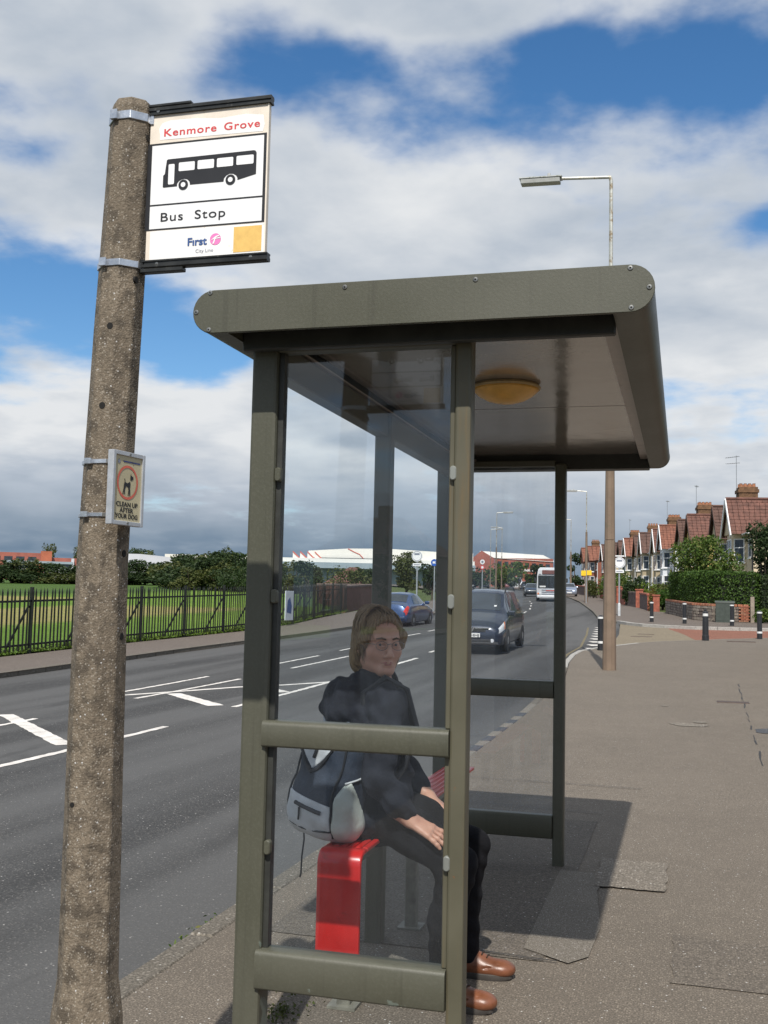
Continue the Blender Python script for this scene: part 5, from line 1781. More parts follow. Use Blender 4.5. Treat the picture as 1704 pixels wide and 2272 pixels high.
bush('rounded dark evergreen shrub behind the slim bus sign pole', (-3.55, 82.6, zt(82.6)), 1.0, 1.0, 2.3, M_leaf_dark, 0.14, 3200, 4)
bush('lime green shrub in the garden before the white house', (-1.9, 82.5, zt(82.5)), 1.8, 1.0, 1.75, M_leaf_lime, 0.16, 2600, 5)
bush('low trailing shrub over the dark stone wall', (-1.3, 73.0, zt(73)), 1.1, 1.6, 1.5, M_leaf_hedge, 0.14, 2600, 6)
bush('dry brownish plant on the brick gate pier', (-1.72, 69.0, zt(69)), 0.42, 0.4, 1.5, M_leaf_rust, 0.10, 900, 7)
bush('round ochre shrub behind the gate piers', (-1.35, 76.2, zt(76.2)), 0.85, 0.8, 1.7, M_leaf_olive, 0.13, 1700, 10)
bush('green shrub spilling over the garden wall left of the brown lamp post', (-4.75, 91, zt(91)), 1.0, 1.2, 2.2, M_leaf_mid, 0.16, 2200, 11)
bush('large leafy shrub in front of the brown-roofed house', (-5.9, 99, zt(99)), 1.7, 1.4, 3.0, M_leaf_mid, 0.18, 2800, 12)
bush('grey green bush beside the parked silver car', (-8.9, 112.6, zt(112.6)), 1.0, 1.2, 2.0, M_leaf_olive, 0.16, 1500, 13)
tree('dark narrow conifer between two lamp posts beyond the silver car', (-13.4, 140, zt(140)), 5.5, 1.3, M_leaf_dark, 0.25, 1600, 12, 31, 0.12, 0.6)
bush('overgrown ivy on top of the brick boundary wall behind the glass', (-22.4, 72.2, zt(72.2)), 2.2, 0.7, 2.6, M_leaf_olive, 0.18, 1800, 14)

# trees seen through the end panel
tree('tall bushy tree with yellowing lower leaves beyond the blue car', (-23.5, 92, zt(92)), 4.4, 1.75, M_leaf_olive, 0.22, 3000, 18, 41, 0.14, 0.7)
tree('slender dark tree left of the mid post of the shelter', (-31.4, 88.5, zt(88.5)), 3.2, 1.6, M_leaf_dark, 0.22, 2000, 14, 42, 0.12, 0.6)
for i, (x, y, h, r_) in enumerate([(-35.5, 90, 2.6, 1.7), (-38.5, 96, 2.9, 2.0), (-27.5, 92, 2.4, 1.5), (-20.3, 88, 3.0, 1.3), (-42, 101, 2.6, 2.2), (-46, 106, 2.8, 2.3)]):
    tree('low dark scrub tree along the far side of the field behind the glass', (x, y, zt(y)), h, r_, M_leaf_dark, 0.24, 1500, 12, 50 + i, 0.1, 0.3, group='scrub trees seen through the end panel', limbs=3)
for i, (x, y, h, r_) in enumerate([(-32.5, 176, 3.6, 3.0), (-29.5, 178, 4.2, 3.0), (-26.6, 180, 4.6, 2.6), (-24.0, 182, 3.9, 2.2), (-35.5, 178, 3.2, 2.6), (-31.0, 186, 4.4, 3.0), (-21.5, 186, 3.2, 2.2)]):
    tree('leafy roadside tree below the long brick factory', (x, y, zt(y)), h, r_, M_leaf_mid if i % 3 else M_leaf_dark, 0.42, 1100, 12, 60 + i, 0.16, 0.5, group='trees below the brick factory', limbs=3)

# the belt of trees beyond the field: a few prototypes, copied one by one
protos = []
for i in range(5):
    protos.append(tree('dark tree in the belt along the far edge of the playing field', (0, 0, -50), 5.0, 3.0, (M_leaf_dark, M_leaf_dark, M_leaf_olive, M_leaf_dark, M_leaf_olive)[i], 0.42, 1500, 16, 80 + i, 0.2, 0.3, group='trees beyond the field', limbs=3))
spots = []
k = 0
xs = [(-105, 146), (-101, 146), (-97.5, 145), (-94.8, 146), (-92, 149), (-88.5, 149), (-86.5, 152), (-84, 154), (-82, 151), (-80, 156), (-78, 153), (-75.5, 156), (-73, 151), (-71, 155)]
hs = [4.3, 3.9, 4.2, 3.2, 2.3, 3.0, 2.7, 3.3, 3.9, 3.0, 3.6, 3.3, 3.4, 4.0]
for (x, y), h in zip(xs, hs):
    spots.append((x, y, h, 1.3))
for x, y, h in ((-103, 144, 2.6), (-99, 143.5, 2.9), (-95.5, 143, 2.4), (-91.5, 144.5, 2.0), (-88.6, 147, 2.0), (-85, 149, 2.2), (-81.8, 148, 2.6), (-78.5, 150, 2.3), (-75, 150, 2.5)):
    spots.append((x, y, h, 1.2))
spots += [(-67, 132, 3.4, 1.1), (-64, 127, 3.5, 1.1), (-61, 123, 3.6, 1.2), (-57.5, 117, 3.2, 1.05), (-55.0, 114, 2.9, 0.9), (-53.2, 115.5, 3.9, 1.0), (-50.6, 113, 3.3, 1.0), (-48.2, 111, 2.7, 0.85), (-47.5, 116, 4.2, 1.0), (-50, 122, 4.6, 1.05), (-55, 124, 4.7, 1.1), (-60, 131, 4.6, 1.2), (-66, 140, 4.7, 1.2), (-44.5, 110, 3.0, 0.9), (-43.5, 118, 3.8, 1.0)]
for i, (x, y, h, s) in enumerate(spots):
    p = protos[i % 5]
    t = copy_tree(p)
    t.location = (x, y, zt(y) - 0.15)
    t.rotation_euler = (0, 0, R.uniform(0, 6.28))
    t.scale = (s * R.uniform(0.85, 1.1), s * R.uniform(0.85, 1.1), h / 5.0)
    t['label'] = 'dark tree in the belt along the far edge of the playing field'
# taller trees behind, breaking the skyline
for i, (x, y, h, s) in enumerate([(-124, 228, 8.0, 0.75), (-121.5, 229, 7.6, 0.8), (-69.5, 156, 6.0, 0.9), (-67.2, 157, 5.6, 0.8), (-77.5, 158, 5.0, 1.3), (-63, 152, 5.6, 1.1), (-150, 232, 9.4, 0.9), (-143, 235, 9.2, 0.8), (-132, 236, 7.6, 1.5), (-128, 238, 7.5, 1.4)]):
    t = copy_tree(protos[(i * 2) % 5])
    t.location = (x, y, zt(y) - 0.2)
    t.rotation_euler = (0, 0, R.uniform(0, 6.28))
    t.scale = (s, s, h / 5.0)
    t['label'] = 'taller dark tree standing above the belt beyond the field'
    t['group'] = 'taller trees on the skyline beyond the field'
for p in protos:
    for c in list(p.children):
        bpy.data.objects.remove(c)
    bpy.data.objects.remove(p)

# weeds in the gutter and under the railings
P = []
for i in range(520):
    y = R.choice((R.gauss(4.83, 0.06), R.gauss(4.98, 0.05), R.gauss(5.28, 0.10)))
    P.append((-2.31 + R.gauss(0, 0.018), y, -0.095 + abs(R.gauss(0, 0.030))))
o = leaf_mesh('gutter_weeds', P, [(0, 0, 1)] * len(P), 0.026, M_leaf_mid, 0.95, 0.4)
o['kind'] = 'stuff'
P = []
for i in range(260):
    a, r_ = R.uniform(0, 6.28), abs(R.gauss(0, 0.10))
    P.append((-1.50 + r_ * math.cos(a) * 0.7, 4.05 + r_ * math.sin(a) * 1.3, 0.003 + abs(R.gauss(0, 0.012))))
o = leaf_mesh('moss', P, [(0, 0, 1)] * len(P), 0.013, M_leaf_olive, 0.5, 0.8)
o['kind'] = 'stuff'
P = []
for i in range(5200):
    y = R.uniform(15, 56)
    P.append((fence_x(y) - 0.15 + R.gauss(0, 0.10), y, zt(y) + abs(R.gauss(0, 0.07))))
o = leaf_mesh('verge_grass', P, [(0, 0, 1)] * len(P), 0.12, M_leaf_lime, 0.9, 0.2)
o['kind'] = 'stuff'

ORD = 'first second third fourth fifth sixth seventh eighth ninth tenth eleventh twelfth thirteenth fourteenth fifteenth sixteenth seventeenth eighteenth nineteenth twentieth'.split()


def by_place(group, what, tail):
    """look-alike trees: told apart by their order across the view"""
    os_ = [o for o in bpy.data.objects if o.get('group') == group and o.get('category')]
    os_.sort(key=lambda o: math.atan2(o.location.x, o.location.y))
    n = len(os_)
    for i, o in enumerate(os_):
        if i < (n + 1) // 2:
            o['label'] = what + ', ' + ORD[i] + ' from the left ' + tail
        else:
            o['label'] = what + ', ' + ORD[n - 1 - i] + ' from the right ' + tail


by_place('trees beyond the field', 'dark bushy tree', 'in the belt across the field')
by_place('taller trees on the skyline beyond the field', 'tree standing above the belt', 'on the skyline beyond the field')
by_place('scrub trees seen through the end panel', 'low scrub tree behind the glass', 'along the field edge')
by_place('trees below the brick factory', 'leafy roadside tree', 'below the long brick factory')

# ================================================================== houses
M_tile = mat('roof_tile_red', (0.135, 0.062, 0.046), 0.85, var=0.28, vscale=2.5, dirt=((0.10, 0.05, 0.035), 3, 0.5, 0.75))
M_tile_b = mat('roof_tile_brown', (0.095, 0.052, 0.040), 0.85, var=0.25, vscale=2.5)
M_tile_o = mat('roof_tile_orange', (0.185, 0.075, 0.048), 0.85, var=0.25, vscale=2.5)
M_upvc = mat('white_upvc', (0.80, 0.80, 0.80), 0.35, var=0.03)
M_winglass = mat('window_glass', (0.030, 0.036, 0.045), 0.06, spec=0.9, var=0.3, vscale=1.2)
M_dpipe = mat('dark_pipe', (0.02, 0.02, 0.022), 0.5)
M_chim = mat('chimney_brick', (0.155, 0.085, 0.045), 0.95, var=0.3, vscale=4, bump=0.03, bscale=12)
M_pot = mat('chimney_pot', (0.34, 0.15, 0.08), 0.8, var=0.2)
M_aer = mat('aerial_metal', (0.30, 0.31, 0.32), 0.4, metal=0.6)
WALLS = {
    'cream': mat('render_cream', (0.62, 0.51, 0.36), 0.9, var=0.06, vscale=1.5, bump=0.006, bscale=30),
    'white': mat('render_white', (0.74, 0.76, 0.80), 0.9, var=0.04, vscale=1.5, bump=0.006, bscale=30),
    'buff': mat('render_buff', (0.44, 0.36, 0.24), 0.9, var=0.08, vscale=1.5, bump=0.006, bscale=30),
    'yellow': mat('render_yellow', (0.62, 0.44, 0.17), 0.9, var=0.06, vscale=1.5, bump=0.006, bscale=30),
    'brick': mat('house_brick', (0.24, 0.085, 0.055), 0.9, var=0.2, vscale=6, bump=0.01, bscale=30),
    'pink': mat('render_pink', (0.62, 0.42, 0.38), 0.9, var=0.06, vscale=1.5),
}


def tiled(mb, a, b, c, d, course=0.30, tw=0.33, mi=0, th=0.035):
    """slope a-b at the eaves, d-c at the ridge; real overlapping tiles in courses"""
    a, b, c, d = map(Vector, (a, b, c, d))
    n = (b - a).cross(d - a).normalized()
    if n.z < 0:
        n = -n
    L = ((d - a).length + (c - b).length) / 2
    rows = max(2, int(L / course))
    for r in range(rows):
        f0, f1 = r / rows, (r + 1.06) / rows
        f1 = min(f1, 1.0)
        p0, p1 = a.lerp(d, f0), b.lerp(c, f0)
        q0, q1 = a.lerp(d, f1), b.lerp(c, f1)
        W = (p1 - p0).length
        cols = max(1, int(W / tw))
        vs, fs = [], []
        for k in range(cols):
            g0 = k / cols
            g1 = (k + 0.94) / cols
            P0, P1 = p0.lerp(p1, g0), p0.lerp(p1, g1)
            Q0, Q1 = q0.lerp(q1, g0), q0.lerp(q1, g1)
            PM, QM = p0.lerp(p1, (g0 + g1) / 2), q0.lerp(q1, (g0 + g1) / 2)
            j = R.uniform(0, 0.008)
            base = len(vs)
            vs += [P0 + n * (th + j), PM + n * (th * 0.45 + j), P1 + n * (th + j), Q1 + n * 0.006, QM + n * 0.0, Q0 + n * 0.006, P0 - n * 0.005, PM - n * 0.005, P1 - n * 0.005]
            fs += [(base, base + 1, base + 4, base + 5), (base + 1, base + 2, base + 3, base + 4), (base + 6, base + 7, base + 1, base), (base + 7, base + 8, base + 2, base + 1)]
        mb.add(vs, fs, mi)
    return mb


def window(parent, o, u, w, h, nrm, cols=1, split=0.62, name='window', m=None):
    """framed window: o lower left corner, u the right axis, nrm outwards"""
    u, nrm = Vector(u).normalized(), Vector(nrm).normalized()
    pl = Plane(o, u, (0, 0, 1))
    s = 1 if pl.n.dot(nrm) > 0 else -1
    mb = MB()
    ft = 0.07
    m = m or M_upvc
    slab(mb, pl, 0, ft, 0, h, -0.03 * s, 0.05 * s)
    slab(mb, pl, w - ft, w, 0, h, -0.03 * s, 0.05 * s)
    slab(mb, pl, ft, w - ft, 0, ft, -0.03 * s, 0.05 * s)
    slab(mb, pl, ft, w - ft, h - ft, h, -0.03 * s, 0.05 * s)
    slab(mb, pl, ft, w - ft, h * split - 0.03, h * split + 0.03, -0.02 * s, 0.04 * s)
    for c in range(1, cols):
        slab(mb, pl, w * c / cols - 0.03, w * c / cols + 0.03, ft, h - ft, -0.02 * s, 0.042 * s)
    f = mb.build(name, m, parent)
    mb = MB()
    slab(mb, pl, ft * 0.6, w - ft * 0.6, ft * 0.6, h - ft * 0.6, 0.004 * s, 0.012 * s)
    mb.build('pane', M_winglass, f)
    mb = MB()
    slab(mb, pl, -0.05, w + 0.05, -0.09, -0.002, 0.0, 0.12 * s)
    mb.build('sill', m, f)
    return f


def aerial(parent, x, y, z, h, rz, arms=2):
    mb = MB().tube([(x, y, z), (x, y, z + h)], 0.022, 5)
    for i in range(arms):
        zz = z + h - 0.08 - i * 0.45
        d = Vector((math.cos(rz + i * 0.25), math.sin(rz + i * 0.25), 0))
        c = Vector((x, y, zz))
        mb.tube([c - d * 0.25, c + d * (0.95 if i != 1 else 0.7)], 0.016, 4)
        e = Vector((-d.y, d.x, 0))
        for k in range(6):
            q = c + d * (-0.15 + k * 0.18)
            mb.tube([q - e * 0.16, q + e * 0.16], 0.010, 3)
    mb.build('aerial', M_aer, parent)


def semi(label, loc, rz, side, wall, tile, detail=True, chimney=True, barge=True, door='white', aer=0, ridge_up=0.0, wall2=None):
    """one half of a semi-detached pair. local x: away from the road, local y: along it; side=-1 lies towards the camera"""
    t = thing('semi_detached_house', label, 'house', loc, rz, 'houses facing the main road')
    s = side
    W = 6.6
    E, RG, AP = 5.05, 7.55 + ridge_up, 7.42
    wm = WALLS[wall]
    Y = lambda v: v * s
    # body
    MB().bbox(0.85, 8.0, Y(0.0), Y(W), -0.4, E).build('wall', wm, t)
    # bay, canted, two storeys
    bc, bw, fw2 = 2.75, 1.62, 0.95
    bay = [(0.849, Y(bc - bw)), (0.05, Y(bc - fw2)), (0.05, Y(bc + fw2)), (0.849, Y(bc + bw))]
    mb = MB()
    vs = [(x, y, -0.4) for x, y in bay] + [(x, y, E - 0.002) for x, y in bay]
    mb.add(vs, [(0, 1, 5, 4), (1, 2, 6, 5), (2, 3, 7, 6), (4, 5, 6, 7)])
    mb.build('bay', WALLS[wall2 or wall], t)
    # gable wall over the bay
    g0, g1 = Y(bc - 1.85), Y(bc + 1.85)
    gx = -0.02
    mb = MB().add([(gx, g0, E), (gx, g1, E), (gx, Y(bc), AP - 0.12), (0.85, g0, E), (0.85, g1, E), (0.85, Y(bc), AP - 0.12)], [(0, 1, 2), (3, 5, 4), (0, 3, 4, 1)])
    mb.build('gable', WALLS[wall2 or wall], t)
    # roofs
    mb = MB()
    ov = 2.02
    rl = 4.5
    ee = E - 0.10
    tw = 0.33 if detail else 0.66
    cr = 0.32 if detail else 0.5
    for q in (-1, 1):
        tiled(mb, (-0.20, Y(bc) + q * ov, ee), (rl - 0.6, Y(bc) + q * ov, ee + 0.0), (rl, Y(bc), AP), (-0.20, Y(bc), AP), cr, tw)
    mb.build('bay_roof', tile, t, clean=False)['kind'] = 'stuff'
    mb = MB()
    hip = 2.4
    tiled(mb, (0.60, Y(0), ee), (0.60, Y(W + 0.25), ee), (4.4, Y(W - hip), RG), (4.4, Y(0), RG), cr, tw)
    tiled(mb, (8.25, Y(W + 0.25), ee), (8.25, Y(0), ee), (4.4, Y(0), RG), (4.4, Y(W - hip), RG), cr, tw)
    tiled(mb, (0.60, Y(W + 0.25), ee), (8.25, Y(W + 0.25), ee), (4.42, Y(W - hip), RG), (4.38, Y(W - hip), RG), cr, tw)
    ro = mb.build('roof', tile, t, clean=False)
    ro['kind'] = 'stuff'
    rt = MB().tube([(-0.2, Y(bc), AP + 0.03), (rl, Y(bc), AP + 0.03)], 0.11, 6)
    rt.tube([(4.4, Y(0.0), RG + 0.03), (4.4, Y(W - hip), RG + 0.03), (0.62, Y(W + 0.23), ee + 0.05)], 0.11, 6)
    rt.tube([(4.4, Y(W - hip), RG + 0.03), (8.2, Y(W + 0.23), ee + 0.05)], 0.11, 6)
    rt.build('ridge_tiles', tile, t)
    # barge boards
    bm_ = M_upvc if barge else M_tile_b
    for q in (-1, 1):
        a = Vector((-0.24, Y(bc) + q * (ov + 0.05), ee - 0.16))
        b = Vector((-0.24, Y(bc), AP - 0.06))
        d = (b - a).normalized()
        up = Vector((0, -d.z, d.y)) if q * s > 0 else Vector((0, -d.z, d.y))
        MB().prism([(-0.035, -0.14), (0.035, -0.14), (0.035, 0.13), (-0.035, 0.13)], a, b, (1, 0, 0), d.cross(Vector((1, 0, 0)))).build('barge_board', bm_, t)
    # gutters and downpipe
    MB().bbox(0.44, 0.58, Y(bc + 2.1), Y(W + 0.25), ee - 0.08, ee + 0.02).build('gutter', M_dpipe if not barge else M_upvc, t)
    MB().tube([(0.72, Y(W - 0.15), ee - 0.1), (0.80, Y(W - 0.15), ee - 0.35), (0.80, Y(W - 0.15), 0.0)], 0.045, 6).build('downpipe', M_dpipe if detail else M_upvc, t)
    # windows: three faces of the bay on two floors, landing window, front door
    def facewin(z, h):
        window(t, (0.045, Y(bc) - 0.80 if True else 0, z), (0, 1, 0), 1.60, h, (-1, 0, 0), 2)
        for q in (-1, 1):
            p0 = Vector((0.05, Y(bc) + q * fw2, 0))
            p1 = Vector((0.849, Y(bc) + q * bw, 0))
            d = (p1 - p0).normalized()
            nrm = Vector((-abs(d.y), q * abs(d.x), 0)).normalized()
            o = p0 + d * 0.14 + nrm * 0.004
            window(t, (o.x, o.y, z), d, (p1 - p0).length - 0.28, h, nrm, 1)
    facewin(3.15, 1.55)
    facewin(0.75, 1.65)
    MB().bbox(0.80, 0.849, Y(5.1), Y(6.05), 0.02, 2.15).build('door', WALLS['brick'] if door != 'white' else M_upvc, t)
    window(t, (0.846, min(Y(5.1), Y(6.05)), 3.4), (0, 1, 0), 0.95, 1.2, (-1, 0, 0), 1)
    # end wall window
    window(t, (3.2, Y(W) + s * 0.003, 3.35), (1, 0, 0), 0.9, 1.2, (0, s, 0), 1)
    if detail:
        window(t, (5.4, Y(W) + s * 0.003, 0.9), (1, 0, 0), 1.2, 1.2, (0, s, 0), 2)
    if chimney:
        c = MB().bbox(1.05, 2.3, Y(-0.0), Y(0.62), RG - 3.0, RG + 0.95).build('chimney', M_chim, t, bevel=0.02, seg=1)
        MB().bbox(0.98, 2.37, Y(-0.0), Y(0.68), RG + 0.55, RG + 0.78).build('chimney_band', M_chim, c)
        for k in range(4):
            MB().lathe([(0.12, RG + 0.95), (0.10, RG + 1.18), (0.12, RG + 1.2)], (1.22 + k * 0.29, Y(0.3), 0), 7).build('chimney_pot', M_pot, c)
    if aer:
        aerial(t, 1.0, Y(0.1), RG + 0.3, 1.9 + 0.5 * aer, 0.3 + aer, 2 if aer > 1 else 1)
    return t


FACADE = [(60, 4.6), (72, 3.25), (78, 2.55), (98, -0.2), (112.5, -2.35), (130, -4.9), (148, -7.7), (177, -13.6), (200, -20)]


def pair(Yc, la, lb, a, b, det=True):
    x = interp(FACADE, Yc)
    dxdy = (interp(FACADE, Yc + 6) - interp(FACADE, Yc - 6)) / 12
    rz = math.atan(-dxdy)
    loc = (x, Yc, zt(Yc - 3))
    semi(la, loc, rz, -1, detail=det, **a)
    semi(lb, loc, rz, 1, detail=det, **b)


pair(77.6, 'cream rendered house with a white bargeboard at the right edge, nearest of the row', 'house with a brown-edged gable directly behind the cream one',
     dict(wall='cream', tile=M_tile, aer=0), dict(wall='cream', tile=M_tile_b, barge=False, aer=2))
pair(95.6, 'ochre house with a broad red roof behind the fruit tree', 'plain house with a dark-edged gable behind the fruit tree roof',
     dict(wall='yellow', tile=M_tile, barge=False), dict(wall='buff', tile=M_tile_b, barge=False, aer=1))
pair(113.8, 'white painted house with an orange red roof left of the fruit tree', 'house with a white bargeboard joined behind the white painted house',
     dict(wall='white', tile=M_tile_o), dict(wall='buff', tile=M_tile, aer=1))
pair(131.6, 'buff house with a dark brown tiled roof and white bargeboard', 'house joined behind the dark brown tiled one',
     dict(wall='buff', tile=M_tile_b), dict(wall='buff', tile=M_tile_b, barge=False, chimney=False), det=False)
pair(149.3, 'buff house with an orange tiled gable right of the brown lamp post', 'house behind the lamp post joined to the orange gabled one',
     dict(wall='buff', tile=M_tile_o, chimney=True), dict(wall='buff', tile=M_tile_b, barge=False, aer=1), det=False)
pair(167, 'buff house with a long brown roof left of the brown lamp post', 'house with a short white bargeboard left of the long brown roof',
     dict(wall='buff', tile=M_tile_b, barge=False, chimney=False), dict(wall='brick', tile=M_tile_b, chimney=False), det=False)
pair(186, 'red brick house at the far bend, partly behind a lamp post', 'orange-roofed brick house with a chimney at the far bend',
     dict(wall='brick', tile=M_tile_o, barge=False), dict(wall='brick', tile=M_tile_o, barge=False, chimney=False), det=False)


def simple_house(label, loc, rz, w, d, eave, ridge, wall, tile, win=True, group=None, name='house'):
    t = thing(name, label, 'house', loc, rz, group)
    MB().bbox(-w / 2, w / 2, -d / 2, d / 2, -0.5, eave).build('wall', WALLS[wall], t)
    mb = MB()
    o = 0.3
    hip = d * 0.45
    for s in (-1, 1):
        tiled(mb, (s * (-w / 2 - o), s * (-d / 2 - o), eave - 0.08), (s * (w / 2 + o), s * (-d / 2 - o), eave - 0.08), (s * (w / 2 - hip), 0, ridge), (s * (-w / 2 + hip), 0, ridge), 0.45, 0.6)
        tiled(mb, (s * (w / 2 + o), s * (-d / 2 - o), eave - 0.08), (s * (w / 2 + o), s * (d / 2 + o), eave - 0.08), (s * (w / 2 - hip), 0.02 * s, ridge), (s * (w / 2 - hip), -0.02 * s, ridge), 0.45, 0.6)
    r = mb.build('roof', tile, t, clean=False)
    r['kind'] = 'stuff'
    if win:
        MB().bbox(-0.5, 0.5, -0.35, 0.35, ridge - 0.6, ridge + 0.9).build('chimney', M_chim, t)
    for s in (-1, 1) if win else ():
        for z in (0.9, 3.4):
            for x in (-w / 2 + 0.8, w / 2 - 2.4):
                window(t, (x, s * (d / 2 + 0.003), z), (1, 0, 0), 1.6, 1.3, (0, s, 0), 2)
    return t


simple_house('small hip-roofed red brick house seen through the glass beyond the field', (-32.8, 106, zt(106) - 1.2), -0.2, 4.4, 3.8, 2.2, 4.0, 'brick', M_tile, win=False)
# across the road behind the photographer: these show only as reflections in the end panel
simple_house('pink rendered house reflected in the end panel of the shelter', (-22.5, -74, 0), 0.1, 9, 7, 5.2, 8.2, 'pink', M_tile)
simple_house('cream house behind the photographer reflected in the glass', (-34.5, -70, 0), 0.1, 9, 7, 5.2, 8.2, 'cream', M_tile_b)
for i, (x, y, h, r_) in enumerate([(-17.5, -60, 6.0, 2.6), (-28.5, -62, 5.0, 2.4), (-41, -60, 6.5, 3.0)]):
    tree(('dark tree before the reflected pink house', 'dark tree between the two reflected houses', 'dark tree beyond the reflected cream house')[i], (x, y, 0), h, r_, M_leaf_dark, 0.35, 1600, 14, 130 + i, 0.16, 1.0, group='trees behind the photographer')

# ================================================================== factories and sheds on the skyline
M_clad = mat('white_cladding', (0.56, 0.56, 0.60), 0.7, var=0.04, vscale=0.2)
M_roofw = mat('pale_roof', (0.74, 0.71, 0.65), 0.6, var=0.05, vscale=0.1)
M_roofb = mat('blue_grey_roof', (0.27, 0.33, 0.37), 0.6, var=0.08, vscale=0.15)
M_fbrick = mat('factory_brick', (0.32, 0.105, 0.075), 0.9, var=0.15, vscale=0.6)
M_fbrick2 = mat('orange_brick', (0.38, 0.115, 0.06), 0.9, var=0.12, vscale=0.5)
M_dkwin = mat('dark_glazing', (0.035, 0.045, 0.055), 0.2, var=0.3, vscale=1)
M_redtrim = mat('red_trim', (0.55, 0.09, 0.06), 0.6)


def block(t, name, x0, x1, y0, y1, z0, z1, m, bev=0.0):
    return MB().bbox(x0, x1, y0, y1, z0, z1).build(name, m, t, bevel=bev, seg=1)


# local frames: x to the right as seen from the road, y away
def facing(label, x, y, z, name, cat='building', extra=0.0):
    rz = -math.atan2(x, y) + extra
    return thing(name, label, cat, (x, y, z), rz)


# red school buildings, far left
t = facing('long red brick building on the left skyline', -148, 214, 3.0, 'brick_building')
block(t, 'wall', -8, 8.5, 0, 10, -3, 8.1, M_fbrick)
block(t, 'tower', 6.2, 8.6, -0.3, 4, -3, 8.6, M_fbrick2)
for i in range(5):
    block(t, 'window', -7 + i * 2.6, -5.2 + i * 2.6, -0.05, 0.1, 6.1, 7.2, M_dkwin)
t = facing('lower red brick wing to the right of the long red building', -139.5, 219, 3.0, 'brick_building')
block(t, 'wall', -3.5, 7.5, 2, 9, -3, 7.2, M_fbrick)
t = facing('low white building with a grey-blue roof and a red brick stair tower', -141.5, 217.5, 2.6, 'school_block', extra=0.0)
block(t, 'wall', -6, 5.6, -1.8, 1.9, -3, 4.9, M_clad)
block(t, 'window_band', -6.0, 5.6, -1.86, -1.81, 5.0, 6.0, M_dkwin)
block(t, 'upper_wall', -6.0, 5.6, -1.80, 1.9, 4.905, 6.05, M_roofb)
block(t, 'roof', -9, 5.9, -2.1, 1.95, 6.06, 6.6, M_roofb)
block(t, 'stair_tower', -2.6, -0.4, -2.6, -1.9, -3, 5.95, M_fbrick2)
block(t, 'end_wall', 5.6, 6.2, -1.9, 1.9, -3, 7.4, M_clad)
block(t, 'window', -0.2, 0.6, -1.86, -1.805, 3.6, 4.3, M_dkwin)
block(t, 'window', 1.4, 2.4, -1.86, -1.805, 3.6, 4.3, M_dkwin)
t = thing('white_warehouse', 'plain white flat-roofed warehouse behind the trees beyond the field', 'warehouse', (-118.9, 219.9, 3.5), 0.36)
block(t, 'wall', -5.5, 0, 0, 12, -3, 7.75, M_clad)
t2 = MB().add([(0, 0, -3), (10.3, 2.4, -3), (10.3, 2.4, 7.0), (0, 0, 7.76), (0, 12, -3), (10.3, 12, -3), (10.3, 12, 7.0), (0, 12, 7.76)], [(0, 1, 2, 3), (1, 5, 6, 2), (4, 0, 3, 7), (3, 2, 6, 7), (5, 4, 7, 6)]).build('side_wall', M_clad, t)
block(t, 'window', 2.05, 3.4, 0.38, 0.62, 4.2, 5.6, M_dkwin)
block(t, 'louvre', -2.2, -1.6, -0.06, 0.02, 5.4, 6.0, M_roofb)
t = facing('low shed with a pale roof right of the white warehouse', -146, 296, 6.2, 'shed')
block(t, 'roof', -5, 24, 0, 14, 7.2, 8.4, M_roofw)
block(t, 'wall', -4.8, 23.8, 0.3, 13.7, -4, 7.19, M_fbrick)

# main works seen through the end panel
t = facing('long pale-roofed factory with saw-tooth roofs seen through the glass', -88, 305, 5.0, 'factory')
block(t, 'wall', -30, 30, 4, 26, -4, 7.2, M_roofb)
block(t, 'canopy_roof', -31, 30, 0, 8, 6.2, 7.9, M_roofb)
block(t, 'lower_roof', -31, 30, 3, 12, 7.91, 9.2, M_roofw)
prof = [(-20, 8.9), (-20, 11.6), (-8, 12.5), (4, 12.7), (20, 12.0), (30, 11.3), (30, 8.9)]
mb = MB().add([(x, 8, z) for x, z in prof] + [(x, 20, z) for x, z in prof], [tuple(range(7)), tuple(range(13, 6, -1))] + [(i, (i + 1) % 7, 7 + (i + 1) % 7, 7 + i) for i in range(7)])
mb.build('main_roof', M_roofw, t)
for i in range(4):
    x = -24.6 + i * 2.2
    MB().add([(x, 6.5, 9.2), (x + 2.1, 6.5, 9.2), (x, 6.5, 11.2), (x, 12, 9.2), (x + 2.1, 12, 9.2), (x, 12, 11.2)], [(0, 1, 2), (5, 4, 3), (1, 4, 5, 2), (0, 2, 5, 3)]).build('sawtooth_roof', M_roofw, t)
    MB().prism([(-0.14, -0.14), (0.14, -0.14), (0.14, 0.14), (-0.14, 0.14)], (x, 6.4, 11.2), (x + 2.1, 6.4, 9.25), (0, 1, 0), (0.68, 0, 0.73)).build('red_trim', M_redtrim, t)
mb = MB().tube([(-8, 7.9, 12.4), (-6, 7.9, 11.4), (-4.5, 7.9, 10.8), (-3, 7.9, 9.2)], 0.13, 4)
mb.build('red_trim', M_redtrim, t)
block(t, 'dark_gutter', -18.5, 2, 7.0, 7.9, 9.21, 9.55, M_dkwin)

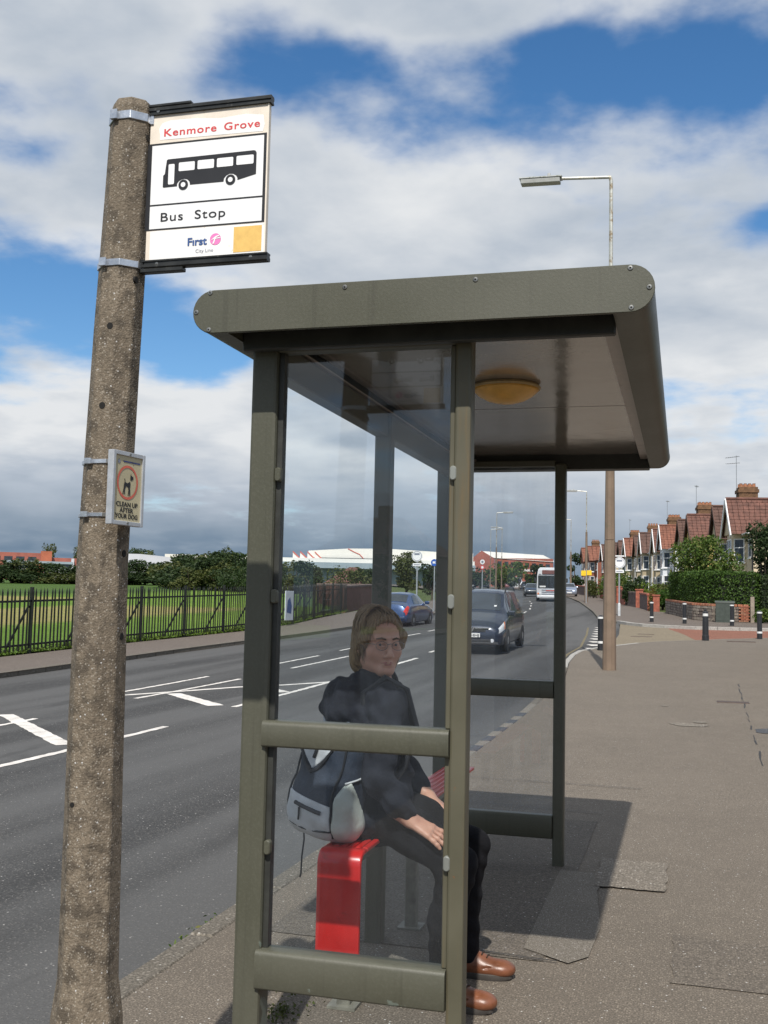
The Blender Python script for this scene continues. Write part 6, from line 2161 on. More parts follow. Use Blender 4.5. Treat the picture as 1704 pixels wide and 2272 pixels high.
# brick works in line with the road
t = facing('long red brick factory with a white roof and two rows of windows', -47, 326, 5.2, 'brick_factory')
block(t, 'wall', -8.6, 9.2, 2, 12, -4, 10.6, M_fbrick)
MB().add([(-8.8, 1.7, 10.6), (9.4, 1.7, 9.6), (6.3, 7, 11.9), (-13.5, 7, 12.9), (9.6, 12.3, 10.6), (-9, 12.3, 10.6)], [(0, 1, 2, 3), (1, 4, 2), (2, 4, 5, 3)]).build('roof', M_roofw, t)
MB().add([(-15.5, 2, 10.4), (-8.7, 1.9, 10.5), (-12.6, 2, 12.8), (-15.5, 12, 10.4), (-8.7, 12, 10.5), (-12.6, 12, 12.8), (-15.5, 2, -4), (-8.7, 1.9, -4)], [(6, 7, 1, 0), (0, 1, 2), (2, 1, 4, 5), (0, 2, 5, 3)]).build('gable_wall', M_fbrick, t)
block(t, 'low_wing', -17.5, -12.8, 6, 12, -4, 9.4, M_fbrick)
MB().add([(-22, 4, 9.2), (-15.6, 4, 10.8), (-15.6, 12, 12.3), (-22, 12, 12.3)], [(0, 1, 2, 3)]).build('wing_roof', M_roofw, t)
block(t, 'wing_wall', -22, -15.6, 4.1, 12, -4, 9.15, M_fbrick)
block(t, 'stair_tower', -20.4, -18.5, 3.2, 5, -4, 12.5, M_fbrick2)
for i in range(8):
    x = -7.7 + i * 2.1
    block(t, 'window', x, x + 1.2, 1.92, 2.05, 8.1 - i * 0.08, 9.6 - i * 0.10, M_dkwin)
    block(t, 'window', x, x + 1.2, 1.92, 2.05, 4.2, 5.8, M_dkwin)
    MB().bbox(x - 0.6, x - 0.35, 1.88, 2.01, -2, 9.5).build('pilaster', M_fbrick2, t)
for i in range(9):
    x = -0.1 + i * 0.42
    MB().bbox(x, x + 0.30, 1.70, 1.86, 6.55 + (0.08 if i % 3 else 0.0), 7.25 + (0.12 if i % 2 else 0)).build('raised_letter_block', M_upvc, t)
block(t, 'loading_canopy', 1.0, 9.4, 0.5, 1.85, 2.6, 3.4, M_roofw)

# ================================================================== vehicles
M_tyre = mat('tyre', (0.018, 0.018, 0.019), 0.8, var=0.15)
M_rimm = mat('alloy_rim', (0.42, 0.43, 0.45), 0.3, metal=0.8, var=0.1)
M_carglass = mat('car_glass', (0.025, 0.032, 0.038), 0.05, spec=0.9, var=0.2, vscale=2)
M_chrome = mat('chrome', (0.72, 0.73, 0.75), 0.15, metal=1.0, var=0.05)
M_lampglass = mat('headlamp', (0.62, 0.64, 0.66), 0.12, spec=0.9, var=0.15, vscale=20)
M_tail = mat('tail_lamp', (0.55, 0.03, 0.02), 0.2, var=0.1)
M_indic = mat('indicator', (0.75, 0.20, 0.03), 0.2)
M_plate = mat('plate_white', (0.72, 0.72, 0.70), 0.45, var=0.03)
M_plate_y = mat('plate_yellow', (0.72, 0.55, 0.08), 0.45)
M_plastic = mat('black_plastic', (0.025, 0.025, 0.027), 0.6, var=0.15)


def car_paint(name, col, metal=0.35):
    return mat(name, col, 0.30, metal=metal, spec=0.6, var=0.05, vscale=1.5, coat=0.8)


class Loft:
    """car body as a surface S(y, v): y along the length (0 = nose), v from sill (0) to the middle of the roof (1)"""
    KV = [0.0, 0.12, 0.30, 0.50, 0.58, 0.86, 0.94, 1.0]

    def __init__(self, st):
        self.st = st

    def sec(self, y):
        st = self.st
        if y <= st[0][0]:
            s = st[0][1:]
        elif y >= st[-1][0]:
            s = st[-1][1:]
        else:
            for a, b in zip(st, st[1:]):
                if y <= b[0]:
                    f = (y - a[0]) / (b[0] - a[0])
                    s = [p + (q - p) * f for p, q in zip(a[1:], b[1:])]
                    break
        zs, w, zb, wb, zt_, wt_ = s
        return [(w * 0.86, zs), (w * 0.97, zs + 0.10 * (zb - zs)), (w, zs + 0.45 * (zb - zs)), (w * 0.5 + wb * 0.5, zb - 0.08 * (zb - zs)), (wb, zb), (wt_, zt_ - 0.035 - 0.02 * (zt_ - zb)), (wt_ * 0.72, zt_ - 0.008), (0, zt_ + 0.012)]

    def pt(self, y, v):
        P = self.sec(y)
        sgn = 1 if v >= 0 else -1
        v = abs(v)
        K = self.KV
        for i in range(len(K) - 1):
            if v <= K[i + 1] + 1e-9:
                f = (v - K[i]) / (K[i + 1] - K[i])
                x = P[i][0] + (P[i + 1][0] - P[i][0]) * f
                z = P[i][1] + (P[i + 1][1] - P[i][1]) * f
                return Vector((sgn * x, y, z))
        return Vector((0, y, P[-1][1]))

    def nrm(self, y, v):
        e = 0.02
        s = 1 if v >= 0 else -1
        va, vb = max(0.0, abs(v) - 0.015), min(1.0, abs(v) + 0.015)
        a = self.pt(y - e, v)
        b = self.pt(y + e, v)
        c = self.pt(y, s * va)
        d = self.pt(y, s * vb)
        n = (b - a).cross(d - c) * s
        n.normalize()
        if n.dot(self.pt(y, v) - Vector((0, y, 0.7))) < 0:
            n = -n
        return n

    def body(self, ny=44):
        y0, y1 = self.st[0][0], self.st[-1][0]
        ys = [y0 + (y1 - y0) * i / ny for i in range(ny + 1)]
        for s in self.st:
            ys.append(s[0])
        ys = sorted(set(round(y, 3) for y in ys))
        vv = [-k for k in self.KV[:-1]] + [1.0] + [k for k in self.KV[:-1]][::-1]
        vs, fs = [], []
        n = len(vv)
        for y in ys:
            for v in vv:
                vs.append(self.pt(y, v) if v != 0 or True else None)
        # v=0 gives +x; fix the left sill
        for i, y in enumerate(ys):
            p = self.pt(y, 0.0)
            vs[i * n] = Vector((-p.x, p.y, p.z))
        for i in range(len(ys) - 1):
            for k in range(n - 1):
                fs.append((i * n + k, i * n + k + 1, (i + 1) * n + k + 1, (i + 1) * n + k))
            fs.append((i * n + n - 1, i * n, (i + 1) * n, (i + 1) * n + n - 1))
        fs.append(tuple(range(n)))
        fs.append(tuple(range((len(ys) - 1) * n + n - 1, (len(ys) - 1) * n - 1, -1)))
        return MB().add(vs, fs)

    def patch(self, quad, off=0.008, nu=6, nv=5):
        """quad: four (y, v) corners; patch of body surface lifted by off"""
        (a, b, c, d) = quad
        vs, fs = [], []
        for i in range(nu + 1):
            f = i / nu
            for j in range(nv + 1):
                g = j / nv
                y = (a[0] * (1 - f) + b[0] * f) * (1 - g) + (d[0] * (1 - f) + c[0] * f) * g
                v = (a[1] * (1 - f) + b[1] * f) * (1 - g) + (d[1] * (1 - f) + c[1] * f) * g
                vs.append(self.pt(y, v) + self.nrm(y, v) * off)
        m = nv + 1
        for i in range(nu):
            for j in range(nv):
                fs.append((i * m + j, i * m + j + 1, (i + 1) * m + j + 1, (i + 1) * m + j))
        return MB().add(vs, fs)


def wheel(parent, x, y, r, w=0.20):
    s = 1 if x > 0 else -1
    t = MB().lathe([(r * 0.62, -w / 2), (r * 0.95, -w / 2), (r, -w / 2 + 0.03), (r, w / 2 - 0.03), (r * 0.95, w / 2), (r * 0.62, w / 2)], (x, y, r), 20, 'X').build('tyre', M_tyre, parent, smooth=True)
    mb = MB().lathe([(r * 0.62, 0), (r * 0.60, 0.01), (r * 0.2, 0.025), (0.004, 0.03)], (0, 0, 0), 20, 'X')
    mb2 = MB().add([(x + s * (w / 2 - 0.02 + v[0] * 1.0), y + v[1], r + v[2]) for v in mb.v], mb.f)
    mb2.build('rim', M_rimm, t, smooth=True)
    MB().lathe([(r * 1.10, -0.002), (r * 1.10, 0.004)], (x + s * (w / 2 - 0.05), y, r + 0.02), 20, 'X').build('wheel_arch', M_plastic, parent)


def car(label, st, paint, loc, rz, opts):
    t = thing(opts.get('name', 'car'), label, opts.get('cat', 'car'), loc, rz, opts.get('group'))
    t.rotation_euler = (opts.get('pitch', 0.025), 0, rz)
    L = Loft(st)
    L.body().build('body', paint, t, smooth=True, angle=50)
    for q in opts['windscreen']:
        L.patch(q, 0.006, 6, 8).build('windscreen', M_carglass, t, smooth='all')
    for q in opts['side']:
        for s in (1, -1):
            L.patch([(y, v * s) for y, v in q], 0.006, 5, 4).build('side_window', M_carglass, t, smooth='all')
    for q in opts.get('head', ()):
        for s in (1, -1):
            L.patch([(y, v * s) for y, v in q], 0.012, 5, 4).build('headlight', M_lampglass, t, smooth='all')
    for q in opts.get('indic', ()):
        for s in (1, -1):
            L.patch([(y, v * s) for y, v in q], 0.016, 3, 3).build('indicator', M_indic, t, smooth='all')
    for q in opts.get('tail', ()):
        for s in (1, -1):
            L.patch([(y, v * s) for y, v in q], 0.012, 4, 4).build('tail_light', M_tail, t, smooth='all')
    for q in opts.get('seam', ()):
        for s in (1, -1):
            L.patch([(y, v * s) for y, v in q], 0.003, 3, 8).build('door_seam', M_plastic, t)
    r = opts.get('r', 0.31)
    for y in opts['axles']:
        for s in (1, -1):
            wheel(t, s * (opts['track'] / 2), y, r)
    if opts.get('mirror'):
        y, z, x = opts['mirror']
        for s in (1, -1):
            MB().box((s * (x + 0.09), y, z), (0.20, 0.10, 0.14)).build('wing_mirror', paint, t, bevel=0.035, seg=2)
    return t, L


NAVY = car_paint('paint_navy', (0.012, 0.020, 0.042))
BLUE = car_paint('paint_blue', (0.020, 0.055, 0.150))
SILVER = car_paint('paint_silver', (0.34, 0.38, 0.46), 0.6)
REDC = car_paint('paint_dull_red', (0.25, 0.10, 0.10))
WHITEC = car_paint('paint_white', (0.68, 0.69, 0.70), 0.0)
DARKC = car_paint('paint_dark', (0.020, 0.024, 0.030))

MPV = [(0.00, 0.26, 0.66, 0.56, 0.62, 0.66, 0.48), (0.06, 0.20, 0.76, 0.62, 0.72, 0.74, 0.55), (0.22, 0.18, 0.83, 0.72, 0.78, 0.84, 0.62), (0.55, 0.18, 0.865, 0.84, 0.82, 0.94, 0.68), (0.98, 0.18, 0.87, 0.95, 0.83, 1.06, 0.72),
       (1.15, 0.18, 0.87, 0.97, 0.83, 1.18, 0.70), (1.78, 0.18, 0.87, 1.0, 0.83, 1.58, 0.60), (2.0, 0.18, 0.87, 1.0, 0.83, 1.635, 0.60), (2.6, 0.18, 0.87, 1.0, 0.83, 1.665, 0.61), (3.6, 0.18, 0.87, 1.02, 0.82, 1.64, 0.60), (4.05, 0.20, 0.85, 1.02, 0.80, 1.56, 0.57), (4.25, 0.24, 0.82, 0.98, 0.77, 1.10, 0.60), (4.32, 0.28, 0.76, 0.9, 0.7, 0.98, 0.56)]
mpv, L = car('dark navy people carrier coming towards the shelter with its plate reading 122 HHJ', MPV, NAVY, (-5.44, 28.25, zt(29.7) - 0.093), 0.0,
             dict(name='people_carrier', cat='car', axles=(0.82, 3.52), track=1.56, r=0.32, pitch=0.025, mirror=(1.30, 1.03, 0.80),
                  windscreen=[[(1.04, -0.93), (1.04, 0.93), (1.76, 0.92), (1.76, -0.92)]] if False else [[(1.06, -0.90), (1.74, -0.90), (1.74, -1.0), (1.06, -1.0)], [(1.06, 0.90), (1.74, 0.90), (1.74, 1.0), (1.06, 1.0)]],
                  side=[[(1.30, 0.60), (1.62, 0.60), (1.78, 0.84), (1.68, 0.82)], [(1.74, 0.60), (2.55, 0.60), (2.55, 0.84), (1.88, 0.84)], [(2.68, 0.60), (3.40, 0.60), (3.40, 0.84), (2.68, 0.84)], [(3.52, 0.60), (4.00, 0.62), (3.92, 0.82), (3.52, 0.84)]],
                  head=[[(0.05, 0.44), (0.42, 0.42), (0.50, 0.585), (0.10, 0.60)]], indic=[[(0.36, 0.43), (0.44, 0.425), (0.52, 0.58), (0.45, 0.585)]],
                  seam=[[(1.50, 0.10), (1.52, 0.10), (1.70, 0.57), (1.68, 0.57)], [(2.60, 0.05), (2.62, 0.05), (2.62, 0.57), (2.60, 0.57)], [(3.45, 0.20), (3.47, 0.20), (3.47, 0.57), (3.45, 0.57)]]))
MB().bbox(-0.40, 0.40, -0.012, 0.06, 0.56, 0.655).build('grille', M_plastic, mpv, bevel=0.01, seg=1)
MB().bbox(-0.50, -0.11, -0.03, 0.02, 0.645, 0.685).build('chrome_bar', M_chrome, mpv, bevel=0.008, seg=1)
MB().bbox(0.11, 0.50, -0.03, 0.02, 0.645, 0.685).build('chrome_bar', M_chrome, mpv, bevel=0.008, seg=1)
mb = MB()
flat_pl = Plane((0, -0.034, 0), (1, 0, 0), (0, 0, 1))
flat(mb, flat_pl, [(-0.12, 0.685), (-0.075, 0.685), (0.0, 0.575), (0.075, 0.685), (0.12, 0.685), (0.03, 0.53), (-0.03, 0.53)], 0.001)
mb.build('grille_emblem', M_chrome, mpv, clean=False)
MB().lathe([(0.045, -0.012), (0.045, 0.004)], (0, -0.036, 0.655), 16, 'Y').build('badge', M_chrome, mpv)
MB().bbox(-0.74, 0.74, -0.025, 0.10, 0.225, 0.30).build('bumper_lip', M_plastic, mpv, bevel=0.02, seg=2)
MB().bbox(-0.55, 0.55, -0.022, 0.05, 0.30, 0.37).build('air_intake', M_plastic, mpv, bevel=0.01, seg=1)
for s in (1, -1):
    MB().lathe([(0.05, -0.006), (0.05, 0.02)], (s * 0.58, -0.01, 0.34), 12, 'Y').build('fog_lamp', M_lampglass, mpv)
    MB().tube([(s * 0.60, 1.95, 1.60), (s * 0.60, 2.1, 1.70), (s * 0.61, 3.4, 1.72), (s * 0.59, 3.7, 1.63)], 0.022, 6).build('roof_rail', M_plastic, mpv, smooth=True)
pl_ = MB().bbox(-0.26, 0.26, -0.040, -0.022, 0.42, 0.53).build('number_plate', M_plate, mpv, bevel=0.004, seg=1)
bpy.context.view_layer.update()
o = lettering('plate_text', '122 HHJ', Plane((0, -0.0405, 0), (1, 0, 0), (0, 0, 1)), -0.21, 0.23, 0.443, 0.066, M_black, pl_, (0, 0, 0), d=0.002, bold=0.02)
mb = MB()
flat(mb, Plane((0.42, 1.20, 1.185), (1, 0, 0), (0, 0.83, 0.55)), rect(0, 0.07, 0, 0.07), 0.03)
mb.build('tax_disc', M_plate, mpv, clean=False)

SALOON = [(0.0, 0.26, 0.66, 0.56, 0.60, 0.62, 0.5), (0.10, 0.19, 0.80, 0.66, 0.76, 0.74, 0.62), (0.9, 0.18, 0.85, 0.82, 0.80, 0.90, 0.68), (1.25, 0.18, 0.85, 0.88, 0.81, 0.97, 0.70), (1.95, 0.18, 0.85, 0.90, 0.81, 1.36, 0.56), (2.5, 0.18, 0.85, 0.91, 0.81, 1.42, 0.57), (3.1, 0.18, 0.85, 0.92, 0.80, 1.37, 0.55), (3.72, 0.18, 0.85, 0.92, 0.79, 1.02, 0.62), (3.95, 0.18, 0.85, 0.90, 0.78, 0.98, 0.64), (4.30, 0.22, 0.81, 0.80, 0.74, 0.95, 0.60), (4.42, 0.30, 0.72, 0.62, 0.66, 0.72, 0.5)]
sal_opts = dict(axles=(0.80, 3.45), track=1.50, r=0.30, mirror=(1.45, 0.98, 0.78),
                windscreen=[[(1.33, 0.88), (1.92, 0.88), (1.92, 1.0), (1.33, 1.0)], [(1.33, -0.88), (1.92, -0.88), (1.92, -1.0), (1.33, -1.0)], [(3.16, 0.88), (3.66, 0.88), (3.66, 1.0), (3.16, 1.0)], [(3.16, -0.88), (3.66, -0.88), (3.66, -1.0), (3.16, -1.0)]],
                side=[[(1.50, 0.60), (2.42, 0.60), (2.42, 0.83), (2.02, 0.83)], [(2.52, 0.60), (3.25, 0.60), (3.02, 0.83), (2.52, 0.83)]],
                head=[[(0.06, 0.42), (0.35, 0.40), (0.40, 0.56), (0.10, 0.58)]], tail=[[(4.02, 0.50), (4.36, 0.34), (4.40, 0.60), (4.05, 0.64)]],
                seam=[[(2.46, 0.05), (2.48, 0.05), (2.48, 0.57), (2.46, 0.57)]])
o_ = dict(sal_opts)
o_['pitch'] = -0.025
blue, L = car('blue saloon car seen from behind driving away in the far lane', SALOON, BLUE, (-11.42, 46.55, zt(44.3) - 0.093), math.pi - 0.03, o_)
MB().bbox(-0.74, 0.74, 4.36, 4.47, 0.36, 0.48).build('bumper', BLUE, blue, bevel=0.03, seg=2)
MB().bbox(-0.26, 0.26, 4.44, 4.455, 0.56, 0.67).build('number_plate', M_plate_y, blue)
MB().bbox(-0.70, 0.70, 4.470, 4.478, 0.425, 0.445).build('bumper_strip', M_chrome, blue)
silver, L = car('silver car parked half on the pavement facing the camera behind a lamp post', SALOON, SILVER, (-12.0, 119.0, zt(121) - 0.02), 0.12, sal_opts)
MB().bbox(-0.35, 0.35, -0.02, 0.05, 0.56, 0.66).build('grille', M_plastic, silver)
MB().bbox(-0.26, 0.26, -0.03, 0.0, 0.34, 0.45).build('number_plate', M_plate, silver)

# the queue of traffic in the distance
for (x, y, m, lab, rz, extra) in ((-15.9, 118, DARKC, 'dark car with its lights on following just left of the white bus', 0.18, None), (-31.6, 197, REDC, 'dull red car in the middle of the far traffic queue', 0.25, None), (-34.5, 192, DARKC, 'dark car mostly hidden behind the roof of the people carrier', 0.25, None), (-24.8, 178, DARKC, 'small dark car in the far queue just right of the white van', 0.25, None)):
    c_, L = car(lab, SALOON, m, (x, y, zt(y) - 0.05), rz, dict(sal_opts, seam=[], group='cars in the far traffic queue'))
VAN = [(0.0, 0.3, 0.75, 0.8, 0.72, 0.9, 0.6), (0.15, 0.25, 0.9, 1.0, 0.86, 1.1, 0.74), (0.7, 0.25, 0.92, 1.15, 0.88, 1.25, 0.78), (1.4, 0.25, 0.92, 1.2, 0.88, 2.0, 0.72), (1.9, 0.25, 0.92, 1.2, 0.88, 2.15, 0.74), (4.6, 0.25, 0.92, 1.2, 0.88, 2.15, 0.74), (4.7, 0.3, 0.9, 1.2, 0.86, 2.1, 0.72)]
van_opts = dict(name='van', cat='van', axles=(0.9, 3.7), track=1.66, r=0.33, windscreen=[[(0.78, 0.88), (1.38, 0.88), (1.38, 1.0), (0.78, 1.0)], [(0.78, -0.88), (1.38, -0.88), (1.38, -1.0), (0.78, -1.0)]], side=[[(1.1, 0.60), (1.9, 0.60), (1.9, 0.83), (1.5, 0.83)]], head=[[(0.05, 0.42), (0.3, 0.40), (0.35, 0.54), (0.1, 0.56)]], mirror=(1.2, 1.3, 0.85), group='vans in the far traffic queue')
for (x, y, lab, rz) in ((-28.2, 190, 'white van with a dark windscreen in the far queue left of the bus', 0.25), (-32.2, 202, 'cream box van behind the dull red car in the far queue', 0.25), (-38.0, 196, 'pale van standing behind the roof of the people carrier', 0.35)):
    car(lab, VAN, WHITEC, (x, y, zt(y) - 0.05), rz, van_opts)

# single-deck bus
M_busw = mat('bus_white', (0.66, 0.67, 0.69), 0.35, var=0.04, coat=0.4)
M_busgrey = mat('bus_grey', (0.36, 0.38, 0.42), 0.4, var=0.05)
M_dest = mat('bus_blind', (0.17, 0.070, 0.060), 0.4, var=0.1)
bus = thing('bus', 'white single-deck bus with a red-brown destination box coming round the bend', 'bus', (-11.15, 94.6, zt(96) - 0.09), 0.13)
bus.rotation_euler = (0.025, 0, 0.13)
H, W2 = 2.95, 1.22
prof = [(-W2, 0.30), (W2, 0.30), (W2 + 0.02, 1.0), (W2 - 0.02, 2.3), (W2 - 0.10, 2.78), (W2 - 0.28, H), (-W2 + 0.28, H), (-W2 + 0.10, 2.78), (-W2 + 0.02, 2.3), (-W2 - 0.02, 1.0)]
MB().prism(prof, (0, 0.05, 0), (0, 10.4, 0), (1, 0, 0), (0, 0, 1)).build('body', M_busw, bus, bevel=0.05, seg=2, smooth=True, angle=50)
MB().bbox(-1.12, 1.12, -0.02, 0.08, 1.16, 2.26).build('windscreen', M_carglass, bus, bevel=0.04, seg=2)
MB().bbox(-0.012, 0.012, -0.03, 0.0, 1.17, 2.25).build('windscreen_bar', M_plastic, bus)
MB().bbox(-0.78, 1.00, -0.03, 0.08, 2.36, 2.72).build('destination_box', M_dest, bus, bevel=0.02, seg=1)
MB().bbox(-1.08, -0.84, -0.025, 0.08, 2.38, 2.72).build('number_box', M_busw, bus)
for z in (0.62, 0.80, 0.98):
    MB().bbox(-0.8, 0.8, -0.01, 0.06, z, z + 0.06).build('grille_bar', M_busgrey, bus)
MB().bbox(-0.42, 0.42, -0.015, 0.06, 0.90, 0.975).build('front_badge', M_redtrim, bus)
MB().bbox(-1.20, 1.20, -0.04, 0.10, 0.30, 0.52).build('bumper', M_busw, bus, bevel=0.04, seg=2)
MB().bbox(-0.26, 0.26, -0.055, -0.04, 0.36, 0.47).build('number_plate', M_plate, bus)
for s in (1, -1):
    MB().lathe([(0.10, -0.02), (0.10, 0.06)], (s * 0.92, -0.005, 0.66), 14, 'Y').build('headlight', M_lampglass, bus)
    MB().bbox(s * 1.03, s * 1.17, -0.012, 0.06, 0.60, 0.72).build('indicator', M_indic, bus)
    MB().box((s * 1.36, 0.05, 1.85), (0.18, 0.10, 0.36)).build('wing_mirror', M_plastic, bus, bevel=0.03, seg=1)
    for k in range(6):
        MB().bbox(s * (W2 - 0.01), s * (W2 + 0.012), 0.9 + k * 1.55, 2.3 + k * 1.55, 1.25, 2.2).build('side_window', M_carglass, bus)
    for y in (2.2, 7.9):
        wheel(bus, s * 1.12, y, 0.47, 0.28)
mb = MB()
flat(mb, Plane((-0.98, -0.026, 1.22), (1, 0, 0), (0, 0, 1)), rect(0, 0.52, 0, 0.13), 0.001)
mb.build('dash_sheet', M_plate, bus, clean=False)

# ================================================================== seated man
def surface_nets(D, org, h):
    """quads round the zero level of a sampled distance field"""
    ins = D < 0
    nx, ny, nz = D.shape
    c = np.zeros((nx - 1, ny - 1, nz - 1), np.uint8)
    for i in (0, 1):
        for j in (0, 1):
            for k in (0, 1):
                c += ins[i:nx - 1 + i, j:ny - 1 + j, k:nz - 1 + k]
    act = (c > 0) & (c < 8)
    idx = np.argwhere(act)
    ids = np.full(act.shape, -1, np.int32)
    ids[act] = np.arange(len(idx))
    corner = {}
    for i in (0, 1):
        for j in (0, 1):
            for k in (0, 1):
                corner[(i, j, k)] = D[idx[:, 0] + i, idx[:, 1] + j, idx[:, 2] + k]
    acc = np.zeros((len(idx), 3))
    cnt = np.zeros(len(idx))
    for a in corner:
        for ax in range(3):
            if a[ax] == 0:
                b = list(a)
                b[ax] = 1
                b = tuple(b)
                da, db = corner[a], corner[b]
                m = (da < 0) != (db < 0)
                t = np.where(m, da / np.where(m, da - db, 1), 0)
                p = np.array(a, float)[None, :].repeat(len(idx), 0)
                p[:, ax] = t
                acc += p * m[:, None]
                cnt += m
    V = (idx + acc / cnt[:, None]) * h + np.asarray(org)
    F = []
    for ax in range(3):
        o1, o2 = [(1, 2), (2, 0), (0, 1)][ax]
        sa = [slice(None)] * 3
        sb = [slice(None)] * 3
        sa[ax] = slice(0, -1)
        sb[ax] = slice(1, None)
        e = np.argwhere(ins[tuple(sa)] != ins[tuple(sb)])
        ok = (e[:, o1] > 0) & (e[:, o2] > 0) & (e[:, o1] < D.shape[o1] - 1) & (e[:, o2] < D.shape[o2] - 1)
        e = e[ok]
        q = []
        for (u, v) in ((0, 0), (-1, 0), (-1, -1), (0, -1)):
            f = e.copy()
            f[:, o1] += u
            f[:, o2] += v
            q.append(ids[f[:, 0], f[:, 1], f[:, 2]])
        q = np.stack(q, 1)
        flip = ~ins[e[:, 0], e[:, 1], e[:, 2]]
        q[flip] = q[flip][:, ::-1]
        F.append(q)
    return V, np.concatenate(F)


class Field:
    def __init__(self, lo, hi, h):
        self.lo, self.h = np.array(lo, float), h
        n = np.ceil((np.array(hi) - self.lo) / h).astype(int) + 1
        self.D = np.full(n, 0.2, np.float32)
        self.n = n

    def block(self, lo, hi, mg):
        a = np.clip(np.floor((np.array(lo) - mg - self.lo) / self.h).astype(int), 0, self.n)
        b = np.clip(np.ceil((np.array(hi) + mg - self.lo) / self.h).astype(int) + 1, 0, self.n)
        sl = tuple(slice(i, j) for i, j in zip(a, b))
        g = [(np.arange(i, j) * self.h + o).astype(np.float32) for i, j, o in zip(a, b, self.lo)]
        return sl, g[0][:, None, None], g[1][None, :, None], g[2][None, None, :]

    def put(self, sl, d, k, sub=False):
        A = self.D[sl]
        if sub:
            d = -d
            m = np.maximum(A, d)
            if k > 0:
                hh = np.maximum(k - np.abs(A - d), 0) / k
                m = m + hh * hh * k * 0.25
        else:
            m = np.minimum(A, d)
            if k > 0:
                hh = np.maximum(k - np.abs(A - d), 0) / k
                m = m - hh * hh * k * 0.25
        self.D[sl] = m

    def cone(self, a, b, ra, rb, k=0.02, sub=False, sq=None):
        """tapered limb between a and b"""
        a, b = np.array(a, float), np.array(b, float)
        r = max(ra, rb)
        sl, X, Y, Z = self.block(np.minimum(a, b) - r, np.maximum(a, b) + r, k + 4 * self.h)
        d = b - a
        L2 = (d * d).sum()
        t = ((X - a[0]) * d[0] + (Y - a[1]) * d[1] + (Z - a[2]) * d[2]) / L2
        t = np.clip(t, 0, 1)
        q = np.sqrt((X - a[0] - t * d[0]) ** 2 + (Y - a[1] - t * d[1]) ** 2 + (Z - a[2] - t * d[2]) ** 2)
        self.put(sl, q - (ra + (rb - ra) * t), k, sub)
        return self

    def chain(self, pts, rs, k=0.02):
        for p, q, r, s in zip(pts, pts[1:], rs, rs[1:]):
            self.cone(p, q, r, s, k)
        return self

    def ell(self, c, r, M=None, k=0.02, sub=False):
        """ellipsoid; M rows are its own axes"""
        c, r = np.array(c, float), np.array(r, float)
        R_ = r.max()
        sl, X, Y, Z = self.block(c - R_, c + R_, k + 4 * self.h)
        x, y, z = X - c[0], Y - c[1], Z - c[2]
        if M is not None:
            x, y, z = (M[i][0] * x + M[i][1] * y + M[i][2] * z for i in range(3))
        k0 = np.sqrt((x / r[0]) ** 2 + (y / r[1]) ** 2 + (z / r[2]) ** 2)
        k1 = np.sqrt((x / r[0] ** 2) ** 2 + (y / r[1] ** 2) ** 2 + (z / r[2] ** 2) ** 2) + 1e-9
        self.put(sl, k0 * (k0 - 1) / k1, k, sub)
        return self

    def rbox(self, c, s, M, r, k=0.01, sub=False, taper=0.0):
        c = np.array(c, float)
        R_ = np.linalg.norm(s) / 2
        sl, X, Y, Z = self.block(c - R_, c + R_, k + 4 * self.h)
        x, y, z = X - c[0], Y - c[1], Z - c[2]
        if M is not None:
            x, y, z = (M[i][0] * x + M[i][1] * y + M[i][2] * z for i in range(3))
        f = 1 + taper * (z / (s[2] / 2))
        qx = np.abs(x) - (s[0] / 2) * f + r
        qy = np.abs(y) - (s[1] / 2) * f + r
        qz = np.abs(z) - s[2] / 2 + r
        d = np.sqrt(np.maximum(qx, 0) ** 2 + np.maximum(qy, 0) ** 2 + np.maximum(qz, 0) ** 2) + np.minimum(np.maximum(qx, np.maximum(qy, qz)), 0) - r
        self.put(sl, d, k, sub)
        return self

    def warp(self, fn):
        X = (np.arange(self.n[0]) * self.h + self.lo[0]).astype(np.float32)[:, None, None]
        Y = (np.arange(self.n[1]) * self.h + self.lo[1]).astype(np.float32)[None, :, None]
        Z = (np.arange(self.n[2]) * self.h + self.lo[2]).astype(np.float32)[None, None, :]
        self.D += fn(X, Y, Z).astype(np.float32)
        return self

    def mesh(self, name, m, parent, off, relax=2):
        V, F = surface_nets(self.D, self.lo, self.h)
        for _ in range(relax):
            acc = np.zeros_like(V)
            cn = np.zeros(len(V))
            for i in range(4):
                a, b = F[:, i], F[:, (i + 1) % 4]
                np.add.at(acc, a, V[b])
                np.add.at(cn, a, 1)
                np.add.at(acc, b, V[a])
                np.add.at(cn, b, 1)
            V = V * 0.45 + 0.55 * acc / np.maximum(cn, 1)[:, None]
        V = V - np.array(off)
        me = bpy.data.meshes.new(name)
        me.vertices.add(len(V))
        me.vertices.foreach_set('co', V.astype(np.float32).reshape(-1))
        me.loops.add(len(F) * 4)
        me.loops.foreach_set('vertex_index', F.astype(np.int32).reshape(-1))
        me.polygons.add(len(F))
        me.polygons.foreach_set('loop_start', np.arange(0, len(F) * 4, 4, dtype=np.int32))
        me.polygons.foreach_set('use_smooth', np.ones(len(F), bool))
        me.update(calc_edges=True)
        me.materials.append(m)
        o = bpy.data.objects.new(name, me)
        COL.objects.link(o)
        o.parent = parent
        return o


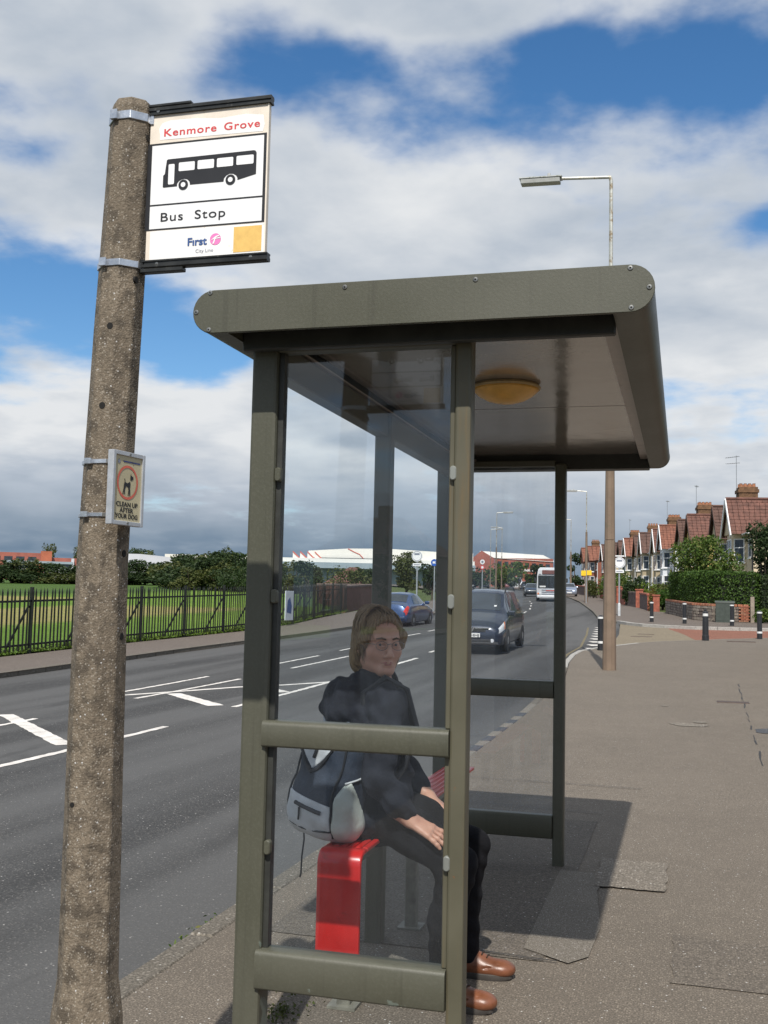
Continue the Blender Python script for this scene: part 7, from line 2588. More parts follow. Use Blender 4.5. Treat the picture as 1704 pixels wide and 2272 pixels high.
def skin_mat():
    m, t, b = new_mat('skin')
    tcn = N(t, 'ShaderNodeTexCoord')
    n1 = noise(t, tcn.outputs['Object'], 14, 4, 0.6)
    n2 = noise(t, tcn.outputs['Object'], 120, 3, 0.6)
    c = ramp_node(t, n1, [(0.3, (0.50, 0.235, 0.155)), (0.7, (0.62, 0.34, 0.24))])
    t.links.new(c, b.inputs['Base Color'])
    b.inputs['Roughness'].default_value = 0.5
    b.inputs['Subsurface Weight'].default_value = 0.12
    b.inputs['Subsurface Radius'].default_value = (0.012, 0.005, 0.003)
    bn = N(t, 'ShaderNodeBump', inp={'Strength': 0.3, 'Distance': 0.001})
    t.links.new(n2, bn.inputs['Height'])
    t.links.new(bn.outputs[0], b.inputs['Normal'])
    return m


M_skin = skin_mat()
M_jacket = mat('jacket_cloth', (0.019, 0.020, 0.027), 0.85, spec=0.2, var=0.22, vscale=14, bump=0.003, bscale=90)
M_trous = mat('black_denim', (0.010, 0.010, 0.012), 0.9, spec=0.15, var=0.25, vscale=16, bump=0.003, bscale=120)
M_shoe = mat('brown_leather', (0.165, 0.060, 0.028), 0.38, spec=0.55, var=0.22, vscale=14, bump=0.001, bscale=60)
M_sole = mat('shoe_sole', (0.055, 0.048, 0.042), 0.8, var=0.2, vscale=20)
M_lace = mat('shoe_lace', (0.03, 0.018, 0.012), 0.8)


def hair_mat():
    m, t, b = new_mat('hair')
    tcn = N(t, 'ShaderNodeTexCoord')
    mp = N(t, 'ShaderNodeMapping')
    mp.inputs['Scale'].default_value = (150, 150, 9)
    t.links.new(tcn.outputs['Object'], mp.inputs[0])
    n1 = noise(t, mp.outputs[0], 1.0, 4, 0.6, 1.5)
    c = ramp_node(t, n1, [(0.25, (0.11, 0.064, 0.028)), (0.55, (0.26, 0.160, 0.070)), (0.8, (0.42, 0.28, 0.135))])
    t.links.new(c, b.inputs['Base Color'])
    b.inputs['Roughness'].default_value = 0.42
    bn = N(t, 'ShaderNodeBump', inp={'Strength': 1.0, 'Distance': 0.006})
    t.links.new(n1, bn.inputs['Height'])
    t.links.new(bn.outputs[0], b.inputs['Normal'])
    return m


M_hair = hair_mat()

PO = (-1.20, 4.50, 0.0)
man = thing('person', 'seated man in dark jacket, jeans, brown shoes and glasses, looking round over his shoulder', 'person', PO)
PHI = math.radians(38)
TF = np.array([math.cos(PHI), math.sin(PHI), 0])          # where the chest points
TR = np.array([math.sin(PHI), -math.cos(PHI), 0])         # towards his right
UP = np.array([0, 0, 1.0])
HIP = np.array([-1.285, 4.52, 0.735])
CH = np.array([-1.285, 4.50, 1.08])
SH_ = np.array([-1.275, 4.49, 1.195])
shR, shL = SH_ + TR * 0.165 - TF * 0.012 + UP * -0.012, SH_ - TR * 0.175
elR, elL = np.array([-1.185, 4.235, 0.895]), np.array([-1.265, 4.80, 0.90])
wrR, wrL = np.array([-1.066, 4.292, 0.727]), np.array([-1.092, 4.715, 0.752])
kneeR, kneeL = np.array([-0.882, 4.365, 0.548]), np.array([-0.892, 4.705, 0.552])
ankR, ankL = np.array([-0.925, 4.345, 0.105]), np.array([-0.915, 4.725, 0.105])
hipR, hipL = HIP + np.array([0.055, -0.105, -0.01]), HIP + np.array([0.0, 0.10, -0.01])

# head frame
FA = math.radians(-51)
HF = np.array([math.cos(FA), math.sin(FA), -0.02])
HF /= np.linalg.norm(HF)
HX = np.cross(HF, UP)
HX /= np.linalg.norm(HX)                                   # to his right
HU = np.cross(HX, HF)
HC = np.array([-1.262, 4.475, 1.425])
HS = 1.12
HM = np.stack([HX, HF, HU])


def hp(x, y, z):
    return HC + (HX * x + HF * y + HU * z) * HS


def head_field(F):
    s = HS
    F.ell(hp(0, -0.012, 0.040), np.array([0.074, 0.094, 0.084]) * s, HM, 0.01)
    F.ell(hp(0, 0.022, -0.040), np.array([0.062, 0.070, 0.076]) * s, HM, 0.03)
    F.ell(hp(0, 0.045, 0.045), np.array([0.058, 0.045, 0.055]) * s, HM, 0.03)
    F.ell(hp(0, 0.072, -0.100), np.array([0.024, 0.020, 0.018]) * s, HM, 0.025)
    for q in (-1, 1):
        F.cone(hp(q * 0.055, -0.005, -0.065), hp(q * 0.018, 0.066, -0.102), 0.018 * s, 0.014 * s, 0.03)
        F.ell(hp(q * 0.044, 0.056, -0.030), np.array([0.024, 0.026, 0.026]) * s, HM, 0.03)
        F.ell(hp(q * 0.032, 0.100, -0.003), np.array([0.019, 0.017, 0.012]) * s, HM, 0.012, sub=True)
        F.cone(hp(q * 0.012, 0.090, 0.015), hp(q * 0.045, 0.076, 0.021), 0.0085 * s, 0.007 * s, 0.014)
        F.ell(hp(q * 0.032, 0.076, -0.003), np.array([0.0135, 0.0125, 0.0125]) * s, HM, 0.004)
        F.cone(hp(q * 0.018, 0.0905, 0.0045), hp(q * 0.046, 0.080, 0.0035), 0.0056 * s, 0.0050 * s, 0.004)
        F.cone(hp(q * 0.020, 0.089, -0.0105), hp(q * 0.044, 0.080, -0.0095), 0.0046 * s, 0.0042 * s, 0.004)
    F.cone(hp(0, 0.088, 0.008), hp(0, 0.112, -0.036), 0.0075 * s, 0.0105 * s, 0.014)
    F.ell(hp(0, 0.113, -0.042), np.array([0.0115, 0.012, 0.010]) * s, HM, 0.010)
    for q in (-1, 1):
        F.ell(hp(q * 0.0135, 0.101, -0.046), np.array([0.0075, 0.011, 0.0075]) * s, HM, 0.008)
        F.ell(hp(q * 0.079, -0.010, -0.012), np.array([0.008, 0.020, 0.031]) * s, HM, 0.006)
        F.ell(hp(q * 0.086, -0.006, -0.010), np.array([0.004, 0.010, 0.018]) * s, HM, 0.004, sub=True)
    F.cone(hp(-0.020, 0.084, -0.0700), hp(0, 0.0915, -0.0680), 0.0045 * s, 0.0062 * s, 0.006)
    F.cone(hp(0.020, 0.084, -0.0700), hp(0, 0.0915, -0.0680), 0.0045 * s, 0.0062 * s, 0.006)
    F.cone(hp(-0.016, 0.084, -0.0790), hp(0.016, 0.084, -0.0790), 0.0062 * s, 0.0062 * s, 0.007)
    F.cone(hp(-0.026, 0.086, -0.0738), hp(0.026, 0.086, -0.0738), 0.0014 * s, 0.0014 * s, 0.003, sub=True)
    F.ell(hp(0, 0.092, -0.090), np.array([0.016, 0.008, 0.005]) * s, HM, 0.008, sub=True)


def hand_field(F, wrist, fwd, palm_n, side, curl=0.35):
    """palm, thumb and four fingers; fwd along the hand, palm_n from the palm downwards, side = towards the thumb"""
    fwd, palm_n, side = (np.array(v, float) for v in (fwd, palm_n, side))
    fwd /= np.linalg.norm(fwd)
    palm_n -= fwd * palm_n.dot(fwd)
    palm_n /= np.linalg.norm(palm_n)
    side = side - fwd * side.dot(fwd) - palm_n * side.dot(palm_n)
    side /= np.linalg.norm(side)
    s = 1.10
    P = lambda f, sd, n: np.array(wrist) + (fwd * f + side * sd + palm_n * n) * s
    F.cone(P(-0.05, 0, 0), P(0.012, 0, 0), 0.027 * s, 0.025 * s, 0.02)
    for sd in (-0.028, -0.010, 0.009, 0.027):
        F.cone(P(0.01, sd * 0.55, 0), P(0.085, sd, -0.002), 0.0165 * s, 0.0125 * s, 0.012)
    for sd, ln, sp in ((-0.031, 0.062, -0.16), (-0.0105, 0.078, -0.04), (0.0105, 0.085, 0.05), (0.030, 0.076, 0.17)):
        a = P(0.086, sd, -0.002)
        seg = [0.46, 0.30, 0.24]
        ang = 0.10
        p = a
        rr = [0.0098, 0.0090, 0.0082, 0.0072]
        for i, g in enumerate(seg):
            d = (fwd + side * sp) * math.cos(ang) + palm_n * math.sin(ang)
            d /= np.linalg.norm(d)
            q = p + d * ln * g * s
            F.cone(p, q, rr[i] * s, rr[i + 1] * s, 0.004)
            F.ell(p - palm_n * 0.002, np.array([0.0105, 0.0105, 0.0100]) * s * (1.0 - 0.07 * i), None, 0.004)
            p = q
            ang += curl * (0.55, 0.9, 0.6)[i]
    a = P(0.018, 0.024, 0.006)
    b = P(0.052, 0.048, 0.012)
    c = P(0.078, 0.058, 0.016)
    e = P(0.100, 0.061, 0.021)
    F.cone(a, b, 0.0155 * s, 0.0125 * s, 0.014)
    F.cone(b, c, 0.0122 * s, 0.0105 * s, 0.004)
    F.cone(c, e, 0.0105 * s, 0.0085 * s, 0.004)


F = Field((-1.52, 4.13, 0.06), (-0.78, 4.92, 1.60), 0.0042)
head_field(F)
nb_ = np.array([-1.285, 4.49, 1.215])
F.cone(hp(0, -0.018, -0.070), nb_, 0.056 * 1.08, 0.062 * 1.08, 0.03)
# plain body under the clothes, limbs tapering to the joints
F.chain([nb_, CH, HIP], [0.07, 0.12, 0.115], 0.06)
F.chain([shR, elR, wrR], [0.052, 0.038, 0.028], 0.03)
F.chain([shL, elL, wrL], [0.052, 0.038, 0.028], 0.03)
F.cone(nb_, shR, 0.06, 0.05, 0.05)
F.cone(nb_, shL, 0.06, 0.05, 0.05)
F.chain([hipR, kneeR, ankR], [0.080, 0.052, 0.036], 0.04)
F.chain([hipL, kneeL, ankL], [0.080, 0.052, 0.036], 0.04)
hand_field(F, wrR, (0.110, 0.012, -0.058), (-0.30, 0.42, -0.9), (0.10, 0.9, 0.3), 0.16)
hand_field(F, wrL, (0.110, -0.030, -0.068), (-0.30, -0.2, -0.9), (0.10, -0.9, 0.1), 0.16)
F.mesh('body', M_skin, man, PO, relax=1)
del F

# jacket: loose, hem over the hips, hood gathered behind the neck
J = Field((-1.64, 4.08, 0.58), (-0.98, 4.98, 1.36), 0.006)
J.chain([HIP + UP * -0.045 - TF * 0.005, HIP + UP * 0.12, CH - TF * 0.005, CH + UP * 0.10], [0.160, 0.150, 0.146, 0.120], 0.05)
J.cone(HIP + TR * 0.08 + UP * -0.02, CH + TR * 0.075, 0.122, 0.115, 0.06)
J.cone(HIP - TR * 0.08 + UP * -0.02, CH - TR * 0.085, 0.122, 0.118, 0.06)
J.cone(CH + UP * 0.12, shR + UP * -0.005, 0.088, 0.070, 0.06)
J.cone(CH + UP * 0.12, shL + UP * -0.005, 0.088, 0.072, 0.06)
J.chain([shR, (shR + elR) / 2 + TR * 0.012, elR, (elR + wrR) / 2, wrR - (wrR - elR) * 0.16], [0.071, 0.068, 0.062, 0.052, 0.043], 0.035)
J.chain([shL, (shL + elL) / 2 - TR * 0.012, elL, (elL + wrL) / 2, wrL - (wrL - elL) * 0.16], [0.080, 0.073, 0.064, 0.052, 0.043], 0.035)
J.ell((-1.315, 4.37, 0.690), (0.120, 0.120, 0.070), None, 0.05)
J.cone(SH_ + UP * 0.0, SH_ + UP * 0.062 - TF * 0.005, 0.088, 0.078, 0.04)
J.ell(SH_ - TF * 0.135 + UP * 0.000 - TR * 0.02, (0.085, 0.122, 0.078), np.stack([TF, TR, UP]), 0.04)
J.ell(SH_ - TF * 0.170 + UP * -0.060 - TR * 0.01, (0.068, 0.100, 0.062), np.stack([TF, TR, UP]), 0.03)
J.cone(SH_ + UP * 0.052 + TF * 0.055 + TR * 0.055, SH_ + UP * 0.005 + TF * 0.120 + TR * 0.045, 0.024, 0.018, 0.02)
J.cone(SH_ + UP * 0.052 + TF * 0.055 - TR * 0.055, SH_ + UP * 0.005 + TF * 0.120 - TR * 0.045, 0.024, 0.018, 0.02)
J.cone(SH_ + UP * 0.20 + TF * 0.005, SH_ + UP * 0.035 + TF * 0.02, 0.071, 0.064, 0.012, sub=True)


def folds(X, Y, Z):
    a = np.sin(62 * X + 18 * Y + 40 * Z + 3 * np.sin(17 * Z + 9 * Y)) * np.sin(23 * Z + 31 * X)
    b = np.sin(48 * Z - 30 * X + 22 * Y + 2.5 * np.sin(21 * X + 12 * Z))
    c = np.sin(95 * X - 60 * Y + 33 * Z + 2.2 * np.sin(30 * Z)) * np.sin(40 * Z + 15 * Y)
    return 0.0055 * a + 0.0050 * b + 0.0022 * c


J.warp(folds)
J.mesh('jacket', M_jacket, man, PO, relax=1)
del J
T = Field((-1.46, 4.18, 0.045), (-0.78, 4.86, 0.90), 0.006)
T.chain([hipR, (hipR + kneeR) / 2 + UP * 0.012, kneeR], [0.112, 0.088, 0.073], 0.05)
T.chain([hipL, (hipL + kneeL) / 2 + UP * 0.012, kneeL], [0.112, 0.088, 0.073], 0.05)
T.chain([kneeR, (kneeR + ankR) / 2 - np.array([0.018, 0, 0]), ankR + UP * -0.015], [0.078, 0.068, 0.063], 0.04)
T.chain([kneeL, (kneeL + ankL) / 2 - np.array([0.018, 0, 0]), ankL + UP * -0.015], [0.078, 0.068, 0.063], 0.04)
T.ell(HIP + UP * -0.01, (0.15, 0.19, 0.10), np.stack([TF, TR, UP]), 0.06)
# turned bottoms of the legs: cut level, hollow
T.rbox((-0.92, 4.54, -0.02), (0.5, 0.9, 0.165), None, 0.001, 0.0, sub=True)
T.warp(lambda X, Y, Z: 0.0040 * np.sin(70 * Z + 34 * X + 2 * np.sin(19 * Y)) * np.sin(25 * X + 14 * Z) + 0.003 * np.sin(52 * Z + 20 * Y))
T.mesh('trousers', M_trous, man, PO, relax=1)
del T

# shoes
for (ank, yaw, nm) in ((ankR, -0.12, 'shoe'), (ankL, 0.02, 'shoe')):
    c, s = math.cos(yaw), math.sin(yaw)
    M3 = np.array([[c, s, 0], [-s, c, 0], [0, 0, 1]])
    Q = lambda x, y, z: np.array([ank[0], ank[1], 0]) + np.array([c * x - s * y, s * x + c * y, z])
    S_ = Field((ank[0] - 0.16, ank[1] - 0.12, -0.004), (ank[0] + 0.27, ank[1] + 0.12, 0.16), 0.0042)
    S_.ell(Q(-0.055, 0, 0.045), (0.050, 0.042, 0.050), M3, 0.03)
    S_.ell(Q(0.015, 0, 0.055), (0.085, 0.046, 0.058), M3, 0.04)
    S_.ell(Q(0.120, 0.004, 0.040), (0.095, 0.053, 0.036), M3, 0.05)
    S_.ell(Q(0.165, 0.004, 0.038), (0.046, 0.046, 0.026), M3, 0.03)
    S_.cone(Q(0.0, 0, 0.06), Q(-0.012, 0, 0.13), 0.050, 0.046, 0.02)
    S_.cone(Q(0.0, 0, 0.155), Q(-0.012, 0, 0.10), 0.043, 0.040, 0.004, sub=True)
    S_.rbox(Q(0.06, 0, -0.03), (0.6, 0.4, 0.10), M3, 0.001, 0.0, sub=True)
    # stitched apron seam across the toe
    S_.cone(Q(0.085, -0.050, 0.048), Q(0.150, -0.030, 0.058), 0.003, 0.003, 0.006, sub=True)
    S_.cone(Q(0.085, 0.058, 0.048), Q(0.150, 0.038, 0.058), 0.003, 0.003, 0.006, sub=True)
    S_.cone(Q(0.150, -0.030, 0.060), Q(0.150, 0.038, 0.060), 0.003, 0.003, 0.006, sub=True)
    sh = S_.mesh(nm, M_shoe, man, PO, relax=1)
    out = []
    for i in range(36):
        a = 2 * math.pi * i / 36
        ca, sa = math.cos(a), math.sin(a)
        x = 0.048 + 0.160 * ca
        w = 0.050 + 0.009 * math.tanh(ca * 2)
        y_ = w * math.copysign(abs(sa) ** 0.75, sa)
        out.append((x, y_))
    mb = MB()
    n = len(out)
    vs = [Q(x * k + 0.048 * (1 - k), y_ * k, z) - np.array(PO) for z, k in ((0.0005, 0.95), (0.008, 1.0), (0.024, 1.0), (0.0265, 0.95)) for x, y_ in out]
    fs = []
    for i in range(3):
        for j in range(n):
            fs.append((i * n + j, i * n + (j + 1) % n, (i + 1) * n + (j + 1) % n, (i + 1) * n + j))
    fs += [tuple(range(n - 1, -1, -1)), tuple(range(3 * n, 4 * n))]
    mb.add(vs, fs)
    mb.build('sole', M_sole, sh, smooth=True)
    for k in range(3):
        p0, p1 = Q(0.055 + k * 0.022, -0.022, 0.107 - k * 0.010), Q(0.060 + k * 0.022, 0.022, 0.107 - k * 0.010)
        mb = MB().tube([Vector(p0) - Vector(PO), (Vector(p0) + Vector(p1)) / 2 + Vector((0, 0, 0.006)) - Vector(PO), Vector(p1) - Vector(PO)], 0.0028, 5)
        mb.build('lace', M_lace, sh)

# hair: chin-length, parted, swept back from the forehead
Hh = Field(tuple(HC - 0.185), tuple(HC + 0.185), 0.0034)
s = HS
Hh.ell(hp(0, -0.018, 0.046), np.array([0.084, 0.101, 0.090]) * s, HM, 0.01)
Hh.ell(hp(0, -0.072, -0.030), np.array([0.072, 0.044, 0.082]) * s, HM, 0.04)
for q in (-1, 1):
    Hh.ell(hp(q * 0.074, -0.020, -0.004), np.array([0.020, 0.056, 0.070]) * s, HM, 0.03)
    Hh.ell(hp(q * 0.064, -0.048, -0.070), np.array([0.030, 0.040, 0.050]) * s, HM, 0.03)
    Hh.cone(hp(q * 0.012, 0.078, 0.088), hp(q * 0.074, 0.046, 0.030), 0.020 * s, 0.017 * s, 0.02)
    Hh.cone(hp(q * 0.074, 0.046, 0.030), hp(q * 0.083, 0.012, -0.035), 0.017 * s, 0.014 * s, 0.02)
# leave the face, the ear and the nape free
Hh.ell(hp(0.004, 0.100, -0.014), np.array([0.069, 0.074, 0.099]) * s, HM, 0.012, sub=True)
Hh.ell(hp(0.090, 0.026, -0.062), np.array([0.034, 0.042, 0.056]) * s, HM, 0.012, sub=True)
Hh.ell(hp(-0.088, 0.016, -0.058), np.array([0.028, 0.030, 0.044]) * s, HM, 0.012, sub=True)


def strands(X, Y, Z):
    x, y, z = ((X - HC[0]) * HM[i][0] + (Y - HC[1]) * HM[i][1] + (Z - HC[2]) * HM[i][2] for i in range(3))
    a = np.arctan2(x, -y + 0.02)
    return 0.0026 * np.sin(34 * a + 30 * z + 2.0 * np.sin(22 * z)) + 0.0016 * np.sin(71 * a - 22 * z + 40 * x)


Hh.warp(strands)
Hh.mesh('hair', M_hair, man, PO, relax=1)
del Hh
# loose strands from the parting, uneven at the ends
rs = random.Random(5)
mb = MB()
for i in range(230):
    fr_ = i < 26
    a = rs.uniform(-1.05, 0.75) if fr_ else math.pi + rs.uniform(-2.05, 2.05)
    y0_ = rs.uniform(-0.05, 0.06)
    ze = rs.uniform(0.028, 0.062) if fr_ else rs.uniform(-0.115, -0.045) * (0.72 if abs(a - math.pi) > 1.3 else 1.0)
    ph, am = rs.uniform(0, 6.28), rs.uniform(0.001, 0.005)
    lift = rs.uniform(0.0, 0.006)
    pts = []
    for k in range(9):
        t_ = k / 8
        th = min(1.0, t_ / 0.62) * math.pi / 2
        aa = a + 0.16 * math.sin(ph + 3.2 * t_) * t_
        if fr_:
            th = t_ * math.pi / 2 * 0.86
            aa = a - 0.75 * t_ * (1 if a > -0.1 else -0.6)
        x_, y_ = (0.087 + lift) * math.sin(th) * math.sin(aa), (0.104 + lift) * math.sin(th) * math.cos(aa) - 0.018 + (1 - math.sin(th)) * y0_
        z_ = 0.046 + (0.094 + lift) * math.cos(th)
        if not fr_ and t_ > 0.62:
            f_ = (t_ - 0.62) / 0.38
            z_ = 0.046 + (ze - 0.046) * f_
            x_ *= 1 - 0.13 * f_ * f_
            y_ *= 1 - 0.05 * f_
        if fr_:
            z_ = max(z_, ze)
        pts.append(Vector(hp(x_ + 0.015 * (1 - math.sin(th)) + am * math.sin(ph + 9 * t_), y_, z_)) - Vector(PO))
    w_ = rs.uniform(0.0022, 0.0048)
    mb.tube(pts, [w_ * 0.5, w_, w_, w_, w_, w_, w_ * 0.9, w_ * 0.65, w_ * 0.15], 4, cap=False)
hs_ = mb.build('hair_strands', M_hair, man, smooth='all', clean=False)
hs_['kind'] = 'stuff'
M_brow = mat('eyebrow', (0.10, 0.058, 0.03), 0.8)
M_eye = mat('eye_white', (0.30, 0.27, 0.26), 0.3)
M_iris = mat('iris', (0.03, 0.035, 0.04), 0.2)
M_lip = mat('lip', (0.42, 0.14, 0.115), 0.45)
for q in (-1, 1):
    pts = [Vector(hp(q * 0.014, 0.1005, 0.0175)) - Vector(PO), Vector(hp(q * 0.030, 0.0965, 0.0225)) - Vector(PO), Vector(hp(q * 0.048, 0.0835, 0.0185)) - Vector(PO)]
    MB().tube(pts, [0.0038, 0.0042, 0.0022], 6).build('eyebrow', M_brow, man, smooth=True)
    e = MB().lathe([(0.0001, -0.0118), (0.0084, -0.0084), (0.0118, 0), (0.0084, 0.0084), (0.0001, 0.0118)], tuple(Vector(hp(q * 0.032, 0.0795, -0.003)) - Vector(PO)), 14).build('eye', M_eye, man, smooth='all')
    c = Vector(hp(q * 0.0325 + 0.0015, 0.0905, -0.0025)) - Vector(PO)
    MB().lathe([(0.0055, 0.0), (0.0052, 0.0016), (0.0001, 0.0026)], (0, 0, 0), 12).build('iris', M_iris, e, smooth=True).matrix_local = Matrix.Translation(c) @ Vector(HF).to_track_quat('Z', 'Y').to_matrix().to_4x4()
for (z, r_, y) in ((-0.0705, 0.0034, 0.0935), (-0.0775, 0.0042, 0.0905)):
    pts = [Vector(hp(-0.026, y - 0.012, z - 0.001)) - Vector(PO), Vector(hp(-0.010, y, z + 0.001)) - Vector(PO), Vector(hp(0.010, y, z + 0.001)) - Vector(PO), Vector(hp(0.026, y - 0.012, z - 0.001)) - Vector(PO)]
    MB().tube(pts, [0.0012, r_, r_, 0.0012], 8).build('lip', M_lip, man, smooth='all')

# wire glasses
M_wire = mat('glasses_wire', (0.20, 0.17, 0.14), 0.3, metal=0.8)
gl = bpy.data.objects.new('glasses', None)
COL.objects.link(gl)
gl.parent = man
M_lens_g = glass_mat('spectacle_lens', (0.95, 0.97, 0.97), haze=0.01, haze_col=(0.5, 0.5, 0.5))
for q in (-1, 1):
    pts = []
    for i in range(21):
        a = 2 * math.pi * i / 20
        pts.append(Vector(hp(q * 0.033 + 0.0235 * math.cos(a), 0.1085 - abs(0.033 + 0.0235 * math.cos(a) * q * q) * 0.10, -0.006 + 0.0165 * math.sin(a))) - Vector(PO))
    MB().tube(pts, 0.0013, 5, cap=False).build('rim', M_wire, gl, smooth='all')
    cpt = sum(pts[:-1], Vector()) / 20
    mb = MB().add(pts[:-1] + [cpt], [(i, (i + 1) % 20, 20) for i in range(20)])
    mb.build('lens', M_lens_g, gl)
    MB().tube([Vector(hp(q * 0.057, 0.100, -0.001)) - Vector(PO), Vector(hp(q * 0.074, 0.072, 0.001)) - Vector(PO), Vector(hp(q * 0.088, -0.005, -0.002)) - Vector(PO)], 0.0014, 5).build('temple', M_wire, gl)
MB().tube([Vector(hp(-0.010, 0.1085, -0.001)) - Vector(PO), Vector(hp(0, 0.1125, 0.002)) - Vector(PO), Vector(hp(0.010, 0.1085, -0.001)) - Vector(PO)], 0.0014, 5).build('bridge', M_wire, gl)

# ------------------------------------------------------------------ rucksack on his back
BPHI = math.radians(66)
BF = np.array([math.cos(BPHI), math.sin(BPHI), 0])      # towards his back
BR = np.array([math.sin(BPHI), -math.cos(BPHI), 0])     # his right
tl = math.radians(-8)
rollb = math.radians(7)
BU = UP * math.cos(tl) + BF * math.sin(tl) * -1
BU = BU * math.cos(rollb) + BR * math.sin(rollb) * 0.6
BU /= np.linalg.norm(BU)
BR = np.cross(BF, BU)
BR /= np.linalg.norm(BR)
BF = np.cross(BU, BR)
BM = np.stack([BR, BF, BU])
BC = np.array([-1.400, 4.300, 0.868])
RO = (float(BC[0]), float(BC[1]), 0.62)
M_pnavy = mat('rucksack_navy', (0.030, 0.038, 0.056), 0.7, spec=0.3, var=0.2, vscale=16, bump=0.003, bscale=140)
M_pblack = mat('rucksack_black', (0.012, 0.012, 0.015), 0.6, var=0.2)
M_pgrey = mat('rucksack_pale', (0.55, 0.55, 0.56), 0.65, var=0.10, vscale=14, bump=0.002, bscale=60)
M_pmesh = mat('rucksack_side_pocket', (0.52, 0.54, 0.49), 0.6, var=0.10, vscale=12, bump=0.003, bscale=40)
pack = thing('rucksack', 'navy and pale grey rucksack worn on the seated man’s back'.replace('’', "'"), 'rucksack', RO)


def bp(x, y, z):
    return BC + BR * x + BF * y + BU * z


def pack_shape(F, grow=0.0):
    F.rbox(bp(0, 0, -0.025), (0.315 + 2 * grow, 0.185 + 2 * grow, 0.42 + 2 * grow), BM, 0.085, 0.02, taper=-0.06)
    F.ell(bp(0, -0.045, -0.095), np.array([0.140 + grow, 0.085 + grow, 0.105 + grow]), BM, 0.05)
    F.ell(bp(0, 0.01, 0.135), np.array([0.115 + grow, 0.080 + grow, 0.075 + grow]), BM, 0.04)


def pack_panel(name, m, cut, grow):
    F = Field(tuple(BC - 0.29), tuple(BC + 0.29), 0.005)
    pack_shape(F, grow)
    X = (np.arange(F.n[0]) * F.h + F.lo[0])[:, None, None]
    Y = (np.arange(F.n[1]) * F.h + F.lo[1])[None, :, None]
    Z = (np.arange(F.n[2]) * F.h + F.lo[2])[None, None, :]
    x, y, z = ((X - BC[0]) * BM[i][0] + (Y - BC[1]) * BM[i][1] + (Z - BC[2]) * BM[i][2] for i in range(3))
    F.D = F.D + 0.0022 * np.sin(55 * z + 30 * x + 2 * np.sin(20 * y))
    if cut is not None:
        F.D = np.maximum(F.D, cut(x, y, z))
    return F.mesh(name, m, pack, RO, relax=1)


pack_panel('pack_body', M_pnavy, None, 0.0)
# pale lower pocket on the outer face, pale side pocket, pale lid panels
pack_panel('lower_pocket', M_pgrey, lambda x, y, z: np.maximum(np.maximum(z + 0.083 + 0.14 * x, y - 0.0), np.maximum(x - 0.112, -x - 0.3)), 0.006)
pack_panel('side_pocket', M_pmesh, lambda x, y, z: np.maximum(np.maximum(0.118 - x + 0 * z, z - 0.010 + 1.3 * np.abs(y + 0.055)), y - 0.075), 0.008)
pack_panel('lid_panel', M_pgrey, lambda x, y, z: np.maximum(np.maximum(0.030 + 0.9 * np.abs(x + 0.035) - z, y + 0.002), np.maximum(z - 0.190, np.abs(x + 0.02) - 0.110)), 0.005)


def on_pack(x, z, lift=0.0, face=-1):
    """point on the outer (or right-hand) face of the pack, found along the ray"""
    best = None
    if face == -1:
        for i in range(80):
            y = -0.22 + i * 0.0025
            if sdf_pack(bp(x, y, z)) < lift:
                return bp(x, y, z)
        return bp(x, -0.05, z)
    for i in range(100):
        xx = 0.25 - i * 0.0025
        if sdf_pack(bp(xx, x, z)) < lift:
            return bp(xx, x, z)
    return bp(0.1, x, z)


_pf = Field(tuple(BC - 0.30), tuple(BC + 0.30), 0.006)
pack_shape(_pf)


def sdf_pack(p):
    i = np.clip(np.round((np.array(p) - _pf.lo) / _pf.h).astype(int), 0, _pf.n - 1)
    return float(_pf.D[i[0], i[1], i[2]])


def pipe(name, pts, r, m=None):
    MB().tube([Vector(p) - Vector(RO) for p in pts], r, 6).build(name, m or M_pblack, pack, smooth=True)


pipe('piping', [on_pack(0.112 + 0.006 * math.sin(k), 0.13 - k * 0.035, 0.007) for k in range(11)], 0.0045)
pipe('piping', [on_pack(-0.135, 0.10 - k * 0.035, 0.007) for k in range(10)], 0.0045)
pipe('piping', [on_pack(-0.115 + k * 0.0285, -0.195 - 0.012 * math.sin(k * 0.4), 0.007) for k in range(9)], 0.0045)
pipe('zip', [on_pack(-0.060 + k * 0.017, -0.118 - 0.14 * (-0.060 + k * 0.017), 0.010) for k in range(9)], 0.0085)
pipe('zip', [on_pack(-0.125, 0.095, 0.006), on_pack(-0.08, 0.052, 0.006), on_pack(-0.035, 0.018, 0.006), on_pack(-0.005, 0.035, 0.006), on_pack(0.03, 0.080, 0.006), on_pack(0.06, 0.130, 0.006)], 0.008)
pipe('zip', [on_pack(-0.03, 0.075, 0.012), on_pack(-0.02, 0.115, 0.012), on_pack(-0.01, 0.160, 0.012)], 0.007)
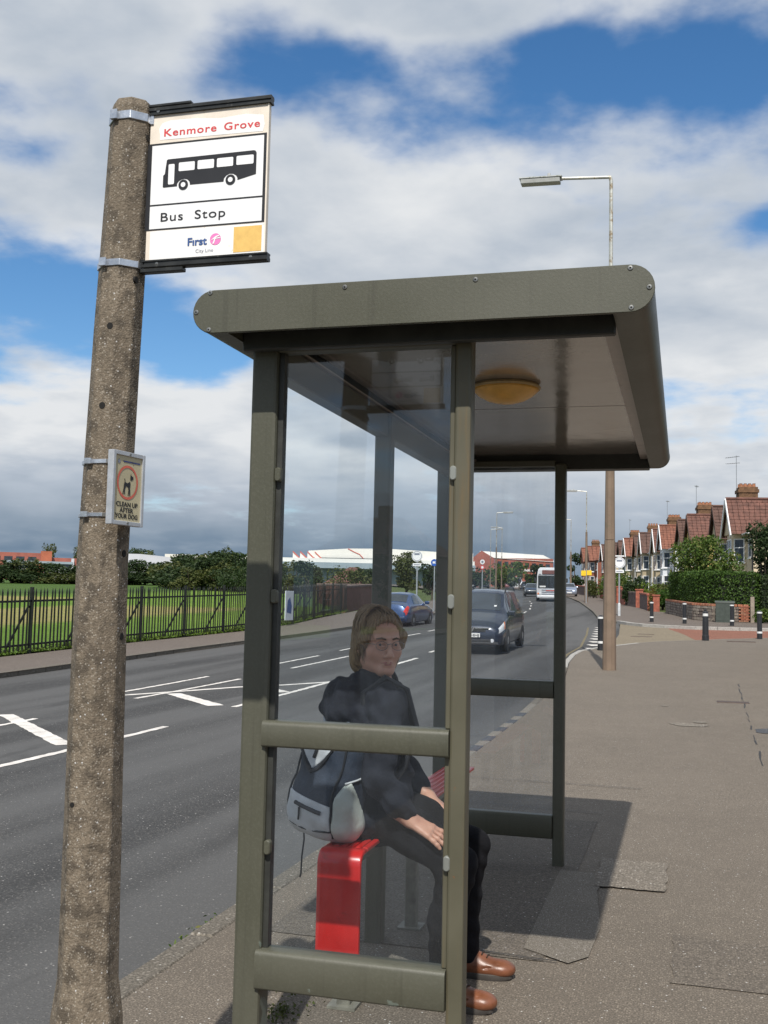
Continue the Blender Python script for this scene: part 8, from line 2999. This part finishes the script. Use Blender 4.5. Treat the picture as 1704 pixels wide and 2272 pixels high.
pipe('zip_pull', [on_pack(-0.03, -0.125, 0.012), on_pack(-0.032, -0.150, 0.015), on_pack(-0.036, -0.175, 0.014)], 0.004)
pipe('pocket_edge', [on_pack(-0.075, 0.000, 0.010, 0), on_pack(-0.035, 0.020, 0.010, 0), on_pack(0.01, 0.038, 0.010, 0), on_pack(0.055, 0.052, 0.010, 0)], 0.0045, M_pgrey)
# grab handle, shoulder straps, hanging cord
hb = [bp(-0.105, 0.03, 0.170), bp(-0.115, 0.02, 0.250), bp(-0.085, 0.01, 0.305), bp(-0.035, 0.01, 0.312), bp(0.010, 0.02, 0.275), bp(0.025, 0.03, 0.19)]
mb = MB()
for a, b in zip(hb, hb[1:]):
    pass
MB().tube([Vector(p) - Vector(RO) for p in hb], 0.011, 8).build('grab_handle', mat('rucksack_handle', (0.15, 0.165, 0.20), 0.6, var=0.1), pack, smooth=True)
sr = [bp(0.055, 0.08, 0.17), SH_ + TR * 0.105 - TF * 0.095 + UP * 0.020, SH_ + TR * 0.125 - TF * 0.01 + UP * 0.085, SH_ + TR * 0.13 + TF * 0.085 + UP * 0.035, CH + TR * 0.150 + TF * 0.130, CH + TR * 0.19 + TF * 0.06 - UP * 0.16, bp(0.125, 0.09, -0.15)]
MB().tube([Vector(p) - Vector(RO) for p in sr], 0.017, 8).build('shoulder_strap', M_pblack, pack, smooth=True)
sl_ = [bp(-0.055, 0.08, 0.17), SH_ - TR * 0.105 - TF * 0.095 + UP * 0.020, SH_ - TR * 0.125 - TF * 0.01 + UP * 0.085, SH_ - TR * 0.13 + TF * 0.085 + UP * 0.035, CH - TR * 0.150 + TF * 0.130]
MB().tube([Vector(p) - Vector(RO) for p in sl_], 0.017, 8).build('shoulder_strap', M_pblack, pack, smooth=True)
q0 = bp(-0.085, -0.03, -0.215)
pipe('cord', [q0, q0 + np.array([0.004, 0, -0.05]), q0 + np.array([-0.004, 0, -0.12]), q0 + np.array([-0.006, 0.0, -0.19]), q0 + np.array([-0.010, 0.0, -0.205])], 0.0035)
